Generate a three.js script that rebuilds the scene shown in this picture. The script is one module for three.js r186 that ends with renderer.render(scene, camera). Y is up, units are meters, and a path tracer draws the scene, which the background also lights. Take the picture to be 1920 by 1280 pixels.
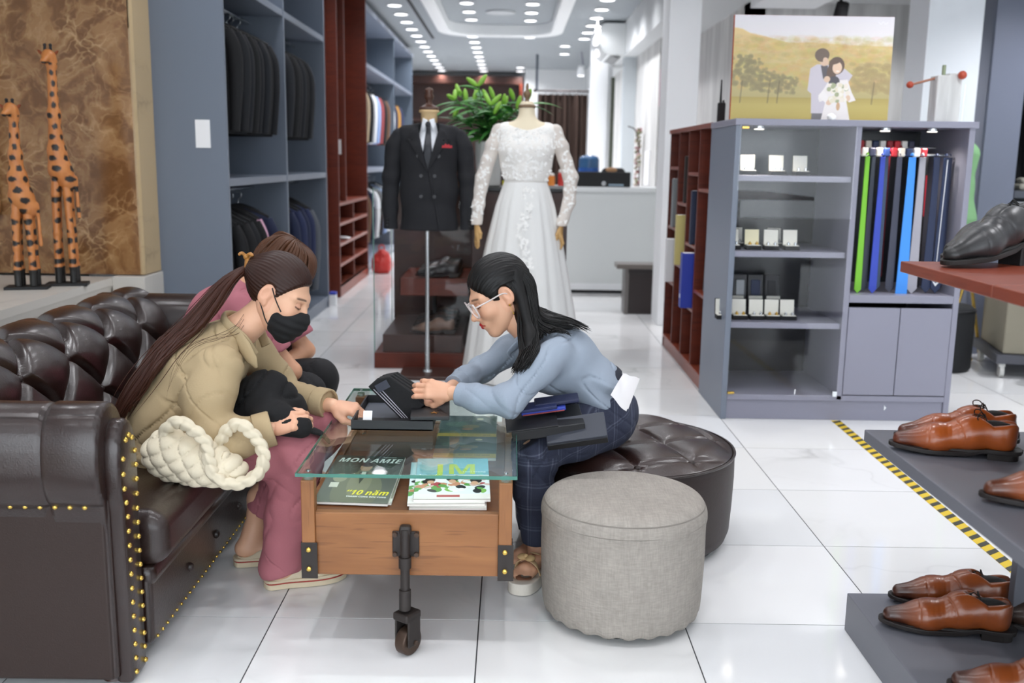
import * as THREE from 'three';
import { RoundedBoxGeometry } from 'three/addons/geometries/RoundedBoxGeometry.js';
import { mergeGeometries, mergeVertices, toCreasedNormals } from 'three/addons/utils/BufferGeometryUtils.js';
import { RectAreaLightUniformsLib } from 'three/addons/lights/RectAreaLightUniformsLib.js';
RectAreaLightUniformsLib.init();

// ---------------------------------------------------------------- camera, sky, exposure
const scene = new THREE.Scene();
const camera = new THREE.PerspectiveCamera(2 * Math.atan(640 / 1850) * 180 / Math.PI, 1.5, 0.05, 80);
camera.rotation.order = 'YXZ';
camera.position.set(0, 1.32, 0);
camera.rotation.set(-10.42 * Math.PI / 180, -0.16 * Math.PI / 180, 0.86 * Math.PI / 180);
camera.focus = 3.0; camera.userData.fStop = 2.8;
scene.add(camera);
scene.background = new THREE.Color(0.86, 0.93, 1.0);      // overcast daylight beyond the shop front
scene.backgroundIntensity = 11.5;
const renderer = new THREE.WebGLRenderer({ antialias: true });
renderer.toneMapping = THREE.LinearToneMapping;
renderer.toneMappingExposure = 0.40;
renderer.shadowMap.enabled = true;
const LAMP = 15;                                          // candela of one ceiling downlight

// ---------------------------------------------------------------- helpers
const V = (x, y, z) => new THREE.Vector3(x, y, z), PI = Math.PI, R = d => d * PI / 180;
const clamp = (x, a = 0, b = 1) => x < a ? a : x > b ? b : x, mix = (a, b, t) => a + (b - a) * t;
const sst = (a, b, x) => { const t = clamp((x - a) / (b - a)); return t * t * (3 - 2 * t); };
function rng(seed) { let s = seed >>> 0; return () => { s = (s + 0x6D2B79F5) >>> 0; let t = s; t = Math.imul(t ^ t >>> 15, t | 1); t ^= t + Math.imul(t ^ t >>> 7, t | 61); return ((t ^ t >>> 14) >>> 0) / 4294967296; }; }
const used = {}, CNT = new WeakMap();
function numbered(n) { const k = used[n] = (used[n] ?? -1) + 1; return k ? `${n}_${String(k).padStart(3, '0')}` : n; }
function tag(o, label, category, group, kind) { if (label) o.userData.label = label; if (category) o.userData.category = category; if (group) o.userData.group = group; if (kind) o.userData.kind = kind; return o; }
function thing(name, label, category, pos = [0, 0, 0], turn = 0, group) {
  const o = new THREE.Group(); o.name = numbered(name); o.position.set(...pos); o.rotation.y = turn; scene.add(o);
  return tag(o, label, category, group);
}
function struct(name) { const o = new THREE.Group(); o.name = numbered(name); o.userData.kind = 'structure'; scene.add(o); return o; }
function part(name, geo, mat, parent, label) {
  if (Array.isArray(geo)) geo = merge(geo);
  const m = new THREE.Mesh(geo, mat); m.castShadow = m.receiveShadow = true;
  if (parent === scene) { m.name = numbered(name); scene.add(m); }
  else { if (!CNT.has(parent)) CNT.set(parent, {}); const c = CNT.get(parent), k = c[name] = (c[name] ?? -1) + 1; m.name = k ? `${name}_${String(k).padStart(3, '0')}` : name; parent.add(m); }
  if (label) m.userData.label = label;
  return m;
}
function copy(root, pos, turn, label, group) {
  const r = root.clone(); r.name = numbered(root.name.replace(/_\d{3}$/, '')); r.userData = { ...root.userData };
  if (pos) r.position.set(...pos); if (turn !== undefined) r.rotation.y = turn;
  if (label) r.userData.label = label; if (group) r.userData.group = group;
  scene.add(r); return r;
}
function norm(g) {
  g = g.index ? g.toNonIndexed() : g.clone();
  for (const k of Object.keys(g.attributes)) if (!['position', 'normal', 'uv'].includes(k)) g.deleteAttribute(k);
  if (!g.attributes.normal) g.computeVertexNormals();
  if (!g.attributes.uv) g.setAttribute('uv', new THREE.BufferAttribute(new Float32Array(g.attributes.position.count * 2), 2));
  g.morphAttributes = {}; g.clearGroups(); return g;
}
const merge = list => list.length === 1 ? list[0] : mergeGeometries(list.map(norm));
const T = (g, x = 0, y = 0, z = 0, rx = 0, ry = 0, rz = 0) => { if (rx) g.rotateX(rx); if (ry) g.rotateY(ry); if (rz) g.rotateZ(rz); g.translate(x, y, z); return g; };
// box from corner to corner, uv in metres by the dominant face axis
function boxUV(g, s = 1) {
  const p = g.attributes.position, n = g.attributes.normal, u = g.attributes.uv;
  for (let i = 0; i < p.count; i++) {
    const ax = Math.abs(n.getX(i)), ay = Math.abs(n.getY(i)), az = Math.abs(n.getZ(i));
    if (ay >= ax && ay >= az) u.setXY(i, p.getX(i) * s, p.getZ(i) * s); else if (ax >= az) u.setXY(i, p.getZ(i) * s, p.getY(i) * s); else u.setXY(i, p.getX(i) * s, p.getY(i) * s);
  }
  return g;
}
const bx = (x0, x1, y0, y1, z0, z1) => boxUV(T(new THREE.BoxGeometry(Math.abs(x1 - x0), Math.abs(y1 - y0), Math.abs(z1 - z0)), (x0 + x1) / 2, (y0 + y1) / 2, (z0 + z1) / 2));
const rb = (x0, x1, y0, y1, z0, z1, r = .004, seg = 2) => boxUV(T(new RoundedBoxGeometry(Math.abs(x1 - x0), Math.abs(y1 - y0), Math.abs(z1 - z0), seg, Math.min(r, Math.abs(x1 - x0) * .49, Math.abs(y1 - y0) * .49, Math.abs(z1 - z0) * .49)), (x0 + x1) / 2, (y0 + y1) / 2, (z0 + z1) / 2));
const cyl = (r0, r1, h, x, y, z, seg = 24, rx = 0, ry = 0, rz = 0) => T(new THREE.CylinderGeometry(r0, r1, h, seg), x, y, z, rx, ry, rz);
const lathe = (pts, seg = 48) => new THREE.LatheGeometry(pts.map(p => new THREE.Vector2(p[0], p[1])), seg);
const sph = (r, x, y, z, sx = 1, sy = 1, sz = 1, a = 16, b = 12) => { const g = new THREE.SphereGeometry(r, a, b); g.scale(sx, sy, sz); return T(g, x, y, z); };
const curve = (pts, closed = false) => new THREE.CatmullRomCurve3(pts.map(p => p.isVector3 ? p : V(...p)), closed, 'centripetal');
const tube = (pts, r, seg = 24, rad = 8, closed = false) => new THREE.TubeGeometry(curve(pts, closed), seg, r, rad, closed);
function rod(a, b, r, seg = 12, r1 = r) { const A = V(...a), B = V(...b), d = B.clone().sub(A), g = new THREE.CylinderGeometry(r1, r, d.length(), seg); g.applyQuaternion(new THREE.Quaternion().setFromUnitVectors(V(0, 1, 0), d.clone().normalize())); return T(g, (A.x + B.x) / 2, (A.y + B.y) / 2, (A.z + B.z) / 2); }
function ext(pts, depth, bevel = 0, holes = [], curveSegments = 12) {
  const s = pts.isShape || pts.getPoints ? pts : new THREE.Shape(pts.map(p => new THREE.Vector2(p[0], p[1])));
  for (const h of holes) s.holes.push(h.getPoints ? h : new THREE.Path(h.map(p => new THREE.Vector2(p[0], p[1]))));
  return new THREE.ExtrudeGeometry(s, { depth, bevelEnabled: bevel > 0, bevelSize: bevel, bevelThickness: bevel, bevelSegments: 2, curveSegments, steps: 1 });
}
// tube of varying radius and flattening: path points [x,y,z,r,(flat)]
function sweep(pts, seg = 24, rad = 8, flatDir = null) {
  const c = curve(pts.map(p => V(p[0], p[1], p[2]))), pos = [], nor = [], uv = [], idx = [], fr = c.computeFrenetFrames(seg, false), L = c.getLength();
  for (let i = 0; i <= seg; i++) {
    const t = i / seg, k = t * (pts.length - 1), a = Math.min(pts.length - 2, Math.floor(k)), f = k - a;
    const r = mix(pts[a][3], pts[a + 1][3], f), fl = mix(pts[a][4] ?? 1, pts[a + 1][4] ?? 1, f), P = c.getPoint(t);
    let N = fr.normals[i], B = fr.binormals[i];
    if (flatDir) { B = V(...flatDir).sub(fr.tangents[i].clone().multiplyScalar(V(...flatDir).dot(fr.tangents[i]))).normalize(); N = B.clone().cross(fr.tangents[i]); }
    for (let j = 0; j <= rad; j++) {
      const A = j / rad * 2 * PI, ca = Math.cos(A), sa = Math.sin(A);
      const q = N.clone().multiplyScalar(ca * r).addScaledVector(B, sa * r * fl), n = N.clone().multiplyScalar(ca).addScaledVector(B, sa / Math.max(fl, .05)).normalize();
      pos.push(P.x + q.x, P.y + q.y, P.z + q.z); nor.push(n.x, n.y, n.z); uv.push(j / rad, t * L);
    }
  }
  const w = rad + 1;
  for (let i = 0; i < seg; i++) for (let j = 0; j < rad; j++) { const a = i * w + j; idx.push(a, a + 1, a + w, a + 1, a + w + 1, a + w); }
  for (const [row, s] of [[0, 1], [seg, -1]]) { const P = c.getPoint(row / seg), t = fr.tangents[row], ci = pos.length / 3; pos.push(P.x, P.y, P.z); nor.push(-t.x * s, -t.y * s, -t.z * s); uv.push(.5, .5); for (let j = 0; j < rad; j++) s > 0 ? idx.push(ci, row * w + j + 1, row * w + j) : idx.push(ci, row * w + j, row * w + j + 1); }
  const g = new THREE.BufferGeometry(); g.setAttribute('position', new THREE.Float32BufferAttribute(pos, 3)); g.setAttribute('normal', new THREE.Float32BufferAttribute(nor, 3)); g.setAttribute('uv', new THREE.Float32BufferAttribute(uv, 2)); g.setIndex(idx); return g;
}
// grid surface f(u,v)->[x,y,z]
function grid(f, nu, nv, uvs = null) {
  const pos = [], uv = [], idx = [];
  for (let i = 0; i <= nu; i++) for (let j = 0; j <= nv; j++) { const u = i / nu, v = j / nv; pos.push(...f(u, v)); uv.push(...(uvs ? uvs(u, v) : [u, v])); }
  for (let i = 0; i < nu; i++) for (let j = 0; j < nv; j++) { const a = i * (nv + 1) + j, b = a + nv + 1; idx.push(a, b, a + 1, b, b + 1, a + 1); }
  const g = new THREE.BufferGeometry(); g.setAttribute('position', new THREE.Float32BufferAttribute(pos, 3)); g.setAttribute('uv', new THREE.Float32BufferAttribute(uv, 2)); g.setIndex(idx); g.computeVertexNormals(); return g;
}

// ---------------------------------------------------------------- noise and textures
const PERM = new Float32Array(65536); { const r = rng(77); for (let i = 0; i < 65536; i++) PERM[i] = r(); }
const h2 = (x, y) => PERM[((x * 374761393 + y * 668265263) ^ ((x * 1274126177 + y * 97) >> 5)) & 65535];
function vn(x, y, px = 0, py = px) {
  let X = Math.floor(x), Y = Math.floor(y), fx = x - X, fy = y - Y; fx = fx * fx * (3 - 2 * fx); fy = fy * fy * (3 - 2 * fy);
  let X1 = X + 1, Y1 = Y + 1; if (px) { X = ((X % px) + px) % px; X1 = ((X1 % px) + px) % px; } if (py) { Y = ((Y % py) + py) % py; Y1 = ((Y1 % py) + py) % py; }
  const a = h2(X, Y), b = h2(X1, Y), c = h2(X, Y1), d = h2(X1, Y1); return a + (b - a) * fx + (c - a) * fy + (a - b - c + d) * fx * fy;
}
function fbm(x, y, o = 4, px = 0, py = px) { let s = 0, a = .5, n = 0; for (let i = 0; i < o; i++) { s += a * vn(x + i * 17.3 * (px ? 0 : 1), y + i * 9.1 * (py ? 0 : 1), px, py); n += a; a *= .5; x *= 2; y *= 2; px *= 2; py *= 2; } return s / n; }
const n3 = (x, y, z) => (vn(x + z * .71, y + 13.7) + vn(y + x * .37 + 5.1, z + 31.3) + vn(z - y * .53 + 9.7, x + 71.9)) / 3 - .5;
function tex(w, h, fn, srgb = true) {
  const d = new Uint8Array(w * h * 4);
  for (let y = 0, k = 0; y < h; y++) for (let x = 0; x < w; x++, k += 4) { const c = fn(x / w, y / h); if (typeof c === 'number') d[k] = d[k + 1] = d[k + 2] = clamp(c) * 255; else { d[k] = clamp(c[0]) * 255; d[k + 1] = clamp(c[1]) * 255; d[k + 2] = clamp(c[2]) * 255; } d[k + 3] = 255; }
  const t = new THREE.DataTexture(d, w, h); t.wrapS = t.wrapT = THREE.RepeatWrapping; t.magFilter = THREE.LinearFilter; t.minFilter = THREE.LinearMipmapLinearFilter; t.generateMipmaps = true; if (srgb) t.colorSpace = THREE.SRGBColorSpace; t.needsUpdate = true; return t;
}
function rep(t, u, v = u) { const c = t.clone(); c.repeat.set(u, v); c.needsUpdate = true; return c; }
const L3 = (a, b, t) => [mix(a[0], b[0], t), mix(a[1], b[1], t), mix(a[2], b[2], t)];
function canvasTex(w, h, draw) { const c = document.createElement('canvas'); c.width = w; c.height = h; const g = c.getContext('2d'); draw(g, w, h); const t = new THREE.CanvasTexture(c); t.colorSpace = THREE.SRGBColorSpace; t.anisotropy = 8; return t; }
const std = (color, rough = .6, o = {}) => new THREE.MeshStandardMaterial({ color, roughness: rough, ...o });
const phy = (color, rough = .5, o = {}) => new THREE.MeshPhysicalMaterial({ color, roughness: rough, ...o });

const tMarbleFloor = tex(1024, 1024, (u, v) => {
  const w1 = fbm(u * 3, v * 3, 4, 3), w2 = fbm(u * 3 + 1.5, v * 3 + .7, 4, 3);
  const a = fbm(u * 2 + w1 * 1.6 + v * .0, v * 2 + w2 * 1.6, 5, 2), vein = Math.pow(1 - Math.min(1, Math.abs(a - .5) * 9), 3), b = fbm(u * 5 + w2, v * 5 + w1, 4, 5), v2 = Math.pow(1 - Math.min(1, Math.abs(b - .52) * 14), 4);
  const m = sst(.45, .75, fbm(u * 2, v * 2, 3, 2)); const k = .93 - .085 * vein * m - .035 * v2 * m - .02 * m; return [k, k * 1.0, k * 1.0];
});
const tBrownMarble = tex(1024, 1024, (u, v) => {
  const P = 6, wx = fbm(u * P, v * P, 5, P) * 3.4, wy = fbm(u * P + 3, v * P + 1, 5, P) * 3.4;
  let d = 9, d2 = 9; const X = u * 13 + wx * 1.1, Y = v * 13 + wy * 1.1, xi = Math.floor(X), yi = Math.floor(Y);
  for (let i = -1; i < 2; i++) for (let j = -1; j < 2; j++) { const cx = xi + i, cy = yi + j, mx = ((cx % 13) + 13) % 13, my = ((cy % 13) + 13) % 13; const q = Math.hypot(cx + h2(mx, my + 40) - X, cy + h2(mx + 60, my) - Y); if (q < d) { d2 = d; d = q; } else if (q < d2) d2 = q; }
  const e = 1 - sst(0, .24, d2 - d), f = fbm(u * 14 + wx, v * 14 + wy, 4, 14), g = fbm(u * 5, v * 5, 3, 5), th = Math.pow(1 - Math.min(1, Math.abs(fbm(u * 10 + wy * .8, v * 10 + wx * .8, 5, 10) - .5) * 11), 2);
  let c = L3([.47, .32, .19], [.63, .47, .31], sst(.3, .7, f)); c = L3(c, [.78, .63, .45], clamp(e * .62 * sst(.3, .62, g) + th * .42)); return c;
});
function woodTex(a, b, dark, scale, sx = 7, size = 512) {
  return tex(size, size, (u, v) => {       // grain runs along u
    const w = fbm(u * 2, v * 4, 3, 2, 4), r = fbm(u * 3, v * sx * 3 + w * 3, 4, 3, sx * 3), ring = .5 + .5 * Math.sin((v * sx + w * 2.2) * 2 * PI), f = fbm(u * 6, v * 110, 3, 6, 110);
    let c = L3(a, b, clamp(.55 * r + .3 * ring + .25 * f - .1)); return L3(c, dark, clamp(sst(.62, .8, f) * .35 + Math.pow(ring, 6) * .18));
  });
}
const tOak = woodTex([.49, .31, .17], [.67, .455, .27], [.33, .19, .10], 1, 3, 1024);
const tRed = woodTex([.33, .12, .06], [.46, .18, .09], [.24, .08, .04], 1, 6);
const tCherry = woodTex([.48, .22, .15], [.58, .28, .19], [.38, .15, .1], 1, 6);
const tDark = woodTex([.20, .11, .09], [.28, .16, .12], [.14, .08, .06], 1, 6);
const tGrayPaper = tex(512, 512, (u, v) => { const s = fbm(u * 26, v * 3, 4, 26, 3), q = fbm(u * 9, v * 2 + s * .8, 3, 9, 2); const k = .86 + .16 * (q - .5) + .09 * (s - .5); return [k * 1.0, k * 1.0, k * .99]; });
const tLinen = tex(512, 512, (u, v) => { const a = fbm(u * 128, v * 20, 2, 128, 20), b = fbm(u * 20, v * 128, 2, 20, 128), c = fbm(u * 8, v * 8, 3, 8); const k = .60 + .06 * (a - .5) + .065 * (b - .5) + .04 * (c - .5); return [k * 1.0, k * .957, k * .905]; });
const tLinenB = tex(512, 512, (u, v) => .5 + .5 * (fbm(u * 128, v * 24, 2, 128, 24) - .5) + .5 * (fbm(u * 24, v * 128, 2, 24, 128) - .5), false);
const tCloth = tex(256, 256, (u, v) => { const a = vn(u * 128, v * 40, 128, 40), b = vn(u * 40, v * 128, 40, 128); return .5 + .35 * (a - .5) + .35 * (b - .5); }, false);
const tGrain = tex(512, 512, (u, v) => { const a = fbm(u * 60, v * 60, 3, 60), c = fbm(u * 6, v * 6, 3, 6); return .5 + .6 * (Math.abs(a - .5) * 2 - .3) + .3 * (c - .5); }, false);

// ---------------------------------------------------------------- materials
const M = {
  grayLam: std('#747c8a', .38), grayLam2: std('#8b8b9a', .34), grayDk: std('#4a525e', .5), grayStand: std('#6b6c74', .5),
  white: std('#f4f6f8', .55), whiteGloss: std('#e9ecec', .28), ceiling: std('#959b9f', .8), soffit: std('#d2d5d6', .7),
  redWood: std('#ffffff', .4, { map: rep(tRed, 1.2) }), cherry: std('#ffffff', .35, { map: rep(tCherry, 1.1) }), darkWood: std('#ffffff', .35, { map: rep(tDark, 1.2) }),
  oak: std('#ffffff', .42, { map: rep(tOak, 1.3, 1.6) }), oakV: (() => { const t = rep(tOak, 1.3, 1.6); t.rotation = PI / 2; return std('#ffffff', .45, { map: t }); })(),
  iron: std('#3a3533', .5, { metalness: .6 }), ironW: std('#4a3a30', .42, { metalness: .5 }), chrome: std('#cfd2d4', .22, { metalness: 1 }), brass: std('#d8b65e', .25, { metalness: 1 }), gold: std('#c9a14a', .3, { metalness: 1 }),
  glass: phy('#ffffff', .0, { specularIntensity: .35, transmission: 1, thickness: 0, ior: 1.5 }), glassEdge: phy('#5f9d8e', .1, { transmission: .5, thickness: 0 }),
  black: std('#141416', .6), blackCloth: std('#15161a', .9, { bumpMap: rep(tCloth, 6), bumpScale: .0006 }), blackGloss: std('#121214', .3),
  paper: std('#f3f3f4', .8), marble: std('#ffffff', .16, { map: rep(tMarbleFloor, .55), }), brownMarble: std('#ffffff', .16, { map: rep(tBrownMarble, .95) }), stone: std('#ddd8cf', .35, { map: rep(tMarbleFloor, .7) }),
  grayPaper: std('#ffffff', .7, { map: rep(tGrayPaper, .9) }),
};
// ================================================================ the setting
const ORD = ['first', 'second', 'third', 'fourth', 'fifth', 'sixth', 'seventh', 'eighth', 'ninth', 'tenth', 'eleventh', 'twelfth', 'thirteenth', 'fourteenth', 'fifteenth'];
const CEIL = 3.1, TRAY = 3.2;
{
  const floor = struct('floor');
  const tileM = [0, 1, 2].map(k => std(['#ffffff', '#f6f7f8', '#fbfbfa'][k], .09, { map: tMarbleFloor }));
  part('floor_bed', [bx(-3.6, 5.2, -.06, -.0016, -21.4, 2.8)], std('#3c3d3f', .8), floor);
  const vars = []; for (let k = 0; k < 8; k++) { const g = bx(-.2966, .2966, -.0015, 0, -.2996, .2996), u = g.attributes.uv; for (let i = 0; i < u.count; i++) { const a = u.getX(i) * (k & 1 ? -1 : 1), b = u.getY(i) * (k & 2 ? -1 : 1); u.setXY(i, (k & 4 ? b : a) * .62 + k * .37, (k & 4 ? a : b) * .62 + k * .23); } vars.push(g); }
  const r = rng(5); let n = 0; const far = [];
  for (let k = -1; k < 40; k++) for (let i = -8; i < 10; i++) {
    const x = -.395 + .597 * i + .02, z = -2.38 - .603 * k; if (x > 5 || x < -3.5 || z < -21.3) continue;
    const inView = Math.abs(x) < .56 * -z + .5 && !(x < -1.9 && z < -5) && !(x > 2.2 && z < -9);
    if (!inView && (x < -1.9 && z < -5.6)) continue;
    if (inView && n < 300 && z > -15) { const m = part('tile', vars[Math.floor(r() * 8)], tileM[Math.floor(r() * 3)], floor); m.position.set(x, 0, z); n++; } else far.push(T(vars[Math.floor(r() * 8)].clone(), x, 0, z));
  }
  const fp = part('far_tiles', far, tileM[0], floor); fp.userData.kind = 'stuff';
  // paving outside the view: behind the camera and to the sides
  const rest = part('plain_paving', [bx(-3.6, 5.2, -.0016, -.0002, -1.1, 2.8)], M.marble, floor);
}
const W = (name, geos, mat) => { const m = part(name, geos, mat, scene); m.userData.kind = 'structure'; return m; };
W('wall_left', [bx(-3.6, -3.45, 0, 3.3, -5.5, 2.8)], M.white);
W('wall_left_rear', [bx(-2.4, -2.25, 0, 3.3, -21.4, -5.6)], M.white);
W('wall_back', [bx(-2.4, 5.2, 0, 3.3, -21.5, -21.3)], std('#d8dde0', .7));
W('wall_right_rear', [bx(1.62, 1.8, 0, 2.67, -21.3, -11.45)], M.grayPaper);
W('wall_right_return', [bx(1.62, 2.15, 0, 2.67, -11.45, -11.3)], M.grayPaper);
W('wall_right_middle', [bx(2.0, 2.15, 0, 2.67, -11.3, -8.8)], M.grayPaper);
W('wall_right_back', [bx(2.0, 5.2, 0, 2.67, -8.95, -8.8)], M.grayPaper);
W('wall_right', [bx(5.05, 5.2, 0, 3.3, -9, 2.8)], M.white);
W('trim_1', [bx(1.36, 1.44, 0, 2.67, -14.9, -14.7), bx(1.12, 1.36, 0, CEIL, -14.9, -14.6)], M.white);
// ceiling with a sunk tray, its lip rounded
{
  const s = new THREE.Shape([[-3.6, 21.4], [1.46, 21.4], [1.46, -2.8], [-3.6, -2.8]].map(p => new THREE.Vector2(...p)));
  const x0 = -1.03, x1 = .66, z0 = 3.2, z1 = 14.7, r = .6, h = new THREE.Path();
  h.moveTo(x0 + r, z0); h.lineTo(x1 - r, z0); h.quadraticCurveTo(x1, z0, x1, z0 + r); h.lineTo(x1, z1 - r); h.bezierCurveTo(x1, z1 - r * .35, x1 - r * .4, z1, x1 - r, z1); h.lineTo(x0 + r, z1); h.bezierCurveTo(x0 + r * .4, z1, x0, z1 - r * .35, x0, z1 - r); h.lineTo(x0, z0 + r); h.quadraticCurveTo(x0, z0, x0 + r, z0); s.holes.push(h);
  const g = ext(s, .1, 0, [], 24); g.rotateX(-PI / 2); g.translate(0, CEIL, 0);
  const c = struct('ceiling');
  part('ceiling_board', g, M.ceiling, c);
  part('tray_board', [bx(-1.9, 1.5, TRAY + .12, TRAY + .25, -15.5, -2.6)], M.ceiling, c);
  const pts = h.getPoints(24), rim = new THREE.Shape(pts.map(p => p.clone())); const inn = new THREE.Path(); const cx = (x0 + x1) / 2, cz = (z0 + z1) / 2;
  inn.setFromPoints(pts.map(p => new THREE.Vector2(cx + (p.x - cx) * (1 - .12 / (x1 - x0) * 2), cz + (p.y - cz) * (1 - .12 / (z1 - z0) * 2)))); rim.holes.push(inn);
  const tg = ext(rim, .13, .02); tg.rotateX(-PI / 2); tg.translate(0, CEIL - .035, 0); part('tray_lip', tg, std('#f4f6f6', .5), c);
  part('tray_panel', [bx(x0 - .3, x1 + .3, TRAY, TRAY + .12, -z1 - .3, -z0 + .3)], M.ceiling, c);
  part('roof_slab', [bx(-3.6, 5.2, 3.36, 3.5, -21.5, 2.8)], M.white, c);
}
W('wall_above_left', [bx(-3.7, -3.6, 0, 3.4, -21.5, 2.8)], M.white);
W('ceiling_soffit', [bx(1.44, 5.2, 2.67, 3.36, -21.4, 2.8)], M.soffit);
W('trim_2', [bx(1.95, 2.48, 2.58, 2.67, -8.5, -8.0)], M.white);
// shop front behind the camera: posts and panes
W('wall_front', [bx(-3.6, -3.0, 0, 3.36, 2.65, 2.8), bx(4.6, 5.2, 0, 3.36, 2.65, 2.8), bx(-3.0, 4.6, 2.95, 3.36, 2.65, 2.8), bx(.6, .8, 0, 2.95, 2.65, 2.8)], M.white);
for (const [a, b] of [[-3.0, .6], [.8, 4.6]]) { const w = struct('window_' + (a < 0 ? 1 : 2)); part('pane', [bx(a, b, 0, 2.95, 2.72, 2.73)], M.glass, w); }
W('ground_outside', [bx(-14, 14, -.2, -.07, 2.81, 16)], std('#a9a8a4', .9));
// slot in the ceiling, speaker, downlights
tag(part('ceiling_vent', [bx(-1.225, -1.19, CEIL - .012, CEIL, -15.36, -11.0)], std('#26282a', .8), scene), 'long narrow black linear vent slot in the white ceiling', 'vent');
tag(part('ceiling_speaker', [cyl(.19, .19, .02, -.173, TRAY - .01, -13.29, 40)], std('#b9bdbf', .7), scene), 'round grey speaker grille in the sunken ceiling tray', 'speaker');
{
  const rim = lathe([[.05, .012], [.066, .014], [.072, .006], [.074, 0], [.066, 0], [.064, .004], [.05, .006]], 32), dif = cyl(.062, .062, .006, 0, .004, 0, 28);
  const frameM = std('#f6f6f4', .5), glow = std('#ffffff', .5, { emissive: '#fbfbff', emissiveIntensity: 9 });
  const lamp = (x, y, z, label, group, k = 1) => {
    const t = thing('ceiling_light', label, 'light', [x, y - .014, z], 0, group);
    t.scale.set(1.25, 1, 1.25); part('frame', rim, frameM, t); part('diffuser', dif, glow, t);
    const L = new THREE.SpotLight('#fbfbff', LAMP * k, 0, 1.3, .9, 2); L.position.set(x, y - .025, z); L.target.position.set(x, 0, z); L.castShadow = true; L.shadow.radius = 3; scene.add(L); scene.add(L.target);
  };
  const row = (xs, z0, n, name, y = CEIL, from = 0) => { const dim = z => xs > 1 && z < -12.5 ? .3 : 1; for (let i = 0; i < n; i++) lamp(xs + .004 * i * (xs < -1 ? -1 : 0), y, z0 - .722 * i, `${ORD[i + from]} downlight from the camera in the ${name}`, 'ceiling downlights', dim(z0 - .722 * i)); };
  row(-1.41, -12.16, 13, 'ceiling row above the left shelves');
  row(-.58, -12.58, 3, 'left row of the sunken tray', TRAY);
  row(-.60, -15.03, 9, 'second row from the left, past the tray');
  row(.226, -12.58, 3, 'right row of the sunken tray', TRAY);
  lamp(.229, CEIL, -15.02, 'single round downlight just past the right row of the tray', 'ceiling downlights');
  lamp(.14, CEIL, -19.9, 'nearer of the two small lights before the white back wall', 'ceiling downlights'); lamp(.145, CEIL, -20.7, 'farther of the two small lights before the white back wall', 'ceiling downlights');
  row(1.04, -11.52, 6, 'right row leading to the air conditioner');
  lamp(.81, CEIL, -16.1, 'upper of the two downlights left of the air conditioner', 'ceiling downlights'); lamp(.863, CEIL, -17.28, 'lower of the two downlights left of the air conditioner', 'ceiling downlights');
  // the same rows carry on over the front of the shop, above the picture
  for (let i = 0; i < 8; i++) for (const x of [-2.3, -1.41, -.58, .226, 1.04]) { const z = 1.6 - 1.72 * i; if (x < -1.5 && z < -5) continue; lamp(x, x > -1 && x < .6 && z < -3.2 ? TRAY : CEIL, z, 'round recessed downlight in the front of the shop, above the seats', 'front ceiling downlights', .5); }
  for (const [x, z] of [[2.2, -.4], [2.2, -2.6], [2.2, -4.4], [3.4, -1.5], [3.4, -4.4], [2.78, -8.1], [3.6, -6.2], [1.75, -6.6], [4.3, -3]]) lamp(x, 2.67, z, x === 2.78 ? 'small downlight beside a black spotlight above the photo' : 'round recessed downlight in the low ceiling over the right side', 'low ceiling downlights', x === 1.75 ? .7 : z < -5 ? 1.7 : .8);
}
// track spots: black one over the photo, white one by the curtain
{
  const t = thing('spotlight', 'black spotlight hanging from the low ceiling above the photo', 'spotlight', [2.66, 2.67, -8.4]);
  part('bracket', [cyl(.012, .012, .09, 0, -.045, 0, 10), bx(-.04, .04, -.012, 0, -.04, .04)], M.black, t); part('head', [cyl(.05, .06, .15, 0, -.13, .02, 24, .5)], M.black, t);
  const u = thing('spotlight', 'white spotlight on an arm in front of the brown curtain wall', 'spotlight', [1.13, CEIL, -17.0]);
  part('arm', [rod([0, 0, 0], [.03, -.2, 0], .012)], M.grayLam2, u); part('head', [cyl(.05, .06, .14, 0, -.3, .03, 24, .3)], M.white, u);
  part('bulb', [cyl(.05, .05, .01, 0, -.376, .01, 24, .3)], std('#fff', .5, { emissive: '#fbfbff', emissiveIntensity: 9 }), u);
  const L = new THREE.SpotLight('#fbfbff', 6, 0, 1.1, .8, 2); L.position.set(1.13, CEIL - .4, -16.98); L.target.position.set(1.13, 0, -17); L.castShadow = true; scene.add(L); scene.add(L.target);
}
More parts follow.
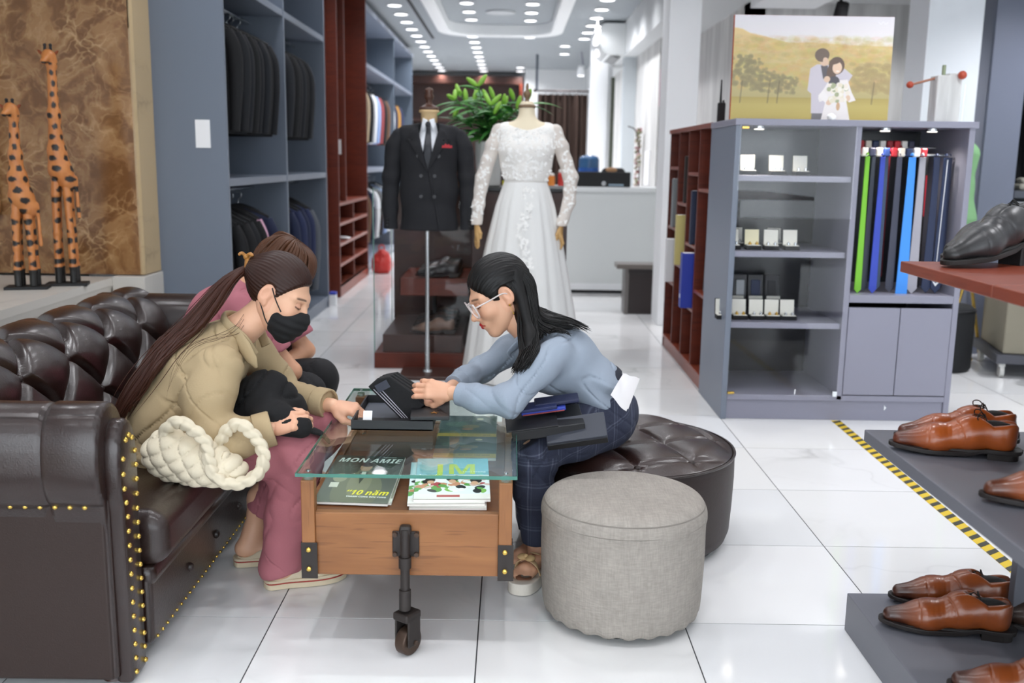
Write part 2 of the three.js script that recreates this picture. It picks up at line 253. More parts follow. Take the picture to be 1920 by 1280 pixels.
// air conditioner on the beam
{
  const t = thing('air_conditioner', 'white wall air conditioner on the beam at the end of the right light row', 'air conditioner', [1.44, 2.66, -13.2]);
  const s = new THREE.Shape(); s.moveTo(0, .03); s.lineTo(0, .4); s.lineTo(-.24, .4); s.bezierCurveTo(-.32, .4, -.36, .3, -.34, .2); s.bezierCurveTo(-.32, .1, -.26, .03, -.2, .02); s.lineTo(0, .02);
  const g = ext(s, 1.0, .01); g.translate(0, 0, -1.0); part('casing', g, M.whiteGloss, t);
  part('louver', [T(bx(-.13, .13, 0, .012, -.95, -.03), -.2, .035, 0, 0, 0, -.55), T(bx(-.1, .1, 0, .012, -.95, -.03), -.15, .0, 0, 0, 0, -.25)], std('#7d7f7f', .5), t);
  const sp = thing('spotlight', 'pair of small white track spots below the air conditioner front', 'spotlight', [1.06, 2.93, -13.0]);
  part('rail', [bx(-.015, .015, .16, .17, -.2, .2), cyl(.008, .008, .16, 0, .08, 0, 8)], M.white, sp);
  for (const [a, b, c] of [[0, .02, 0], [-.03, -.13, .1], [0, -.25, -.05]]) { part('head', [cyl(.03, .04, .1, a, b, c, 18, .9)], M.white, sp); part('bulb', [sph(.035, a, b - .02, c + .05, 1, 1, .5)], std('#fff', .5, { emissive: '#fbfbff', emissiveIntensity: 5 }), sp); }
  const L = new THREE.PointLight('#fbfbff', .3, 0, 2); L.position.set(1.04, 2.82, -12.85); L.castShadow = true; scene.add(L);
}
// square white post behind the bookcase
W('pillar_1', [rb(1.21, 1.46, 0, 2.67, -8.35, -8.0, .006)], M.white);
W('pillar_2', [rb(2.82, 3.2, 0, 2.67, -7.35, -7.0, .006)], std('#eef3f8', .5));
// brown wall unit on the back wall
{
  const t = thing('wall_cabinet', 'tall dark brown wall unit with a lit top across the back wall', 'cabinet', [-.92, 0, -21.28]);
  part('back_panel', [bx(-1.3, 1.06, 0, 2.85, 0, .03)], M.darkWood, t); part('top_board', [bx(-1.3, 1.12, 2.85, 3.0, 0, .42)], M.darkWood, t);
  for (const x of [-1.3, 1.06]) part('side_panel', [bx(x, x + .06, 0, 2.85, 0, .42)], M.redWood, t);
  for (const y of [1.0, 1.5, 2.1]) part('shelf', [bx(-1.24, 1.06, y, y + .04, .03, .36)], M.darkWood, t);
}
W('wall_fitting_room', [bx(.24, 1.62, 0, 3.1, -20.4, -20.3)], std('#e3e5e6', .7));
// curtain of the fitting room
{
  const t = thing('curtain', 'dark brown pleated fitting room curtain on rings behind the bridal dress', 'curtain', [.95, 0, -17.5]);
  const g = grid((u, v) => { const x = mix(-.52, .34, u), ph = u * 2 * PI * 8; return [x + .02 * Math.sin(ph * .5), mix(2.44, .06, v), .055 * Math.sin(ph) + .02 * Math.sin(ph * 2.3 + 1) * v]; }, 160, 12, (u, v) => [u * 3, v * 3]);
  part('cloth', g, std('#3b2a22', .85, { side: THREE.DoubleSide }), t);
  part('rod', [rod([-.56, 2.5, 0], [.56, 2.5, 0], .014), sph(.03, -.57, 2.5, 0)], M.darkWood, t);
  for (let i = 0; i < 9; i++) { const g2 = new THREE.TorusGeometry(.03, .006, 6, 14); part('ring', T(g2, -.5 + i * .105, 2.47, 0, 0, PI / 2), M.chrome, t); }
  part('hanger_pole', [rod([-.54, 2.5, .02], [-.54, 3.1, .02], .022)], M.grayDk, t);
  part('end_panel', [grid((u, v) => [mix(.36, .56, u), mix(2.44, .06, v), .02 * Math.sin(u * 9)], 16, 4)], std('#33231d', .85, { side: THREE.DoubleSide }), t);
}
// narrow wall beyond the counter: mirror strip and small things
W('trim_3', [bx(1.46, 1.62, 0, 2.67, -13.6, -13.4)], std('#cfd6da', .5));
tag(part('wall_mirror', [bx(1.40, 1.455, 1.2, 2.5, -14.55, -14.5)], std('#44483c', .3), scene), 'narrow dark framed mirror strip on the white column by the curtain', 'mirror');
{
  const p = canvasTex(256, 448, (g, w, h) => { g.fillStyle = '#efe9e2'; g.fillRect(0, 0, w, h); const a = g.createLinearGradient(0, 0, 0, h); a.addColorStop(0, '#f7d3df'); a.addColorStop(.22, '#f3c1d2'); a.addColorStop(.35, '#c9c4b4'); a.addColorStop(.6, '#e8dcd6'); a.addColorStop(1, '#efe7e0'); g.fillStyle = a; g.fillRect(0, 0, w, h); g.fillStyle = 'rgba(255,255,255,.7)'; g.font = 'bold 42px sans-serif'; });
  tag(part('wall_poster', [bx(1.63, 1.95, 1.93, 2.33, -11.29, -11.28)], std('#fff', .6, { map: p }), scene), 'pale pink and cream poster on the grey wall beyond the white post', 'poster');
}
// ---------------------------------------------------------------- brown marble chimney wall, ledge
{
  const w = struct('wall_marble');
  part('slab', [bx(-3.6, -2.05, .66, 3.3, -5.72, -5.48)], M.brownMarble, w);
  const s = ext([[-2.06, 5.48], [-2.06, 5.72], [-2.03, 5.72], [-2.04, 5.5], [-2.05, 5.48]], 2.64, 0); s.rotateX(-PI / 2); s.translate(0, .66, 0); part('edge_trim', boxUV(norm(s)), std('#d3b98f', .12, { map: rep(tMarbleFloor, 1.2) }), w);
  part('raised_panel', [rb(-3.4, -2.8, .98, 3.3, -5.48, -5.36, .02)], std('#efe0c4', .2, { map: rep(tBrownMarble, .6) }), w);
  const l = struct('trim_ledge');
  const prof = [[-3.5, 0], [-2.28, 0], [-2.28, .50], [-2.25, .52], [-2.25, .545], [-2.215, .57], [-2.205, .60], [-2.20, .61], [-2.20, .645], [-3.5, .645]];
  const g = ext(prof, 7.0, .004); g.translate(0, 0, -5.47); part('ledge_block', boxUV(norm(g)), M.stone, l);
  part('ledge_return', [rb(-2.2, -2.02, 0, .655, -5.74, -5.42, .006)], M.stone, l);
}
// ================================================================ garments and the left shelving
const garment = (() => {
  const body = (() => {
    const S = [[-.085, .045, .03, 0], [-.1, .07, .042, 0], [-.125, .14, .052, 0], [-.15, .195, .056, 0], [-.185, .213, .058, 0], [-.3, .2, .066, 0], [-.42, .192, .064, .004], [-.6, .205, .06, .006], [-.745, .218, .055, .008], [-.75, .205, .045, .008]];
    const g = grid((u, v) => { const k = v * (S.length - 1), a = Math.min(S.length - 2, Math.floor(k)), f = k - a, y = mix(S[a][0], S[a + 1][0], f), w = mix(S[a][1], S[a + 1][1], f), d = mix(S[a][2], S[a + 1][2], f); const A = u * 2 * PI, c = Math.cos(A), s = Math.sin(A); return [w * Math.sign(c) * Math.pow(Math.abs(c), .75), y, -d * Math.sign(s) * Math.pow(Math.abs(s), .8) + .006 * Math.sin(A * 5) * v]; }, 32, 24, (u, v) => [u * 1.2, v]); return g;
  })();
  const sl = s => sweep([[s * .185, -.165, 0, .05, .8], [s * .225, -.26, .004, .056, .8], [s * .238, -.42, .012, .052, .75], [s * .232, -.58, .02, .045, .75], [s * .222, -.735, .026, .038, .75]], 18, 12);
  const lap = s => { const g = ext([[0, -.10], [s * .045, -.085], [s * .085, -.23], [s * .055, -.235], [s * .06, -.25], [s * .006, -.45]], .004, .0015); return T(g, s * .003, 0, .06, -.03); };
  const L = sl(-1), Rr = sl(1), l1 = lap(-1), l2 = lap(1), shirtP = ext([[-.042, -.088], [.042, -.088], [.0, -.42]], .004, 0); T(shirtP, 0, 0, .055);
  const bar = sweep([[-.2, -.15, 0, .008, 1.4], [-.1, -.105, 0, .013, 1.5], [0, -.075, 0, .014, 1.5], [.1, -.105, 0, .013, 1.5], [.2, -.15, 0, .008, 1.4]], 16, 8), hook = tube([[0, -.07, 0], [0, -.03, 0], [.02, -.01, 0], [.015, .02, 0], [-.012, .018, 0]], .0025, 14, 6);
  const btn = [cyl(.009, .009, .005, .012, -.47, .066, 12, PI / 2), cyl(.009, .009, .005, .012, -.55, .066, 12, PI / 2)];
  return (o, label, pos, turn, group, name = 'jacket', cat = 'jacket') => {
    const t = thing(name, label, cat, pos, turn, group);
    part('body', body, o.m, t); part('sleeve', L, o.m, t); part('sleeve', Rr, o.m, t);
    if (o.lap !== false) { part('lapel', l1, o.l ?? o.m, t); part('lapel', l2, o.l ?? o.m, t); part('button', btn, M.black, t); }
    if (o.shirt) part('shirt_front', shirtP, o.shirt, t);
    const h = part('hanger', bar, o.h ?? M.black, t); part('hook', hook, M.chrome, h);
    t.scale.set(o.s ? o.s[0] : 1, o.s ? o.s[1] : 1, .74);
    return t;
  };
})();
const fab = (c, r = .85) => std(c, r, { bumpMap: rep(tCloth, 5), bumpScale: .0005 });
const FB = { k: fab('#0e0f12'), k2: fab('#14161b'), k3: fab('#191c22'), n: fab('#1b2440'), n2: fab('#232c4e'), g: fab('#565b62'), pk: fab('#d9a9c0'), lb: fab('#8fa6cf'), w: fab('#e4e7ea'), bg: fab('#b9a68a'), br: fab('#5e4330'), rd: fab('#8e3f42'), gn: fab('#3f7f6a'), mu: fab('#a97c35') };

function shelfUnit(name, label, X0, X1, z0, z1, divs, shelves, H, m, base = .1) {   // open front faces +x, z0 is the nearer end
  const t = thing(name, label, 'shelves', [X0, 0, z0]); const D = X1 - X0, Lz = z1 - z0, th = .03;
  part('back_panel', [bx(0, .015, base, H, Lz, 0)], m, t);
  for (const z of [0, ...divs.map(d => d - z0), Lz]) part(z === 0 || z === Lz ? 'side_panel' : 'divider', [rb(.015, D, 0, H, Math.max(z - th, Lz), Math.min(z + (z ? 0 : 0), 0) || z, .003)], m, t);
  for (const y of [base, ...shelves]) part('shelf', [rb(.015, D - .002, y - .045, y, Lz, 0, .003)], m, t);
  part('plinth', [bx(.015, D - .012, 0, base - .045, Lz, 0)], m, t);
  part('top_board', [rb(0, D, H - .03, H, Lz, 0, .003)], m, t);
  return t;
}
{
  const wardM = std('#6b7482', .42);
  // side panels are drawn nearer end first
  const t = thing('wardrobe', 'tall grey open wardrobe of dark suits with a blank grey end panel beside the marble', 'wardrobe', [-2.25, 0, -5.72]);
  const D = .63, z1 = -3.05;
  part('end_panel', [rb(0, D, 0, 3.07, -.03, 0, .003)], wardM, t);
  part('divider', [rb(.02, D, .1, 3.04, -1.53, -1.5, .003)], wardM, t); part('side_panel', [rb(0, D, 0, 3.07, z1, z1 + .03, .003)], wardM, t);
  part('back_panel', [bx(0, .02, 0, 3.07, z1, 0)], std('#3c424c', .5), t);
  for (const y of [.1, 1.19, 2.33]) for (const [a, b] of [[-.03, -1.5], [-1.53, z1 + .03]]) part('shelf', [rb(.02, D - .003, y - .045, y, b, a, .003)], wardM, t);
  part('plinth', [bx(.02, D - .01, 0, .055, z1, -.03)], wardM, t); part('top_board', [rb(0, D, 3.04, 3.07, z1, 0, .003)], wardM, t);
  for (const y of [2.24, 1.1]) for (const [a, b] of [[-.03, -1.5], [-1.53, z1 + .03]]) part('rail', [rod([.38, y, a], [.38, y, b], .011)], M.chrome, t);
  tag(part('paper_sign', [T(bx(-.042, .042, -.078, .078, 0, .002), -1.755, 1.44, -5.7185)], M.paper, scene), 'blank white paper sign on the grey wardrobe end panel', 'sign');
  const up = (n, z0, dz, name, ms, y) => { for (let i = 0; i < n; i++) garment({ ...ms[i % ms.length] }, `${ORD[i]} garment from the front in the ${name}`, [-1.862 + (i % 2) * .012, y, z0 - dz * i], (i % 3 - 1) * .05, 'suits in the grey wardrobe', 'suit_jacket', 'jacket'); };
  up(8, -6.0, .125, 'upper front bay of the grey wardrobe', [{ m: FB.k }, { m: FB.k2 }, { m: FB.k3 }, { m: FB.k }, { m: FB.k2 }, { m: FB.k3 }], 2.2);
  up(7, -7.42, .125, 'upper rear bay of the grey wardrobe', [{ m: FB.k3 }, { m: FB.k }, { m: FB.k2 }], 2.2);
  up(6, -6.0, .15, 'lower front bay of the grey wardrobe', [{ m: FB.k }, { m: FB.k, l: FB.g }, { m: FB.k2 }, { m: FB.k }, { m: FB.pk, lap: false, s: [.92, 1] }, { m: FB.n }], 1.06);
  up(5, -7.5, .17, 'lower rear bay of the grey wardrobe', [{ m: FB.n }, { m: FB.n2 }, { m: FB.n }, { m: FB.n2 }, { m: FB.g, s: [1.05, 1.12] }], 1.06);
  const bx1 = thing('carton', 'tiny white and blue carton on the floor at the foot of the wardrobe', 'box', [-1.60, 0, -8.86]); part('carton_body', [rb(-.03, .03, 0, .1, -.03, .03, .003)], M.white, bx1); part('lid', [rb(-.031, .031, .1, .125, -.031, .031, .003)], std('#3a49b8', .5), bx1);
}
{ // red-brown unit with tall slots and shoe cubbies
  const t = thing('wall_cabinet', 'red-brown wooden cabinet with tall slots above shoe cubbies behind the grey wardrobe', 'cabinet', [-2.25, 0, -8.79]); const D = .63;
  const zs = [-.58, -.98, -2.42];
  part('back_panel', [bx(0, .02, 0, 3.07, -2.42, 0)], M.redWood, t);
  for (const z of zs) part('divider', [rb(.02, D, z === -.98 ? .9 : 0, 3.05, z - .03, z, .003)], M.redWood, t);
  part('front_board', [rb(.5, .53, 0, 3.05, -.58, 0, .003)], M.redWood, t);
  part('top_board', [rb(0, D, 3.04, 3.08, -2.45, 0, .003)], M.redWood, t); part('plinth', [rb(.02, D - .004, 0, .12, -2.42, -.61, .003)], M.cherry, t);
  for (const y of [.12, .315, .51, .705, .895]) part('shelf', [rb(.02, D - .004, y - .03, y, -2.42, -.61, .003)], M.cherry, t);
  part('divider', [rb(.02, D - .012, .12, .88, -1.52, -1.49, .003)], M.redWood, t);
  tag(part('paper_sign', [T(bx(-.04, .04, -.07, .07, 0, .002), -1.70, 1.42, -9.7685)], M.paper, scene), 'blank white paper sign on the red-brown cabinet', 'sign');
  const sh = thing('shoe', 'pale shoe sole edge lying in a cubby of the red-brown cabinet', 'shoe', [-1.72, .51, -9.9]); part('sole', [sph(.06, 0, .02, 0, 2, .3, .8)], M.white, sh);
}
{ // far grey shelving
  const gm = std('#56616e', .45);
  const t = thing('shelves', 'grey open shelving hung with shirts at the far end of the left wall', 'shelves', [-2.25, 0, -11.24]); const D = .59, Lz = -5.5;
  part('back_panel', [bx(0, .02, 0, 2.95, Lz, 0)], gm, t);
  for (const z of [0, -2.95, Lz]) part('divider', [rb(.02, D, 0, 2.95, z - .035, z, .003)], gm, t);
  for (const y of [.1, 1.2, 2.38]) part('shelf', [rb(.02, D - .003, y - .05, y, Lz, -.03, .003)], M.grayLam, t);
  part('top_board', [rb(0, D + .02, 2.94, 3.0, Lz - .04, 0, .003)], M.grayLam, t); part('plinth', [bx(.02, D - .01, 0, .055, Lz, 0)], gm, t);
  for (const y of [2.27, 1.08]) part('rail', [rod([.3, y, -.03], [.3, y, Lz], .011)], M.chrome, t);
  const list = [['k', 'black jacket'], ['bg', 'beige shirt'], ['k2', 'black jacket'], ['w', 'white shirt'], ['lb', 'light blue shirt'], ['rd', 'dull red shirt'], ['k', 'dark jacket'], ['br', 'brown jacket'], ['w', 'white shirt'], ['n', 'navy jacket'], ['mu', 'mustard shirt'], ['n2', 'blue jacket']];
  list.forEach(([k, n], i) => garment({ m: FB[k], lap: false, s: [.9, 1] }, `${n}, ${ORD[i]} from the front on the upper rail of the far shelves`, [-1.93, 2.24, i < 8 ? -11.6 - i * .33 : -14.45 - (i - 8) * .38], .1, 'shirts on the far shelves', 'hanging_shirt', 'shirt'));
  const low = [['gn', 'green shirt'], ['br', 'brown shirt'], ['n', 'navy shirt'], ['w', 'white shirt'], ['k', 'black shirt'], ['lb', 'pale blue shirt'], ['w', 'white shirt'], ['n', 'navy shirt']];
  low.forEach(([k, n], i) => garment({ m: FB[k], lap: false, s: [.9, 1] }, `${n}, ${ORD[i]} from the front on the lower rail of the far shelves`, [-1.93, 1.05, -11.55 - i * .4], .1, 'shirts on the far shelves', 'hanging_shirt', 'shirt'));
}
// ================================================================ display cabinet, bookcase and their goods
const CZ = -5.02;
{
  const t = thing('display_cabinet', 'grey display cabinet with a glass door, a niche of ties and two lower doors', 'cabinet', [1.112, 0, CZ]);
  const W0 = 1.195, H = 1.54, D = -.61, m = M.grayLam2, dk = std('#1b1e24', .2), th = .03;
  part('side_panel', [rb(0, th, 0, H - .03, D, 0, .003)], M.grayLam, t); part('side_panel', [rb(W0 - th, W0, 0, H - .03, D, 0, .003)], m, t);
  part('divider', [rb(.60, .63, .11, H - .03, D, 0, .003)], m, t); part('top_board', [rb(-.005, W0 + .012, H - .032, H, D, .008, .003)], m, t);
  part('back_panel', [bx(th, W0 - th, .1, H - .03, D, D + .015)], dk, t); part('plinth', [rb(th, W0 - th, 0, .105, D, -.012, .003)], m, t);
  part('bottom_board', [rb(th, W0 - th, .105, .135, D, 0, .003)], m, t);
  for (const y of [1.262, .88, .512]) part('shelf', [rb(th, .60, y - .03, y, D, -.02, .003)], m, t);
  part('niche_board', [rb(.63, W0 - th, .625, .665, D, 0, .003)], m, t); part('inner_lining', [bx(th, th + .004, .135, H - .03, D, -.03)], std('#6f737c', .15), t);
  const gd = part('glass_door', [bx(.022, .605, .128, 1.512, .001, .007)], M.glass, t); part('hinge', [rb(.03, .065, .137, .149, -.008, .01, .002)], M.brass, gd); part('hinge', [rb(.03, .065, 1.49, 1.502, -.008, .01, .002)], M.brass, gd);
  part('lock', [rb(.575, .6, .13, .16, -.004, .014, .003)], M.chrome, gd); part('handle', [rod([.378, .142, .012], [.38, .168, .012], .003)], M.white, gd);
  for (const [a, b] of [[.632, .896], [.900, 1.163]]) part('door', [rb(a, b, .14, .60, -.018, .002, .002)], m, t);
  for (const x of [.14, .78, 1.02]) { const l = part('lamp', [cyl(.03, .03, .014, x, 1.50, -.1, 24)], M.chrome, t); part('diffuser', [cyl(.024, .024, .004, x, 1.492, -.1, 24)], std('#fff', .5, { emissive: '#fff7e8', emissiveIntensity: 7 }), l); const L = new THREE.SpotLight('#fff6ea', 1.4, 0, 1.2, .9, 2); L.position.set(1.112 + x, 1.485, CZ - .1); L.target.position.set(1.112 + x, 0, CZ - .15); L.castShadow = true; scene.add(L); scene.add(L.target); }
  part('tie_rail', [rod([.64, 1.375, -.13], [1.13, 1.375, -.13], .007)], M.chrome, t); part('tie_rail', [rod([.64, 1.415, -.3], [1.13, 1.415, -.3], .007)], M.chrome, t);
  tag(part('door_arrow', [ext([[0, 0], [.012, .014], [0, .028]], .001)].map(g => T(g, 1.112 + .86, .055, CZ - .0115)), M.white, scene), 'small white arrow sticker on the cabinet plinth', 'sticker');
}
{ // neckties in the niche
  const tieM = (c, r = .45) => phy(c, r, { sheen: .5, sheenRoughness: .4, bumpMap: rep(tCloth, 3, 8), bumpScale: .0003 });
  const ties = [[1.135 - .475, .03, '#17181d', 'black', -.13, .65], [.70, .033, '#7ac42c', 'bright lime green', -.1, .655], [.742, .03, '#2b3140', 'charcoal', -.13, .66], [.778, .038, '#2f46b4', 'royal blue', -.1, .655], [.812, .032, '#33475f', 'slate blue', -.14, .67], [.845, .025, '#6e1523', 'dark red', -.2, .72], [.872, .04, '#3e4152', 'dark grey', -.12, .66], [.900, .02, '#8f1d28', 'thin red', -.18, .7], [.925, .058, '#3f93ee', 'wide sky blue', -.09, .655], [.982, .05, '#a3a1aa', 'silver grey', -.1, .655], [1.025, .03, '#1a1519', 'black and red', -.16, .67], [1.06, .046, '#1d2a4b', 'navy', -.11, .66], [1.105, .048, '#1c2a4c', 'navy white striped', -.1, .66], [1.14, .03, '#1b2340', 'midnight blue', -.14, .68]];
  for (const [x, w, c, n, dz, y00] of ties) { const y0 = y00 + .022;
    const top = dz < -.17 ? 1.415 : 1.375, t = thing('necktie', n === 'thin red' ? 'thin red necktie just left of the wide sky blue one' : `${n} necktie hanging in the cabinet niche`, 'tie', [1.112 + x, 0, CZ + dz], 0, 'neckties in the cabinet niche'), m = tieM(c);
    const len = top - y0, pts = [[-w * .27, 0], [w * .27, 0], [w * .5, -(len - w * .55)], [0, -len], [-w * .5, -(len - w * .55)]];
    if (n[0] === 'w') pts.splice(2, 3, [w * .5, -len], [-w * .5, -len]);
    const g = ext(pts, .003, .0015); T(g, 0, top - .012, .006); part('blade', g, m, t);
    const g2 = ext([[-w * .2, 0], [w * .2, 0], [w * .28, -(len - .1)], [0, -(len - .07)], [-w * .28, -(len - .1)]], .002, .001); T(g2, 0, top - .012, -.008); part('tail', g2, m, t);
    part('loop', [T(new THREE.TorusGeometry(.011, .0035, 6, 14, PI).rotateY(PI / 2).scale(w * 55 / 2, 1, 1), 0, top - .004, 0)], m, t);
    if (n === 'navy white striped') { part('stripe', [T(ext([[w * .02, -.01], [w * .1, -.01], [-w * .14, -(len - .06)], [-w * .2, -(len - .06)]], .0012), 0, top - .012, .0105)], M.white, t); part('chevron', [T(ext([[-.018, .02], [0, .004], [.02, .022], [.016, .008], [0, -.012], [-.014, .008]], .0012), -.002, y0 + .035, .0105)], M.white, t); }
    if (n === 'black and red') part('stripe', [T(ext([[w * .1, -.09], [w * .34, -.09], [w * .4, -.3], [w * .2, -.3]], .0012), 0, top - .012, .0105)], tieM('#c01f33'), t);
  }
  // rolled ties and clips along the two rails
  const kn = ['#c7202e', '#f2efe8', '#2c2f48', '#efe6d6', '#27407f', '#b31f2b', '#efe6d6', '#1f2f55', '#f3f1ea', '#9d2230'], kw = ['red', 'cream', 'dark', 'cream', 'blue', 'red', 'cream', 'navy', 'white', 'wine'];
  for (let i = 0; i < 20; i++) { const rear = i >= 10, k = i % 10; const t = thing('rolled_tie', `${kw[k]} rolled tie, ${ORD[k]} from the left on the ${rear ? 'rear' : 'front'} niche rail`, 'tie', [1.112 + .655 + k * .038, rear ? 1.425 : 1.385, CZ - (rear ? .3 : .13)], 0, 'rolled ties on the niche rails'); part('roll', [rb(-.016, .016, -.02, .024, -.013, .016, .007, 3)], std(kn[(k + (rear ? 3 : 0)) % 10], .5), t); }
}
{ // cufflink boxes
  const lidM = std('#e8e6dc', .6), lidY = std('#ebe3bd', .6), velvet = std('#17171a', .9);
  let first = null; const put = (x, y, z, label, gold, turn = 0) => {
    const t = thing('cufflink_box', label, 'jewellery box', [x, y, z], turn, 'open cufflink boxes in the cabinet');
    t.scale.set(1.0, 1.22, 1.0); part('base', [rb(-.04, .04, 0, .018, -.03, .03, .003)], velvet, t); part('cushion', [rb(-.035, .035, .014, .021, -.026, .026, .003)], lidM, t);
    const l = part('lid', [T(rb(-.04, .04, 0, .072, -.008, .004, .003), 0, .014, -.03, -.16)], velvet, t); part('lining', [T(rb(-.037, .037, .003, .069, .002, .008, .002), 0, .014, -.03, -.16)], gold === 2 ? lidY : lidM, l);
    for (const s of [-1, 1]) part('cufflink', [cyl(.009, .009, .008, s * .018, .025, .012, 14), sph(.005, s * .018, .03, .012)], gold ? M.gold : M.chrome, t);
  };
  const X = px => 1.112 + (px - 1378) / 445 * 1.19;
  [[1418, 0], [1474, 0], [1520, 0]].forEach(([p, g], i) => put(X(p), 1.262, CZ - .14, `${['left', 'middle', 'right'][i]} open cufflink box on the top glass shelf`, g));
  [[1394, 0], [1434, 2], [1470, 0], [1509, 0]].forEach(([p, g], i) => put(X(p), .88, CZ - .13, `${['leftmost pale', 'cream lined', 'third pale', 'rightmost pale'][i]} open cufflink box in front on the middle glass shelf`, g, i === 2 ? -.12 : 0));
  [[1414, 0], [1492, 0]].forEach(([p, g], i) => put(X(p), .88, CZ - .28, `${['left', 'right'][i]} cufflink box standing behind the others on the middle glass shelf`, g));
  [[1384, 0], [1416, 1], [1450, 0], [1481, 1], [1512, 0]].forEach(([p, g], i) => put(X(p), .512, CZ - .13, `${ORD[i]} open cufflink box from the left on the lowest glass shelf`, g));
  [[1424, 0], [1462, 0], [1498, 0]].forEach(([p, g], i) => put(X(p), .512, CZ - .27, `${['left', 'middle', 'right'][i]} cufflink box of the back row on the lowest glass shelf`, g));
  const tb = (px, w, c, label) => { const t = thing('tie_box', label, 'box', [X(px), .512, CZ - .42], 0, 'boxed ties in the cabinet'); part('tray', [T(rb(-w / 2, w / 2, 0, .2, -.012, .008, .003), 0, .003, 0, -.12)], std('#2a2a30', .4), t); part('tie', [T(rb(-w * .3, w * .3, .02, .17, .006, .013, .003), 0, .003, 0, -.12)], std(c, .5), t); };
  tb(1402, .09, '#22304f', 'boxed dark blue tie at the left behind the cufflinks'); tb(1440, .075, '#cfd3d8', 'boxed silver tie behind the lowest row of cufflinks'); tb(1472, .085, '#26345c', 'boxed navy tie right of the silver one'); tb(1506, .08, '#15161c', 'boxed black tie at the right behind the cufflinks');
}
{ // bookcase of staggered cubbies, its open side towards the aisle
  const Z0 = -5.635, Z1 = -7.1, X = 1.12, H = 1.54, D = .5;
  const t = thing('bookcase', 'red-brown bookcase of staggered cubbies joined to the grey display cabinet', 'bookcase', [X, 0, Z0]);
  const m = M.redWood, e = M.cherry, z = k => (Z1 - Z0) * k / 4;
  part('back_panel', [bx(D, D + .015, 0, H, Z1 - Z0, 0)], m, t); part('top_board', [rb(-.01, D, H - .025, H + .003, Z1 - Z0 - .012, 0, .003)], e, t); part('plinth', [rb(.006, D, 0, .07, Z1 - Z0, 0, .003)], e, t); part('bottom_board', [rb(0, D, .07, .09, Z1 - Z0, 0, .003)], e, t);
  for (let k = 0; k < 5; k++) part('divider', [rb(0, D, k % 4 ? .09 : 0, H - .025, z(k) - (k ? .011 : .022), z(k) + (k && k < 4 ? .011 : 0), .003)], m, t);
  const sh = [[1.17, .56], [1.26, .82, .43], [1.06, .65], [1.29, .88, .50]];
  sh.forEach((a, k) => a.forEach(y => part('shelf', [rb(.002, D, y - .02, y, z(k + 1) + .011, z(k) - .011, .003)], e, t)));
  const bk = (k, y, f, w, h, c, label, out = .01, lean = 0, cat = 'binder') => { const b = thing(cat === 'book' ? 'book' : 'binder', label, cat, [X - out, y, Z0 + z(k) + (Z1 - Z0) / 4 * f]); const g = rb(0, .235, 0, h, -w, 0, .004); if (lean) g.rotateX(lean); part('cover', g, std(c, .45), b); const g2 = rb(.01, .23, .006, h - .001 + .002, -w + .004, -.004, .002); if (lean) g2.rotateX(lean); part('pages', g2, M.paper, b); return b; };
  const B1 = bk(1, .43, .2, .075, .34, '#24379c', 'large blue binder sticking out of the bookcase', .06); const lb = part('spine_label', [bx(-.002, 0, .06, .085, -.055, -.02)], std('#c8cfe8', .6), B1);
  bk(1, .82, .35, .04, .33, '#1f2842', 'dark navy binder standing above the large blue one'); bk(2, .65, .45, .05, .33, '#cfc07a', 'tall pale yellow binder in the bookcase', .03); bk(2, .65, .62, .02, .25, '#2d4a86', 'thin blue book leaning behind the yellow binder', 0, 0, 'book');
  bk(2, 1.06, .3, .03, .3, '#2c2522', 'dark brown book in the upper cubby of the bookcase', 0, 0, 'book'); bk(3, .88, .35, .05, .33, '#83888a', 'grey binder in the far column of the bookcase'); bk(3, .50, .3, .045, .3, '#e9e9ea', 'white binder in the far column of the bookcase', .04); bk(3, .5, .55, .025, .29, '#2a2a2c', 'black book beside the white binder', 0, 0, 'book');
  bk(0, .56, .3, .035, .32, '#22306d', 'dark blue binder in the nearest column of the bookcase', -.03); bk(0, .56, .5, .04, .27, '#4b4744', 'dark grey binder leaning in the nearest column', -.03, .12);
  const tr = thing('figurine', 'small silver trinket in the top far cubby of the bookcase', 'figurine', [X + .05, 1.29, Z0 + z(3.4)]); part('figure', [sph(.025, 0, .03, 0, 1, 1.2, 1), sph(.018, .005, .075, 0), sph(.012, -.015, .1, .01), cyl(.02, .026, .008, 0, .004, 0)], M.chrome, tr);
}
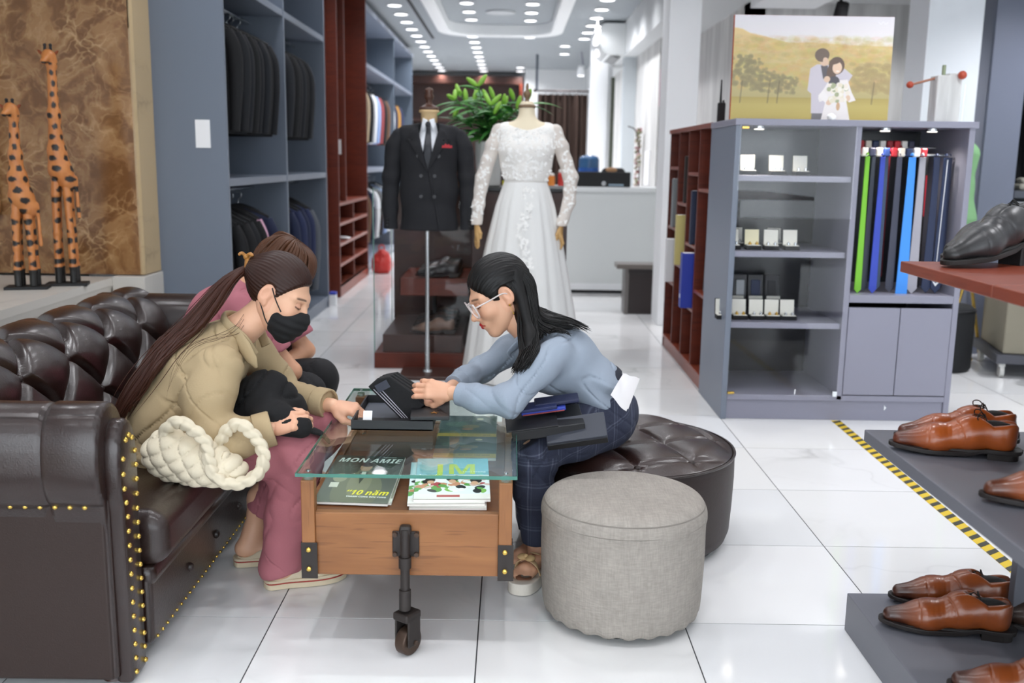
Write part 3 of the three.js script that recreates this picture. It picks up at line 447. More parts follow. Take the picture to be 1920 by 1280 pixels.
{ // things on top of the cabinet
  const poster = canvasTex(1400, 880, (g, w, h) => {
    let a = g.createLinearGradient(0, 0, 0, h); a.addColorStop(0, '#e6e3ee'); a.addColorStop(.22, '#ece8ec'); a.addColorStop(.3, '#e9dcc0'); a.addColorStop(.55, '#d6c294'); a.addColorStop(.8, '#b79a4c'); a.addColorStop(1, '#ac8d3a'); g.fillStyle = a; g.fillRect(0, 0, w, h);
    const G0 = g, sm = document.createElement('canvas'); sm.width = 210; sm.height = 132; g = sm.getContext('2d'); g.scale(210 / w, 132 / h); g.fillStyle = a; g.fillRect(0, 0, w, h);
    const hill = (pts, c0, c1) => { g.beginPath(); g.moveTo(0, h); pts.forEach(([x, y]) => g.lineTo(x * w, y * h)); g.lineTo(w, h); g.closePath(); const q = g.createLinearGradient(0, .1 * h, 0, .8 * h); q.addColorStop(0, c0); q.addColorStop(1, c1); g.fillStyle = q; g.fill(); };
    
    hill([[0, .12], [.05, .13], [.1, .17], [.2, .2], [.3, .24], [.36, .26], [.48, .25], [.7, .27], [1, .28], [1, .8], [0, .8]], '#e9c684', '#a99c60');
    const rr = rng(9); for (let i = 0; i < 900; i++) { const x = rr() * w, y = (.2 + rr() * .5) * h; g.fillStyle = `rgba(${150 + rr() * 70 | 0},${125 + rr() * 60 | 0},${60 + rr() * 40 | 0},.14)`; g.beginPath(); g.ellipse(x, y, 20 + rr() * 40, 10 + rr() * 20, 0, 0, 7); g.fill(); }
    g.fillStyle = 'rgba(120,110,72,.6)'; for (const [cx, cy, r] of [[.04, .44, .1], [.09, .5, .09], [.13, .46, .07], [.17, .55, .07], [.22, .58, .07], [.28, .6, .06], [.33, .62, .06], [.38, .62, .05], [.05, .6, .12], [.14, .65, .1], [.24, .67, .09], [.34, .69, .08]]) for (let i = 0; i < 26; i++) { g.beginPath(); g.ellipse((cx + (rr() - .5) * r * 1.6) * w, (cy + (rr() - .5) * r * 1.3) * h, r * w * .16, r * h * .2, 0, 0, 7); g.fill(); }
    g.fillStyle = 'rgba(150,128,78,.4)'; for (let i = 0; i < 160; i++) { g.beginPath(); g.ellipse((.75 + rr() * .27) * w, (.45 + rr() * .28) * h, 30, 18, 0, 0, 7); g.fill(); }
    a = g.createLinearGradient(0, .76 * h, 0, h); a.addColorStop(0, '#9c8538'); a.addColorStop(.4, '#b6a24c'); a.addColorStop(1, '#b39a3e'); g.fillStyle = a; g.fillRect(0, .78 * h, w, h);
    g.strokeStyle = 'rgba(70,60,40,.7)'; for (const x of [.065, .24, .3, .9]) { g.lineWidth = 8; g.beginPath(); g.moveTo(x * w, .62 * h); g.lineTo((x - .01) * w, .84 * h); g.stroke(); }
    g = G0; g.imageSmoothingEnabled = true; g.imageSmoothingQuality = 'high'; g.drawImage(sm, 0, 0, w, h);
    const el = (c, x, y, rx, ry, ro = 0) => { g.fillStyle = c; g.beginPath(); g.ellipse(x * w, y * h, rx * w, ry * h, ro, 0, 7); g.fill(); }, po = (c, p) => { g.fillStyle = c; g.beginPath(); p.forEach(([x, y], i) => i ? g.lineTo(x * w, y * h) : g.moveTo(x * w, y * h)); g.closePath(); g.fill(); };
    po('#5b5a63', [[.515, .9], [.59, .9], [.59, 1], [.515, 1]]);
    po('#c6c0cf', [[.49, .5], [.53, .46], [.6, .46], [.71, .5], [.76, .56], [.73, .64], [.66, .62], [.6, .93], [.51, .93], [.505, .74], [.48, .71]]);
    po('#3c3a44', [[.555, .47], [.6, .47], [.6, .58], [.575, .6]]); el('#d9b49a', .573, .42, .026, .055, -.2); el('#54423a', .56, .37, .046, .065); el('#d9b49a', .585, .43, .018, .04, -.3);
    el('#4a352c', .655, .47, .05, .085); el('#4a352c', .625, .55, .03, .1); el('#ebc4a8', .66, .49, .03, .058); g.fillStyle = '#fff'; el('#fbf4ee', .664, .522, .012, .006); el('#4a352c', .645, .425, .04, .03, -.3);
    po('#efe9ea', [[.61, .62], [.73, .6], [.76, .72], [.79, .8], [.75, .82], [.73, .8], [.76, 1], [.575, 1], [.6, .8], [.56, .82], [.55, .78]]);
    el('#2f2e3a', .645, .62, .035, .05); el('#e0bca0', .6, .6, .02, .03); el('#e0bca0', .62, .82, .018, .03); el('#e0bca0', .74, .78, .015, .03); po('#f3eef0', [[.55, .76], [.58, .7], [.62, .78], [.6, .83]]);
    for (let i = 0; i < 46; i++) el(['#f6f1e6', '#e9e0c8', '#f1e7da', '#9aa37a'][i % 4], .675 + (rr() - .5) * .13, .73 + (rr() - .5) * .16, .014, .022); el('#c89a70', .68, .86, .012, .04);
    g.fillStyle = 'rgba(244,236,218,.22)'; g.fillRect(0, 0, w, h); g.strokeStyle = 'rgba(255,255,255,.75)'; g.lineWidth = 3; g.beginPath(); g.moveTo(.9 * w, .05 * h); g.lineTo(.915 * w, .07 * h); g.lineTo(.93 * w, .045 * h); g.lineTo(.945 * w, .07 * h); g.lineTo(.96 * w, .05 * h); g.stroke(); g.font = '22px sans-serif';
  });
  const t = thing('photo_canvas', 'large wedding photograph of a couple in a golden field standing on the cabinet', 'photo', [1.515, 1.54, -5.16]);
  const body = part('canvas_block', [rb(-.405, .4, 0, .515, -.028, -.001, .002)], [std('#b6522f', .6)][0], t);
  const pg = new THREE.PlaneGeometry(.803, .513); T(pg, -.0025, .2575, 0); part('print', pg, std('#ffffff', .45, { map: poster }), t);
  t.rotation.x = -.02;
  const st = thing('wooden_stand', 'grey wooden box stand with a red tipped stick, right of the wedding photo', 'stand', [2.285, 1.54, -5.32]);
  part('block', [rb(-.085, -.02, 0, .245, -.05, .05, .006), rb(-.024, .045, 0, .255, -.055, .045, .006)], std('#ffffff', .6, { map: rep(tGrayPaper, 2) }), st);
  part('stick', [rod([-.215, .195, .03], [-.05, .24, 0], .006)], std('#a8735c', .5), st, 'thin wooden stick'); part('ball', [sph(.018, -.22, .195, .03), sph(.022, .035, .245, .06)], std('#b5482f', .4), st, 'red ball ends'); part('glass_tube', [rod([.07, 0, .02], [.075, .2, .02], .008)], M.glass, st); part('clip', [rb(-.045, -.03, .24, .3, -.01, .01, .004)], std('#8f9a7d', .5), st);
  const w = thing('walkie_talkie', 'black walkie-talkie standing on top of the bookcase', 'radio', [1.185, 1.543, -5.75]);
  part('body', [rb(-.021, .021, 0, .115, -.018, .018, .008, 3)], M.black, w); part('antenna', [cyl(.004, .007, .13, -.006, .175, 0, 10)], M.black, w); part('knob', [cyl(.006, .006, .014, .01, .121, 0, 12)], M.black, w);
  const tis = thing('tissue', 'crumpled white tissue on the front edge of the cabinet top', 'tissue', [1.585, 1.54, -5.03]); part('crumple', [(() => { const g = new THREE.IcosahedronGeometry(.022, 3), p = g.attributes.position; for (let i = 0; i < p.count; i++) { const k = 1 + .5 * n3(p.getX(i) * 70, p.getY(i) * 70, p.getZ(i) * 70); p.setXYZ(i, p.getX(i) * k, p.getY(i) * k * .8, p.getZ(i) * k); } g.computeVertexNormals(); return T(g, 0, .012, .004); })()], M.paper, tis);
}
// ================================================================ distance fields meshed by surface nets
const smin = (a, b, k) => { const h = Math.max(k - Math.abs(a - b), 0) / k; return Math.min(a, b) - h * h * k * .25; };
const smax = (a, b, k) => -smin(-a, -b, k);
function cap(a, b, ra, rb2 = ra) { const bxx = b[0] - a[0], by = b[1] - a[1], bz = b[2] - a[2], L = bxx * bxx + by * by + bz * bz || 1e-9; return (x, y, z) => { const px = x - a[0], py = y - a[1], pz = z - a[2], h = clamp((px * bxx + py * by + pz * bz) / L), dx = px - bxx * h, dy = py - by * h, dz = pz - bz * h; return Math.sqrt(dx * dx + dy * dy + dz * dz) - (ra + (rb2 - ra) * h); }; }
// capsule whose section is stretched by s along the unit direction u
function ecap(a, b, ra, rb2, u, s) {
  const sq = p => { const d = p[0] * u[0] + p[1] * u[1] + p[2] * u[2], k = d / s - d; return [p[0] + u[0] * k, p[1] + u[1] * k, p[2] + u[2] * k]; };
  const f = cap(sq(a), sq(b), ra, rb2), w = s > 1 ? 1 : s; return (x, y, z) => { const d = x * u[0] + y * u[1] + z * u[2], k = d / s - d; return f(x + u[0] * k, y + u[1] * k, z + u[2] * k) * w; };
}
function ell(c, r, rot = null) {
  const m = rot ? new THREE.Matrix3().setFromMatrix4(new THREE.Matrix4().makeRotationFromEuler(new THREE.Euler(...rot))).transpose().elements : null;
  return (x, y, z) => { let px = x - c[0], py = y - c[1], pz = z - c[2]; if (m) { const a = px, b = py, d = pz; px = m[0] * a + m[3] * b + m[6] * d; py = m[1] * a + m[4] * b + m[7] * d; pz = m[2] * a + m[5] * b + m[8] * d; } const ax = px / r[0], ay = py / r[1], az = pz / r[2], k0 = Math.sqrt(ax * ax + ay * ay + az * az), k1 = Math.sqrt((ax / r[0]) ** 2 + (ay / r[1]) ** 2 + (az / r[2]) ** 2); return k1 < 1e-9 ? -Math.min(...r) : k0 * (k0 - 1) / k1; };
}
const uni = (k, ...f) => { f = f.flat(); return (x, y, z) => { let d = f[0](x, y, z); for (let i = 1; i < f.length; i++) d = smin(d, f[i](x, y, z), k); return d; }; };
const sub = (k, a, ...b) => { b = b.flat(); return (x, y, z) => { let d = a(x, y, z); for (const q of b) d = smax(d, -q(x, y, z), k); return d; }; };
const half = (p, n) => { const l = Math.hypot(...n), nx = n[0] / l, ny = n[1] / l, nz = n[2] / l, o = p[0] * nx + p[1] * ny + p[2] * nz; return (x, y, z) => x * nx + y * ny + z * nz - o; };  // negative behind the plane
const chain = (pts, k = .02) => uni(k, pts.slice(1).map((p, i) => cap(pts[i], p, pts[i][3], p[3])));
function nets(f, lo, hi, c, colorFn = null, uvFn = null) {
  const nx = Math.ceil((hi[0] - lo[0]) / c) + 1, ny = Math.ceil((hi[1] - lo[1]) / c) + 1, nz = Math.ceil((hi[2] - lo[2]) / c) + 1, S = nx * ny, F = new Float32Array(S * nz).fill(1), B = 6;
  for (let K = 0; K < nz; K += B) for (let J = 0; J < ny; J += B) for (let I = 0; I < nx; I += B) {
    const d = f(lo[0] + (I + B / 2) * c, lo[1] + (J + B / 2) * c, lo[2] + (K + B / 2) * c), skip = Math.abs(d) > c * B * 1.25, e = Math.sign(d);
    for (let k = K; k < Math.min(K + B, nz); k++) for (let j = J; j < Math.min(J + B, ny); j++) for (let i = I; i < Math.min(I + B, nx); i++) F[i + j * nx + k * S] = skip ? e : f(lo[0] + i * c, lo[1] + j * c, lo[2] + k * c);
  }
  const id = new Int32Array(S * nz).fill(-1), pos = [], idx = [];
  const E = [[0, 1], [2, 3], [4, 5], [6, 7], [0, 2], [1, 3], [4, 6], [5, 7], [0, 4], [1, 5], [2, 6], [3, 7]], off = [0, 1, nx, nx + 1, S, S + 1, S + nx, S + nx + 1];
  for (let k = 0; k < nz - 1; k++) for (let j = 0; j < ny - 1; j++) for (let i = 0; i < nx - 1; i++) {
    const o = i + j * nx + k * S; let m = 0; for (let q = 0; q < 8; q++) if (F[o + off[q]] < 0) m |= 1 << q; if (m === 0 || m === 255) continue;
    let sx = 0, sy = 0, sz = 0, n = 0;
    for (const [a, b] of E) { const A = F[o + off[a]], Bv = F[o + off[b]]; if ((A < 0) === (Bv < 0)) continue; const t = A / (A - Bv); sx += (a & 1) + ((b & 1) - (a & 1)) * t; sy += (a >> 1 & 1) + ((b >> 1 & 1) - (a >> 1 & 1)) * t; sz += (a >> 2) + ((b >> 2) - (a >> 2)) * t; n++; }
    id[o] = pos.length / 3; pos.push(lo[0] + (i + sx / n) * c, lo[1] + (j + sy / n) * c, lo[2] + (k + sz / n) * c);
  }
  const quad = (a, b, d, e, fl) => { if (a < 0 || b < 0 || d < 0 || e < 0) return; fl ? idx.push(a, b, d, b, e, d) : idx.push(a, d, b, b, d, e); };
  for (let k = 1; k < nz - 1; k++) for (let j = 1; j < ny - 1; j++) for (let i = 1; i < nx - 1; i++) {
    const o = i + j * nx + k * S, s = F[o] < 0;
    if (s !== F[o + 1] < 0) quad(id[o - nx - S], id[o - S], id[o - nx], id[o], s);
    if (s !== F[o + nx] < 0) quad(id[o - 1 - S], id[o - 1], id[o - S], id[o], s);
    if (s !== F[o + S] < 0) quad(id[o - 1 - nx], id[o - nx], id[o - 1], id[o], s);
  }
  const N = pos.length / 3, nor = new Float32Array(N * 3), h = c * .45, P = new Float32Array(pos);
  for (let v = 0; v < N; v++) {
    let x = P[v * 3], y = P[v * 3 + 1], z = P[v * 3 + 2], a, b, d, l;
    for (let it = 0; it < 2; it++) { a = f(x + h, y, z) - f(x - h, y, z); b = f(x, y + h, z) - f(x, y - h, z); d = f(x, y, z + h) - f(x, y, z - h); l = Math.hypot(a, b, d) || 1; if (it) break; const g = clamp(f(x, y, z) * 2 * h / l, -c * .5, c * .5); x -= a / l * g; y -= b / l * g; z -= d / l * g; }
    P[v * 3] = x; P[v * 3 + 1] = y; P[v * 3 + 2] = z; nor[v * 3] = a / l; nor[v * 3 + 1] = b / l; nor[v * 3 + 2] = d / l;
  }
  const g = new THREE.BufferGeometry(); g.setAttribute('position', new THREE.BufferAttribute(P, 3)); g.setAttribute('normal', new THREE.BufferAttribute(nor, 3)); g.setIndex(idx);
  const uv = new Float32Array(N * 2); for (let v = 0; v < N; v++) { const q = uvFn ? uvFn(P[v * 3], P[v * 3 + 1], P[v * 3 + 2]) : [P[v * 3] + P[v * 3 + 2] * .6, P[v * 3 + 1] + P[v * 3 + 2] * .35]; uv[v * 2] = q[0]; uv[v * 2 + 1] = q[1]; } g.setAttribute('uv', new THREE.BufferAttribute(uv, 2));
  if (colorFn) { const C = new Float32Array(N * 3); for (let v = 0; v < N; v++) C.set(colorFn(P[v * 3], P[v * 3 + 1], P[v * 3 + 2], nor[v * 3], nor[v * 3 + 1], nor[v * 3 + 2]), v * 3); g.setAttribute('color', new THREE.BufferAttribute(C, 3)); }
  return g;
}
// joins indexed geometries that carry colours
function joinColored(list) {
  let n = 0, m = 0; for (const g of list) { n += g.attributes.position.count; m += g.index.count; }
  const o = { position: new Float32Array(n * 3), normal: new Float32Array(n * 3), uv: new Float32Array(n * 2), color: new Float32Array(n * 3) }, I = new Uint32Array(m); let a = 0, b = 0;
  for (const g of list) { const c = g.attributes.position.count; for (const k in o) if (g.attributes[k]) o[k].set(g.attributes[k].array.subarray(0, c * (k === 'uv' ? 2 : 3)), a * (k === 'uv' ? 2 : 3)); else o[k].fill(1, a * 3, (a + c) * 3); for (let i = 0; i < g.index.count; i++) I[b + i] = g.index.array[i] + a; a += c; b += g.index.count; }
  const r = new THREE.BufferGeometry(); for (const k in o) r.setAttribute(k, new THREE.BufferAttribute(o[k], k === 'uv' ? 2 : 3)); r.setIndex(new THREE.BufferAttribute(I, 1)); return r;
}
const lin = hex => { const c = new THREE.Color(hex); return [c.r, c.g, c.b]; };
// ================================================================ leather sofa
const leather = phy('#22100b', .34, { clearcoat: .5, clearcoatRoughness: .22, bumpMap: rep(tGrain, 3), bumpScale: .0008 });
const leatherFlat = phy('#27160f', .5, { bumpMap: rep(tGrain, 4), bumpScale: .0006 });
{
  const t = thing('sofa', 'dark brown buttoned leather chesterfield sofa with brass nails along the left ledge', 'sofa', [-1.4, 0, -3.4]);
  const ox = 1.4, oz = 3.4, Tz = g => g.translate(ox, 0, oz);
  const ZN = -2.27, ZF = -4.33;                       // outer faces of the two arms
  // tufted back: profile runs up the inner face, over the roll, down behind
  const prof = curve([[-1.44, .36, 0], [-1.475, .46, 0], [-1.5, .55, 0], [-1.52, .62, 0], [-1.575, .68, 0], [-1.655, .705, 0], [-1.745, .685, 0], [-1.80, .62, 0], [-1.80, .56, 0]]), PL = prof.getLength();
  const su = .165, sv = .15, z0 = -2.33, z1 = -4.27, LZ = z0 - z1;
  const tuft = (l, q) => { const a = q / su + l / sv, b = q / su - l / sv, e = Math.abs(Math.sin(PI * a / 2) * Math.sin(PI * b / 2) * 1); const cr = Math.min(Math.abs(Math.sin(PI * a / 2)), Math.abs(Math.sin(PI * b / 2))); return .052 * Math.pow(e, .55) * .6 + .02 * sst(0, .35, cr); };
  const back = grid((u, v) => {
    const l = v * PL, q = u * LZ, p = prof.getPointAt(v), d = prof.getTangentAt(v), n = [d.y, -d.x]; const s = l < .62 ? tuft(l + .02, q) : mix(tuft(l + .02, q), .03, sst(.62, .78, l));
    const sg = n[0] > 0 || true ? 1 : -1; return [p.x + n[0] * s * sg, p.y + n[1] * s * sg, z0 - q];
  }, 360, 110, (u, v) => [u * LZ, v * PL]);
  part('back', Tz(back), (() => { const m = leather.clone(); m.side = THREE.DoubleSide; return m; })(), t);
  part('back_frame', Tz(rb(-1.85, -1.52, .06, .58, ZF + .02, ZN - .05, .02)), leatherFlat, t);
  const btn = new THREE.SphereGeometry(.013, 12, 8); btn.scale(1, 1, .9);
  for (let i = 0; i * su / 1 < LZ + .01; i++) for (let j = 0; j < 6; j++) {
    if ((i + j) % 2) continue; const q = i * su, l = j * sv - .02; if (l < .05 || l > .66 || q < .05) continue;
    const p = prof.getPointAt(l / PL), d = prof.getTangentAt(l / PL); const m = part('button', btn, leather, t); m.position.set(p.x + d.y * .006 + ox, p.y - d.x * .006, z0 - q + oz);
  }
  // arms: a scroll carried along x, flat panel below; s = -1 for the near arm
  for (const s of [-1, 1]) {
    const zo = s < 0 ? ZN : ZF, k = s < 0 ? 1 : -1, zz = d => zo - k * d;  // d measured inwards from the outer face
    const sc = (gr) => { const sh = new THREE.Shape(); sh.moveTo(.03 - gr, .51); sh.bezierCurveTo(-.035 - gr, .525, -.05 - gr, .66, .0, .715 + gr); sh.bezierCurveTo(.05, .765 + gr, .16, .765 + gr, .215, .705 + gr); sh.bezierCurveTo(.255 + gr, .655, .25 + gr, .56, .235 + gr, .48); sh.lineTo(.235 + gr, .3); sh.lineTo(.06 - gr, .3); sh.closePath(); return sh; };
    const lay = (g, x) => { g.rotateY(-PI / 2); /* shape x -> world z, extrude -> -x */ const p = g.attributes.position; for (let i = 0; i < p.count; i++) { const d = p.getZ(i), y = p.getY(i); p.setZ(i, zz(d * .58)); p.setX(i, p.getX(i) + x); if (y > .3) p.setY(i, .3 + (y - .3) * .9); } g.deleteAttribute('normal'); if (s < 0) { const id = g.index; if (!id) { const a = p.array; for (let i = 0; i < a.length; i += 9) for (let c = 0; c < 3; c++) { const q = a[i + c]; a[i + c] = a[i + 3 + c]; a[i + 3 + c] = q; } } } g = toCreasedNormals(g, .9); return boxUV(g); };
    const roll = ext(sc(0), .66, .022, [], 28), cuff = ext(sc(.010), .11, .014, [], 28);
    part('arm_roll', Tz(lay(roll, -1.12)), leather, t); part('arm_cuff', Tz(lay(cuff, -.985)), leather, t);
    part('arm_panel', Tz(rb(-1.84, -.975, .02, .505, zz(.008), zz(.132), .012)), leatherFlat, t);
    // front face panel
    const fp = new THREE.Shape(); fp.moveTo(.055, .02); fp.lineTo(.05, .48); fp.bezierCurveTo(.02, .58, .02, .66, .07, .70); fp.bezierCurveTo(.11, .725, .16, .72, .19, .68); fp.bezierCurveTo(.22, .62, .21, .55, .2, .48); fp.lineTo(.19, .02); fp.closePath();
    part('front_panel', Tz(lay(ext(fp, .02, .012, [], 24), -.947)), leather, t);
    part('front_post', Tz(rb(-1.02, -.967, .02, .50, zz(.012), zz(.135), .012)), leather, t);
    const nail = new THREE.SphereGeometry(.0072, 12, 8); const put = (x, y, z) => { const m = part('nail', nail, M.brass, t); m.position.set(x + ox, y, z + oz); };
    for (let i = 0; i < 16; i++) { const y = .03 + i * .0375; const w = y > .46 ? .013 * Math.sin((y - .46) / .18 * PI) : 0; put(-.934, y, zz(.042 - w)); put(-.934, y, zz(.103 + w * .6)); }
    put(-.934, .634, zz(.055)); put(-.934, .642, zz(.075)); put(-.934, .63, zz(.094));
    if (s < 0) for (let i = 0; i < 24; i++) put(-1.02 - i * .036, .479, ZN - .004);
    part('foot', Tz(cyl(.022, .03, .03, -1.0, .012, zz(.07), 16)), M.darkWood, t);
  }
  // seat
  const cz0 = ZN - .142, cz1 = ZF + .142;
  const cush = grid((u, v) => { const a = u * PI * 2; return [0, 0, 0]; }, 2, 2);
  const seat = (za, zb) => { const g = new RoundedBoxGeometry(.60, .15, Math.abs(za - zb), 10, .045), p = g.attributes.position; for (let i = 0; i < p.count; i++) { const x = p.getX(i), y = p.getY(i), z = p.getZ(i), fx = 1 - (x / .3) ** 2, fz = 1 - (2 * z / (za - zb)) ** 2; if (y > 0) p.setY(i, y + .014 * Math.pow(Math.max(0, fx), .6) * Math.pow(Math.max(0, fz), .35)); if (x > .2) p.setX(i, x + .012 * Math.max(0, 1 - (y / .075) ** 2)); } g.computeVertexNormals(); return T(g, -1.19, .335, (za + zb) / 2); };
  part('seat_cushion', Tz(seat(cz0, cz1)), leather, t);
  const pp = [[-.902, .378, cz0 - .02], [-.902, .378, cz1 + .02]]; part('piping', Tz(tube(pp, .005, 20, 8)), leather, t);
  part('seat_rail', Tz(rb(-1.5, -.925, .045, .265, cz1, cz0, .02, 4)), leather, t); part('rail_roll', Tz(rb(-1.0, -.915, .205, .268, cz1, cz0, .028, 5)), leather, t);
  for (const z of [-2.72, -2.98, -3.24, -3.5, -3.76, -4.02]) { const m = part('button', btn, leather, t); m.position.set(-.926 + ox, .135, z + oz); m.scale.setScalar(1.1); }
  const nl = new THREE.SphereGeometry(.005, 8, 6); for (let i = 0; i < 44; i++) { const m = part('nail', nl, M.brass, t); m.position.set(-.924 + ox, .062, cz0 - .03 - i * .038 + oz); }
}
// ================================================================ giraffe carvings on the ledge
{
  const wood = std('#ffffff', .4, { vertexColors: true });
  const giraffe = (label, x, z, h, turn, seed) => {
    const t = thing('giraffe_figurine', label, 'figurine', [x, .646, z], turn, 'carved giraffes on the ledge');
    part('base', [rb(-.10, .10, 0, .018, -.055, .055, .004)], M.black, t);
    const r = rng(seed), bodyY = h * .46, spots = []; for (let i = 0; i < 90; i++) spots.push([(r() - .5) * .16, .1 + r() * h * .83, (r() - .5) * .16]);
    const legs = [[-.035, .025], [.035, .025], [-.032, -.03], [.04, -.03]];
    const col = (X, Y, Z) => { if (Y < .1) return [.012, .011, .01]; const cell = .052, row = Math.floor(Y / cell), a = Math.atan2(Z, X), jj = (row % 2) * .5; const u = a / (2 * PI) * 4 + jj + (h2(row, seed) - .5) * .6, f = u - Math.floor(u) - .5, v = Y / cell - row - .5; const d = Math.hypot(f * 1.15, v * 1.05) + .12 * (vn(Y * 90, a * 6) - .5); const o = sst(.34, .27, d) * (Y > h * .93 ? 0 : 1); const base = L3([.50, .17, .045], [.62, .24, .07], vn(Y * 30, a * 3)); return L3(base, [.014, .012, .011], o); };
    legs.forEach(([lx, lz]) => part('leg', nets(chain([[lx, .018, lz, .019], [lx, .1, lz, .018], [lx * .95, bodyY * .5, lz * .95, .016], [lx * .8, bodyY * .85, lz * .7, .02], [lx * .6, bodyY, lz * .4, .024]], .01), [lx - .05, .017, lz - .05], [lx + .05, bodyY + .03, lz + .05], .006, col), wood, t));
    const hx = -.045;
    const neck = chain([[.03, bodyY - .02, 0, .045], [0, bodyY + .04, 0, .052], [-.01, bodyY + .13, 0, .04], [-.012, h * .72, 0, .027], [-.008, h * .93, 0, .021], [hx * .2, h * .955, .005, .024]], .03), tail = cap([.07, bodyY, 0], [.075, bodyY - .2, .0], .007, .009);
    const head = uni(.02, ell([-.02, h * .958, .012], [.026, .03, .024]), cap([-.02, h * .955, .02], [-.035, h * .93, .062], .021, .014));
    part('body', nets(uni(.015, neck, head, tail), [-.11, bodyY - .23, -.08], [.11, h + .02, .1], .0055, col), wood, t);
    for (const s of [-1, 1]) { part('horn', [cyl(.006, .008, .035, -.02 + s * .013, h * .985, .004, 10), sph(.008, -.02 + s * .013, h * .985 + .018, .004)], M.black, t); part('ear', [T(sph(.016, 0, 0, 0, .45, 1.2, .7), -.02 + s * .034, h * .968, 0, 0, 0, -s * .8)], std('#8a3f17', .5), t); }
    return t;
  };
  giraffe('taller wooden giraffe carving with black spots on the stone ledge', -2.29, -5.08, 1.2, .25, 3);
  giraffe('shorter wooden giraffe carving with black spots on the stone ledge', -2.42, -4.92, .92, .25, 8);
  const v = thing('ornament', 'edge of a golden brown ornament at the left end of the ledge', 'ornament', [-2.66, .646, -4.86]); part('vase', [lathe([[0, 0], [.05, 0], [.06, .02], [.085, .07], [.07, .12], [.05, .14], [.055, .15], [0, .15]], 32)], std('#8a6a35', .35), v);
}
// ================================================================ ottomans
{
  const lin2 = std('#ffffff', .92, { map: rep(tLinen, 3.2, 2.4), bumpMap: rep(tLinenB, 3.2, 2.4), bumpScale: .0012 });
  const t = thing('ottoman', 'round pale grey fabric ottoman in front of the leather one', 'ottoman', [.342, 0, -2.752]);
  const pr = [[.19, .022], [.215, .02], [.228, .03], [.233, .05], [.236, .1], [.2395, .2], [.2385, .29], [.2415, .315], [.238, .34], [.225, .361], [.2, .372], [.15, .378], [.08, .381], [0, .382]];
  const c2 = new THREE.SplineCurve(pr.map(p => new THREE.Vector2(...p))); const g = new THREE.LatheGeometry(c2.getPoints(70), 120), p = g.attributes.position, u = g.attributes.uv;
  for (let i = 0; i < p.count; i++) { const a = Math.atan2(p.getZ(i), p.getX(i)), y = p.getY(i), r = Math.hypot(p.getX(i), p.getZ(i)); const k = 1 + (.012 * n3(Math.cos(a) * 2.2, y * 5, Math.sin(a) * 2.2) + .006 * n3(Math.cos(a) * 7, y * 14, Math.sin(a) * 7)) * sst(.02, .1, r); p.setXYZ(i, p.getX(i) * k, y + (y < .05 ? .004 * Math.sin(a * 23) : 0), p.getZ(i) * k); if (r > .2 && y < .35) u.setXY(i, a * .24, y); else u.setXY(i, p.getX(i), p.getZ(i)); }
  g.computeVertexNormals(); part('cover', g, lin2, t); part('seam', [(() => { const q = new THREE.TorusGeometry(.2402, .0014, 6, 110); q.rotateX(PI / 2); return T(q, 0, .318, 0); })()], lin2, t);
  for (let i = 0; i < 4; i++) part('foot', [cyl(.022, .018, .026, .16 * Math.cos(i * PI / 2 + 1.75), .013, .16 * Math.sin(i * PI / 2 + 1.75), 18)], M.black, t);

  const l = thing('ottoman', 'large round dark brown buttoned leather ottoman that the woman in blue sits on', 'ottoman', [.412, 0, -3.385]); const RR = .385, HH = .365;
  const side = lathe([[.345, .02], [.37, .03], [.38, .06], [RR, .15], [RR + .003, .25], [RR + .002, .31], [RR - .004, .335]], 96); part('side', side, leatherFlat.clone(), l); l.children[0].material.color.set('#241613');
  const S = .2, bt = (x, z) => { const a = Math.abs(Math.sin(PI * x / S)), b = Math.abs(Math.sin(PI * z / S)); return Math.pow(a * b, .5) * .02 + .010 * sst(0, .3, Math.min(a, b)); };
  const top = grid((u2, v2) => { const r = u2 * RR, a = v2 * 2 * PI, x = r * Math.cos(a + .35), z = r * Math.sin(a + .35), e = Math.sqrt(Math.max(0, 1 - Math.pow(u2, 6))); return [r * Math.cos(a) , .325 + (HH - .325) * e * .55 + bt(x + S / 2, z + S / 2) * sst(1, .75, u2) * .95, r * Math.sin(a)]; }, 70, 180, (u2, v2) => [u2 * Math.cos(v2 * 6.283) * .5, u2 * Math.sin(v2 * 6.283) * .5]);
  const dm = leather.clone(); dm.side = THREE.DoubleSide; dm.color.set('#2b1a16'); part('top', top, dm, l);
  part('piping', [(() => { const q = new THREE.TorusGeometry(RR + .001, .005, 8, 110); q.rotateX(PI / 2); return T(q, 0, .33, 0); })()], leather, l);
  const b2 = new THREE.SphereGeometry(.011, 10, 8); b2.scale(1, .6, 1); for (let i = -2; i < 2; i++) for (let j = -2; j < 2; j++) { const X = (i + .5) * S, Z = (j + .5) * S, x = X * Math.cos(.35) + Z * Math.sin(.35), z = -X * Math.sin(.35) + Z * Math.cos(.35); if (Math.hypot(x, z) > .36) continue; const m = part('button', b2, leather, l); m.position.set(x, .345, z); }
  part('foot_ring', [cyl(.34, .34, .03, 0, .015, 0, 40)], M.black, l);
}
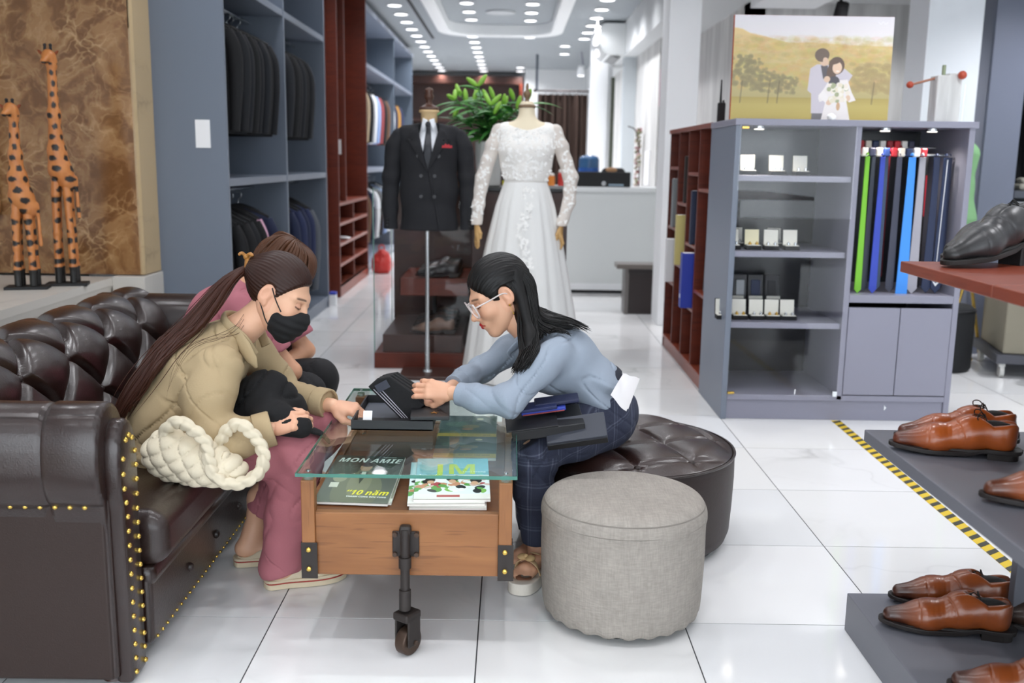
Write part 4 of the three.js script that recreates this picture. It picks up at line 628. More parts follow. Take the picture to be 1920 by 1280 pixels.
// ================================================================ coffee table
{
  const t = thing('coffee_table', 'wooden crate coffee table with a glass top and an iron caster', 'coffee table', [-.2665, 0, -2.985]);
  const X0 = -.281, X1 = .281, Z0 = .485, Z1 = -.485, B = .208, TP = .478;   // local
  const w = M.oak, wv = M.oakV;
  part('end_panel', [rb(X0 + .035, X1 - .035, B + .004, .388, Z0 - .034, Z0 - .008, .003)], w, t); part('end_panel', [rb(X0 + .035, X1 - .035, B + .004, .388, Z1 + .008, Z1 + .034, .003)], w, t);
  const sideM = (() => { const q = rep(tOak, 1.3, 1.6); return std('#ffffff', .42, { map: q }); })();
  part('side_panel', [rb(X0, X0 + .024, B + .004, .388, Z1 + .036, Z0 - .036, .003)], sideM, t); part('side_panel', [rb(X1 - .024, X1, B + .004, .388, Z1 + .036, Z0 - .036, .003)], sideM, t);
  part('shelf_board', [rb(X0 + .024, X1 - .024, .366, .382, Z1 + .03, Z0 - .03, .002)], std('#c9b190', .45, { map: rep(tOak, 1.3, 1.6) }), t);
  for (const [x, z] of [[X0, Z0 - .036], [X1 - .036, Z0 - .036], [X0, Z1], [X1 - .036, Z1]]) {
    part('post', [rb(x, x + .036, B, TP, z, z + .036, .003)], wv, t);
    const f = z > 0 ? 1 : -1, cx = x < 0 ? -1 : 1, e = .0022, ox = x < 0 ? x : x + .036, oz = f > 0 ? z + .036 : z;
    const br = part('bracket', [rb(x - .001, x + .0415, B - .004, B + .098, oz - (f > 0 ? 0 : e), oz + (f > 0 ? e : 0), .001), rb(ox - (cx < 0 ? e : 0), ox + (cx < 0 ? 0 : e), B - .004, B + .098, oz - f * .05, oz + f * e, .001)].map(g => g), M.iron, t);
    for (const y of [B + .024, B + .078]) part('bolt', [T(sph(.0075, 0, 0, 0, 1, 1, .6), x + .018, y, oz + f * .004)], M.brass, br);
    part('glass_pad', [cyl(.013, .013, .012, x + .018, TP + .006, z + .018, 20)], phy('#cfe0da', .1, { transmission: .8, thickness: .01 }), t); part('pad_bolt', [cyl(.006, .006, .004, x + .018, TP + .0235, z + .018, 14)], M.chrome, t);
  }
  const gp = part('glass_top', [rb(-.292, .292, TP + .0122, TP + .0228, -.492, .492, .003)], phy('#f6fffc', .0, { transmission: 1, thickness: 0, ior: 1.5 }), t);
  const eg = phy('#5aa493', .12, { transmission: .5, thickness: 0 }); part('glass_edge', [bx(-.2925, .2925, TP + .0128, TP + .0222, .492, .4932), bx(-.2925, .2925, TP + .0128, TP + .0222, -.4932, -.492), bx(-.2932, -.292, TP + .0128, TP + .0222, -.492, .492), bx(.292, .2932, TP + .0128, TP + .0222, -.492, .492)], eg, gp);
  for (const f of [1, -1]) {
    const Zf = f > 0 ? Z0 - .008 : Z1 + .008, q = (g) => { if (f < 0) g.rotateY(PI); return g.translate(-.003, 0, Zf); };
    const c = part('caster', [q(rb(-.036, .036, .268, .34, 0, .007, .006)), q(rod([0, .175, .03], [0, .352, .022], .0125, 18)), q(rb(-.016, .016, .335, .36, 0, .03, .008)), q(cyl(.017, .017, .03, 0, .262, .028, 20)), q(rod([0, .13, .034], [0, .185, .03], .016, 18))], M.iron, t);
    for (const [a, b] of [[-.029, .276], [.029, .276], [-.029, .332], [.029, .332]]) part('bolt', [q(T(new THREE.CylinderGeometry(.007, .008, .008, 6), a, b, .01, PI / 2))], M.ironW, c);
    const wg = g => { g.rotateY(-.62); g.translate(.005, 0, .03); return q(g); };
    part('fork', [wg(rb(-.026, .026, .102, .125, -.03, .03, .006)), wg(rb(-.026, -.019, .03, .115, -.026, .022, .006)), wg(rb(.019, .026, .03, .115, -.026, .022, .006))], M.iron, c);
    const wh = lathe([[.010, -.017], [.030, -.017], [.035, -.0165], [.0385, -.013], [.0385, .013], [.035, .0165], [.030, .017], [.024, .012], [.010, .012]], 40); wh.rotateZ(PI / 2); wh.translate(0, .0385, -.004); part('wheel', [wg(wh), wg(T(new THREE.CylinderGeometry(.007, .007, .06, 12), 0, .0385, -.004, 0, 0, PI / 2))], M.ironW, c);
  }
}
// ================================================================ shoes and their stands
const shoeMaker = (() => {
  const L = .31;       // toe points to -x, heel at x = 0, sole on y = 0, z across
  const upper = (side) => {
    const f0 = uni(.035, ecap([-.284, .029, side * .004], [-.205, .037, side * .006], .0195, .034, [0, 0, 1], 1.12), ecap([-.205, .036, side * .006], [-.12, .056, 0], .0335, .036, [0, 0, 1], 1.06), cap([-.12, .056, 0], [-.06, .066, 0], .036, .031), cap([-.125, .075, 0], [-.085, .092, 0], .020, .0165), cap([-.045, .045, 0], [-.036, .085, 0], .0345, .027));
    const top = half([-.06, .088, 0], [-.20, 1, 0]);
    const open = ell([-.058, .112, 0], [.062, .04, .0215], [0, 0, -.08]);
    const g = (x, y, z) => { let d = f0(x, y, z); d = smax(d, top(x, y, z) - (x < -.07 ? (-.07 - x) * .9 : 0), .008); d = smax(d, -open(x, y, z), .006); d = smax(d, .013 + (x > -.085 ? .012 : x < -.2 ? (-.2 - x) * .06 : 0) - y, .004);
      const seam = (v, w = .0022) => Math.exp(-v * v / w / w) * .0012; d += seam(x + .222 + .05 * (z * z) * 4) + seam(x + .155 - Math.abs(z) * .35 + (y - .06) * .2) * sst(.03, .05, y) + seam(Math.abs(z) - .012, .0018) * (x < -.082 && x > -.15 && y > .06 ? 1 : 0); if (x > -.2 && x < -.15) d += .0002 * Math.sin(x * 520) * sst(.045, .06, y); return d; };
    return g;
  };
  const cache = {};
  function mesh(side, cols) { const key = side + cols.join(); if (cache[key]) return cache[key]; const [a, b, c] = cols.map(lin); return cache[key] = nets(upper(side), [-.32, 0, -.06], [.012, .125, .06], .0034, (x, y, z) => { const toe = sst(-.21, -.29, x), heel = sst(-.045, -.005, x) * .75, low = sst(.034, .014, y) * .5; let k = L3(a, b, clamp(toe + heel + low)); const m = fbm(x * 60 + 9, z * 60 + y * 40, 3); return L3(k, c, .25 * m + .08); }); }
  const outline = (o, s) => [[.003 + o, 0], [-.006, .026 + o], [-.04, .033 + o], [-.1, .029 + o], [-.16, .036 + o + s * .003], [-.21, .0405 + o + s * .005], [-.255, .0345 + o + s * .006], [-.286, .0255 + o + s * .005], [-.3065 - o, .011 + s * .005]];
  function soleShape(o, s) { const up = outline(o, s), dn = outline(o, -s).reverse().map(([x, z]) => [x, -z]); return new THREE.Shape(new THREE.SplineCurve([...up, ...dn, up[0]].map(p => new THREE.Vector2(...p))).getPoints(90)); }
  const soles = {};
  const sole = s => soles[s] ??= (() => { const g = new THREE.ExtrudeGeometry(soleShape(.002, s), { depth: .008, bevelEnabled: true, bevelSize: .0015, bevelThickness: .0015, bevelSegments: 2, curveSegments: 4 }); g.rotateX(PI / 2); const p = g.attributes.position; for (let i = 0; i < p.count; i++) { const x = p.getX(i); p.setY(i, p.getY(i) + .0145 + (x > -.13 ? .011 * sst(-.13, -.08, x) : 0) + (x < -.22 ? (-.22 - x) * .07 : 0)); } g.computeVertexNormals(); const h = new THREE.Shape(); h.moveTo(-.078, -.031); h.quadraticCurveTo(-.072, 0, -.078, .031); h.lineTo(-.03, .033); h.bezierCurveTo(.006, .033, .006, -.033, -.03, -.033); h.closePath(); const hg = ext(h, .0195, .001); hg.rotateX(PI / 2); hg.translate(0, .0205, 0); return merge([g, hg]); })();
  return (name, label, pos, turn, cols, o = {}) => {
    const t = thing(name, label, 'shoe', pos, turn, o.group); const s = o.side ?? 1;
    const um = phy('#ffffff', o.tilt ? .38 : .3, { vertexColors: true, clearcoat: o.tilt ? .2 : .45, clearcoatRoughness: o.tilt ? .35 : .22, bumpMap: rep(tGrain, 6), bumpScale: .0003 });
    part('upper', mesh(s, cols), um, t); part('sole', sole(s), std(o.sole ?? '#1c1614', .5), t);
    part('lining', [T(sph(1, 0, 0, 0, .056, .03, .024), -.06, .066, 0, 0, 0, -.08)], std('#171310', .7), t);
    const lace = [], lc = o.lace ?? '#1e1712';
    for (let i = 0; i < 5; i++) { const x = -.152 + i * .0155, y = .083 + i * .0063, w = .0115; lace.push(tube([[x + .004, y - .011, -w - .003], [x + .001, y - .001, -w * .5], [x, y + .0028, 0], [x + .001, y - .001, w * .5], [x + .004, y - .011, w + .003]], .0017, 10, 5)); if (i < 4) lace.push(tube([[x, y - .004, -w * .8], [x + .008, y + .005, 0], [x + .0155, y + .001, w * .8]], .0015, 8, 5)); }
    if (o.bow !== false) for (const q of [-1, 1]) lace.push(tube([[-.092, .108, 0], [-.1, .118, q * .014], [-.11, .112, q * .03], [-.108, .1, q * .026], [-.094, .106, q * .004]], .0016, 14, 5), tube([[-.092, .107, 0], [-.112, .106, q * .012], [-.128, .09, q * .026]], .0015, 8, 5));
    part('laces', lace, std(lc, .8), t);
    if (o.tilt) { t.rotation.order = 'YZX'; t.rotation.z = o.tilt; part('heel_prop', [T(rb(-.1, -.02, -.05, .0, -.03, .03, .004), 0, 0, 0, 0, 0, -o.tilt)], M.black, t); }
    if (o.scale) t.scale.setScalar(o.scale);
    return t;
  };
})();
const TAN = ['#a9531f', '#4a1f12', '#7d3a17'], BROWN = ['#8d4519', '#2e140c', '#5f2c12'], BLACK = ['#1d1d1f', '#0c0c0d', '#2a2a2c'], DKBR = ['#3b2a22', '#191210', '#4d382c'];
{
  const g = M.grayStand, X = .98, Zf = -2.655;
  const b = thing('shoe_stand', 'stepped shoe stand of grey shelves with a reddish wooden top at the right', 'shoe stand', [X, 0, Zf]);
  part('plinth', [rb(0, 1.3, 0, .113, 0, 1.5, .003)], g, b);
  part('shelf', [rb(0, 1.3, .573, .606, .03, 1.6, .003)], g, b);
  part('support', [rb(.37, 1.25, .113, .573, .17, .20, .003)], std('#5c5d65', .5), b); part('support', [rb(.7, .73, .606, 1.05, .05, 1.5, .003)], std('#5c5d65', .5), b);
  part('top_shelf', [rb(.02, 1.3, 1.052, 1.08, .13, .62, .003), rb(.02, 1.3, 1.052, 1.08, .622, 1.6, .003)], M.cherry, b);
  const S = .98;
  shoeMaker('dress_shoe', 'near tan leather oxford of the left pair on the middle grey shelf', [1.272, .606, -2.36], -.30, TAN, { scale: S, side: 1, lace: '#2b1a12' });
  shoeMaker('dress_shoe', 'far tan leather oxford of the left pair on the middle grey shelf', [1.322, .606, -2.475], -.12, TAN, { scale: S, side: -1, lace: '#2b1a12' });
  shoeMaker('dress_shoe', 'tan oxford toe cut off by the right picture edge on the middle grey shelf', [1.328, .606, -2.0], -.18, ['#a35325', '#45200f', '#7d3d1a'], { scale: S, side: 1 });
  shoeMaker('dress_shoe', 'near brown wholecut oxford on the low grey plinth', [1.325, .113, -2.39], -.24, BROWN, { scale: 1.07, side: 1, bow: false });
  shoeMaker('dress_shoe', 'far brown oxford behind its mate on the low grey plinth', [1.40, .113, -2.54], -.2, BROWN, { scale: 1.05, side: -1, bow: false });
  shoeMaker('dress_shoe', 'brown shoe toe at the bottom right corner on the low grey plinth', [1.335, .113, -2.06], -.25, BROWN, { scale: S, side: 1, bow: false });
  shoeMaker('dress_shoe', 'near grey-black leather oxford on the wooden top shelf', [1.352, 1.131, -2.52], .45, ['#2b2b2d', '#0c0c0d', '#202022'], { scale: 1.12, tilt: .165, side: 1, bow: false, sole: '#161514', lace: '#131313' });
  shoeMaker('dress_shoe', 'far grey-black oxford behind its mate on the wooden top shelf', [1.415, 1.131, -2.645], .45, ['#2b2b2d', '#0c0c0d', '#202022'], { scale: 1.12, tilt: .165, side: -1, bow: false, sole: '#161514', lace: '#131313' });
  shoeMaker('dress_shoe', 'dark shoe half hidden behind the support of the low plinth', [1.60, .113, -2.42], -.2, DKBR, { scale: S, bow: false });
  // hazard tape on the floor: yellow strip with black bars
  const t = thing('floor_tape', 'yellow and black striped hazard tape on the white floor by the shoe stand', 'tape', [1.7, 0, -3.5]);
  part('strip', [T(bx(-.024, .024, 0, .0008, -1.52, 1.5), 0, 0, 0)], std('#d9b92a', .6), t); const bars = []; for (let i = 0; i < 43; i++) { const s = ext([[-.024, 0], [.024, .034], [.024, .064], [-.024, .03]], .0005); s.rotateX(-PI / 2); s.translate(0, .0009, 1.46 - i * .0695); bars.push(s); } bars.forEach(q => part('black_bar', q, std('#3a3a30', .6), t));
  t.rotation.y = -.012;
}
{ // glass shoe case with the mannequins before it
  const t = thing('glass_showcase', 'glass showcase of men\'s shoes on dark red wooden blocks behind the suit', 'showcase', [-.86, 0, -6.17]);
  const D = -.95, Wd = .60;
  part('plinth', [rb(0, Wd, 0, .10, D, 0, .003)], M.redWood, t); part('lower_block', [rb(.05, .56, .10, .212, D + .1, -.04, .003)], M.darkWood, t); part('upper_shelf', [rb(.145, .585, .44, .556, D + .1, -.22, .003)], M.redWood, t);
  part('shelf_post', [rb(.335, .36, .212, .44, -.5, -.47, .002)], M.black, t); part('rear_board', [rb(.02, Wd, .10, 1.13, D, D + .02, .003)], M.darkWood, t);
  part('glass_pane', [bx(.004, Wd, .10, 1.132, -.012, -.004)], M.glass, t); part('glass_pane', [bx(.004, .012, .10, 1.132, D, -.012)], M.glass, t); part('glass_top', [bx(0, Wd, 1.132, 1.142, D, 0)], M.glass, t);
  part('edge_strip', [bx(0, .006, .10, 1.132, -.008, -.002), bx(0, Wd, 1.130, 1.1325, -.004, 0), bx(0, .006, .1, 1.13, D, D + .006)], phy('#7fa89c', .2, { transmission: .3 }), t);
  const dc = thing('display_counter', 'dark wooden counter behind the wedding dress carrying the vase', 'counter', [-.255, 0, -6.45]); part('carcass', [rb(0, .62, .09, 1.12, -.7, 0, .004)], M.darkWood, dc); part('plinth', [rb(0, .62, 0, .09, -.68, -.01, .003)], M.redWood, dc); part('top_board', [rb(-.004, .63, 1.12, 1.142, -.71, .012, .003)], M.blackGloss, dc);
  const cs = [BLACK, DKBR, BLACK, ['#5b4a3c', '#241a14', '#6a5646'], ['#6d5140', '#2a1a12', '#7c604c']];
  for (let i = 0; i < 5; i++) shoeMaker('dress_shoe', `${ORD[i]} shoe from the glass front on the lower block of the showcase`, [-.345, .214, -6.28 - i * .125], .06, cs[(i + 4) % 5], { group: 'shoes in the glass showcase', bow: false, scale: .95 });
  for (let i = 0; i < 4; i++) shoeMaker('dress_shoe', `${ORD[i]} shoe from the front on the upper shelf of the showcase`, [-.325, .558, -6.44 - i * .125], .04, cs[i % 3], { group: 'shoes in the glass showcase', bow: false, scale: .95 });
}
// ================================================================ mannequins
function drape(f, nu, nv, fn, off = .004, z0 = .35) {      // a patch laid on the front of a field, its rim tucked under
  const hit = (x, y) => { let z = z0; for (let i = 0; i < 60; i++) { const d = f(x, y, z); if (d < .0004) break; z -= Math.max(d * .8, .0004); if (z < -z0) return -z0; } return z; };
  return grid((u, v) => { const a = clamp((u * (nu + 2) - 1) / nu), b = clamp((v * (nv + 2) - 1) / nv), [x, y] = fn(a, b), e = u === 0 || v === 0 || u === 1 || v === 1; return [x, y, hit(x, y) + (e ? -.004 : off)]; }, nu + 2, nv + 2, (u, v) => fn(clamp(u), clamp(v)));
}
const quadFn = (a, b, c, d) => (u, v) => [mix(mix(a[0], b[0], u), mix(d[0], c[0], u), v), mix(mix(a[1], b[1], u), mix(d[1], c[1], u), v)];
const dbl = m => { const c = m.clone(); c.side = THREE.DoubleSide; return c; };
{
  const t = thing('suit_mannequin', 'headless mannequin in a black double-breasted suit jacket on a steel pole', 'mannequin', [-.495, 0, -6.0]);
  const suit = fab('#15161b'), X = [1, 0, 0];
  const torso = uni(.05, ecap([0, 1.36, 0], [0, 1.14, .004], .118, .106, X, 1.5), ecap([0, 1.14, .004], [0, .88, .004], .106, .118, X, 1.48), ecap([-.135, 1.462, -.012], [.135, 1.462, -.012], .056, .056, [0, 1, 0], 1), cap([0, 1.5, -.01], [0, 1.46, -.005], .075, .09));
  const vee = (x, y, z) => Math.max(-z + .015, Math.abs(x) - .060 * clamp((y - 1.255) / .235) - .001, 1.25 - y);
  const jf0 = (x, y, z) => { let d = torso(x, y, z) + .0025 * Math.sin(y * 30 + x * 14) * sst(1.3, 1.0, y); return d; };
  const jacket = (x, y, z) => smax(smax(smax(jf0(x, y, z), -vee(x, y, z), .004), .897 - y, .006), y - 1.535 + Math.abs(x) * .12, .008);
  part('jacket_body', nets(jacket, [-.3, .88, -.2], [.3, 1.56, .2], .008), suit, t);
  for (const s of [-1, 1]) {
    const sl = chain([[s * .178, 1.452, -.010, .046], [s * .208, 1.38, -.006, .053], [s * .228, 1.2, -.004, .052], [s * .235, 1.05, .01, .047], [s * .228, .90, .03, .04]], .02);
    part('sleeve', nets((x, y, z) => smax(sl(x, y, z) + .002 * Math.sin(y * 60 + z * 30), .902 - y, .004), [s * .23 - .1, .88, -.1], [s * .23 + .1, 1.54, .12], .007), suit, t);
    part('lapel', drape(torso, 6, 26, (u, v) => { const y = mix(1.50, 1.245, v), inn = .062 * clamp((y - 1.255) / .235), w = v < .3 ? mix(.03, .085, v / .3) : mix(.088, .004, (v - .3) / .7); return [s * (inn + w * u), y + (v < .3 ? -.012 * u : .02 * u * (1 - v))]; }, .007), dbl(suit), t);
    part('sleeve_button', [0, 1, 2].map(i => sph(.0055, s * .225 + s * .02, .925 + i * .018, .062)), M.blackGloss, t);
  }
  const bt = []; for (const [x, y] of [[.065, 1.335], [-.055, 1.335], [.042, 1.22], [-.038, 1.22], [.04, 1.1], [-.038, 1.1]]) { const z = (() => { let q = .3; while (torso(x, y, q) > .002 && q > 0) q -= .002; return q; })(); bt.push(T(cyl(.011, .011, .005, 0, 0, 0, 16, PI / 2), x, y, z + .003)); } part('button', bt, std('#232327', .4), t);
  part('front_edge', drape(torso, 2, 16, quadFn([.002, 1.25], [.012, 1.25], [.075, .90], [.066, .90]), .004), dbl(suit), t);
  // shirt, tie, pocket square
  const shirt = uni(.03, ecap([0, 1.36, 0], [0, 1.2, .002], .104, .098, X, 1.25), cap([0, 1.53, -.008], [0, 1.44, 0], .047, .06)); const shM = fab('#e9ecf2', .8);
  part('shirt', nets((x, y, z) => smax(smax(shirt(x, y, z), y - 1.555, .006), 1.2 - y, .01), [-.2, 1.18, -.16], [.2, 1.57, .16], .008), shM, t);
  for (const s of [-1, 1]) part('collar', drape(uni(.02, shirt, cap([0, 1.57, -.006], [0, 1.5, 0], .050, .056)), 6, 8, quadFn([s * .003, 1.543], [s * .034, 1.556], [s * .041, 1.512], [s * .028, 1.478]), .006), dbl(shM), t);
  const tm = phy('#22242b', .45, { bumpMap: rep(tCloth, 30), bumpScale: .0003 });
  part('tie_knot', [sph(.017, 0, 1.518, .078, .95, 1, .6)], tm, t); part('tie', drape(shirt, 6, 20, (u, v) => { const y = mix(1.508, 1.225, v), w = mix(.012, .034, Math.min(1, v * 1.2)); return [(u - .5) * 2 * w, y]; }, .008), dbl(tm), t);
  const sq = ext([[-.03, -.008], [-.026, .006], [-.018, .002], [-.008, .016], [.002, .006], [.012, .013], [.02, .002], [.03, .006], [.032, -.008]], .004, .001); part('pocket_square', [T(sq, .112, 1.392, .112, 0, .35)], std('#b02a32', .7), t);
  // neck block, finial, pole
  part('neck', [lathe([[0, 1.53], [.048, 1.53], [.048, 1.585], [.06, 1.59], [.06, 1.60], [.05, 1.612], [0, 1.612]], 36)], std('#d8b98a', .5), t); part('neck_cap', [lathe([[0, 1.60], [.052, 1.60], [.06, 1.606], [.056, 1.62], [.03, 1.632], [.02, 1.64], [.018, 1.66], [.026, 1.67], [.028, 1.685], [.02, 1.70], [.026, 1.712], [.022, 1.726], [.0, 1.735]], 36)], std('#4a2d20', .35), t);
  part('pole', [cyl(.0125, .0125, .92, -.012, .46, 0, 20)], M.chrome, t); const sp = []; for (let i = 0; i < 16; i++) { const q = new THREE.TorusGeometry(.0145, .004, 6, 18); q.rotateX(PI / 2); sp.push(T(q, -.012, .03 + i * .0125, 0)); } part('spring', sp, M.chrome, t);
  part('base', [rb(-.175, .15, 0, .022, -.12, .17, .005)], M.darkWood, t); part('base_socket', [cyl(.03, .034, .014, -.012, .029, 0, 24)], M.chrome, t);
}
{
  const t = thing('bridal_mannequin', 'headless mannequin in a white lace wedding dress with long sleeves and a tulle skirt', 'mannequin', [.085, 0, -6.0]);
  const X = [1, 0, 0], lace = phy('#f4f1ec', .75, { sheen: .4, bumpMap: rep(tLinenB, 5), bumpScale: .002 }), tul = phy('#f3f3f1', .8, { transmission: .22, thickness: 0, side: THREE.DoubleSide }), cream = std('#e6d9bd', .55), sleeveM = phy('#f0e8e0', .8, { transmission: .25, thickness: 0, bumpMap: rep(tLinenB, 6), bumpScale: .002 });
  const bust = uni(.05, ecap([0, 1.40, 0], [0, 1.30, 0], .095, .09, X, 1.55), ecap([0, 1.30, 0], [0, 1.185, 0], .088, .083, X, 1.5), ell([-.072, 1.385, .062], [.062, .062, .05]), ell([.072, 1.385, .062], [.062, .062, .05]), ecap([-.13, 1.49, -.012], [.13, 1.49, -.012], .046, .046, [0, 0, 1], 1.1), ecap([0, 1.47, -.01], [0, 1.40, 0], .075, .09, X, 1.7));
  const neckline = (x, y, z) => { const w = .082, k = y - (1.475 + 1.1 * x * x * 10 * .6) ; return Math.max(-z - .05, Math.abs(x) - .105, 1.50 + x * x * 2.5 - y); };
  const bod = (x, y, z) => smax(smax(bust(x, y, z) - .002 + .0016 * Math.sin(x * 130) * sst(1.32, 1.26, y) * sst(.1, .05, Math.abs(x)), -neckline(x, y, z), .006), 1.18 - y, .004);
  part('bodice', nets(bod, [-.24, 1.17, -.17], [.24, 1.56, .18], .007), lace, t);
  part('torso', nets(smin2(bust, cap([0, 1.46, -.012], [0, 1.63, -.012], .056, .046), .05), [-.2, 1.36, -.12], [.2, 1.66, .14], .008), cream, t);
  part('neck_cap', [lathe([[0, 1.625], [.05, 1.625], [.053, 1.632], [.05, 1.64], [.03, 1.652], [.014, 1.66], [.011, 1.68], [.018, 1.69], [.022, 1.705], [.014, 1.72], [.008, 1.73], [.010, 1.745], [.006, 1.765], [0, 1.768]], 32)].map(g => T(g, 0, 0, -.012)), std('#7a6248', .35), t);
  const arms = [[[-.165, 1.495, -.008, .036], [-.20, 1.40, 0, .040], [-.262, 1.2, .012, .04], [-.285, 1.05, .03, .034], [-.292, .935, .05, .03]], [[.172, 1.495, -.008, .036], [.206, 1.40, 0, .040], [.268, 1.22, .012, .04], [.262, 1.08, .03, .034], [.215, .935, .07, .03]]];
  arms.forEach((a, i) => { const f = chain(a, .02); part('sleeve', nets((x, y, z) => smax(f(x, y, z) - .003 + .0015 * Math.sin(y * 70), a[4][1] - y, .003), [Math.min(...a.map(p => p[0])) - .07, .92, -.08], [Math.max(...a.map(p => p[0])) + .07, 1.56, .13], .007), sleeveM, t);
    const s = i ? 1 : -1, w = a[4], hand = uni(.008, ecap([w[0], w[1] + .02, w[2]], [w[0] - s * .004, w[1] - .06, w[2] + .006], .022, .024, [1, 0, .3 * s], .62), ...[0, 1, 2, 3].map(k => chain([[w[0] + (k - 1.5) * .004 - s * .004, w[1] - .06, w[2] + (k - 1.5) * .011, .0085], [w[0] + (k - 1.5) * .006 + .004, w[1] - .10 - (k === 0 || k === 3 ? 0 : .008), w[2] + (k - 1.5) * .012 + .006, .0075], [w[0] + (k - 1.5) * .006 - s * .006, w[1] - .128 - (k === 0 || k === 3 ? 0 : .01), w[2] + (k - 1.5) * .011 + .004, .006]], .004)), chain([[w[0] - s * .012, w[1] - .02, w[2] + .014, .011], [w[0] - s * .026, w[1] - .05, w[2] + .026, .009], [w[0] - s * .026, w[1] - .078, w[2] + .026, .007]], .006));
    part('hand', nets(hand, [w[0] - .07, w[1] - .16, w[2] - .05], [w[0] + .07, w[1] + .04, w[2] + .07], .0045), std('#c29a63', .5), t); });
  const R = [[1.195, .128, .09], [1.15, .145, .105], [1.05, .178, .135], [.84, .228, .185], [.4, .315, .27], [.05, .365, .33], [.008, .372, .335]];
  const skirt = (k, ph, amp) => grid((u, v) => { const q = v * (R.length - 1), a = Math.min(R.length - 2, Math.floor(q)), f = q - a, y = mix(R[a][0], R[a + 1][0], f), A = u * 2 * PI, am = amp * Math.min(1, v * 2.2), w = 1 + am * (Math.sin(A * 15 + ph + v * 1.2) * .55 + Math.sin(A * 26 + ph * 2) * .3 + Math.sin(A * 7 - v * 2) * .4); return [mix(R[a][1], R[a + 1][1], f) * k * w * Math.cos(A), y + .012 * (k - 1) * 20 * 0, mix(R[a][2], R[a + 1][2], f) * k * w * Math.sin(A)]; }, 220, 50, (u, v) => [u * 4, v * 2]);
  part('skirt_lining', skirt(.95, 1, .025), std('#eceae6', .8, { side: THREE.DoubleSide }), t); part('tulle_layer', skirt(1, 2.3, .032), tul, t); part('waistband', [(() => { const g = new THREE.CylinderGeometry(.130, .131, .014, 60, 1, true); g.scale(1, 1, .70); return T(g, 0, 1.193, 0); })()], dbl(lace), t);
  // raised lace flowers
  const r = rng(31), fl = [], hitZ = (f, x, y) => { let z = .3; for (let i = 0; i < 50; i++) { const d = f(x, y, z); if (d < .001) return z; z -= Math.max(d * .7, .001); } return null; };
  const flower = (x, y, z, s) => { for (let k = 0; k < 4; k++) { const a = k * PI / 2 + r() * 2, g = new THREE.CircleGeometry(s * (.6 + r() * .4), 6); g.scale(1, .55, 1); g.rotateX(-.4 + r() * .5); g.rotateZ(a); fl.push(T(g, x + Math.cos(a) * s * .7, y + Math.sin(a) * s * .7, z + .003 + r() * .003)); } };
  for (let i = 0; i < 230; i++) { const x = (r() - .5) * .34, y = 1.5 - Math.pow(r(), 1.4) * .3; if (y > 1.49 + x * x * 2.5 && Math.abs(x) < .1) continue; const z = hitZ(bust, x, y); if (z !== null && z > -.02) flower(x, y, z, .006 + r() * .006); }
  const af = arms.map(a => chain(a, .02)); for (let i = 0; i < 150; i++) { const s = i & 1, a = arms[s], k = r() * 3.9, b = Math.floor(k), f = k - b, x = mix(a[b][0], a[b + 1][0], f) + (r() - .5) * .06, y = mix(a[b][1], a[b + 1][1], f), z = hitZ(af[s], x, y); if (z !== null) flower(x, y, z + .003, .005 + r() * .005); }
  for (let i = 0; i < 110; i++) { const v = Math.pow(r(), .8), y = 1.18 - v * .55, x = (r() - .5) * .07 * (1 - v * .4) + .02 * Math.sin(v * 9), q = mix(.09, .235, v / 1) ; flower(x, y, q + .012, .006 + r() * .005); }
  const ap = part('lace_flowers', fl, std('#fbfaf7', .6, { side: THREE.DoubleSide }), t); ap.userData.kind = 'stuff';
  const bd = []; for (let i = 0; i < 60; i++) { const x = (r() - .5) * .3, y = 1.5 - r() * .28, z = hitZ(bust, x, y); if (z !== null) bd.push(new THREE.OctahedronGeometry(.0024).translate(x, y, z + .006)); } const be = part('beads', bd, phy('#ffffff', .05, { metalness: .6 }), t); be.userData.kind = 'stuff';
  part('pole', [cyl(.012, .012, 1.15, 0, .6, 0, 16)], M.chrome, t); part('base', [cyl(.16, .165, .016, 0, .008, 0, 40)], M.chrome, t);
}
function smin2(a, b, k) { return (x, y, z) => smin(a(x, y, z), b(x, y, z), k); }
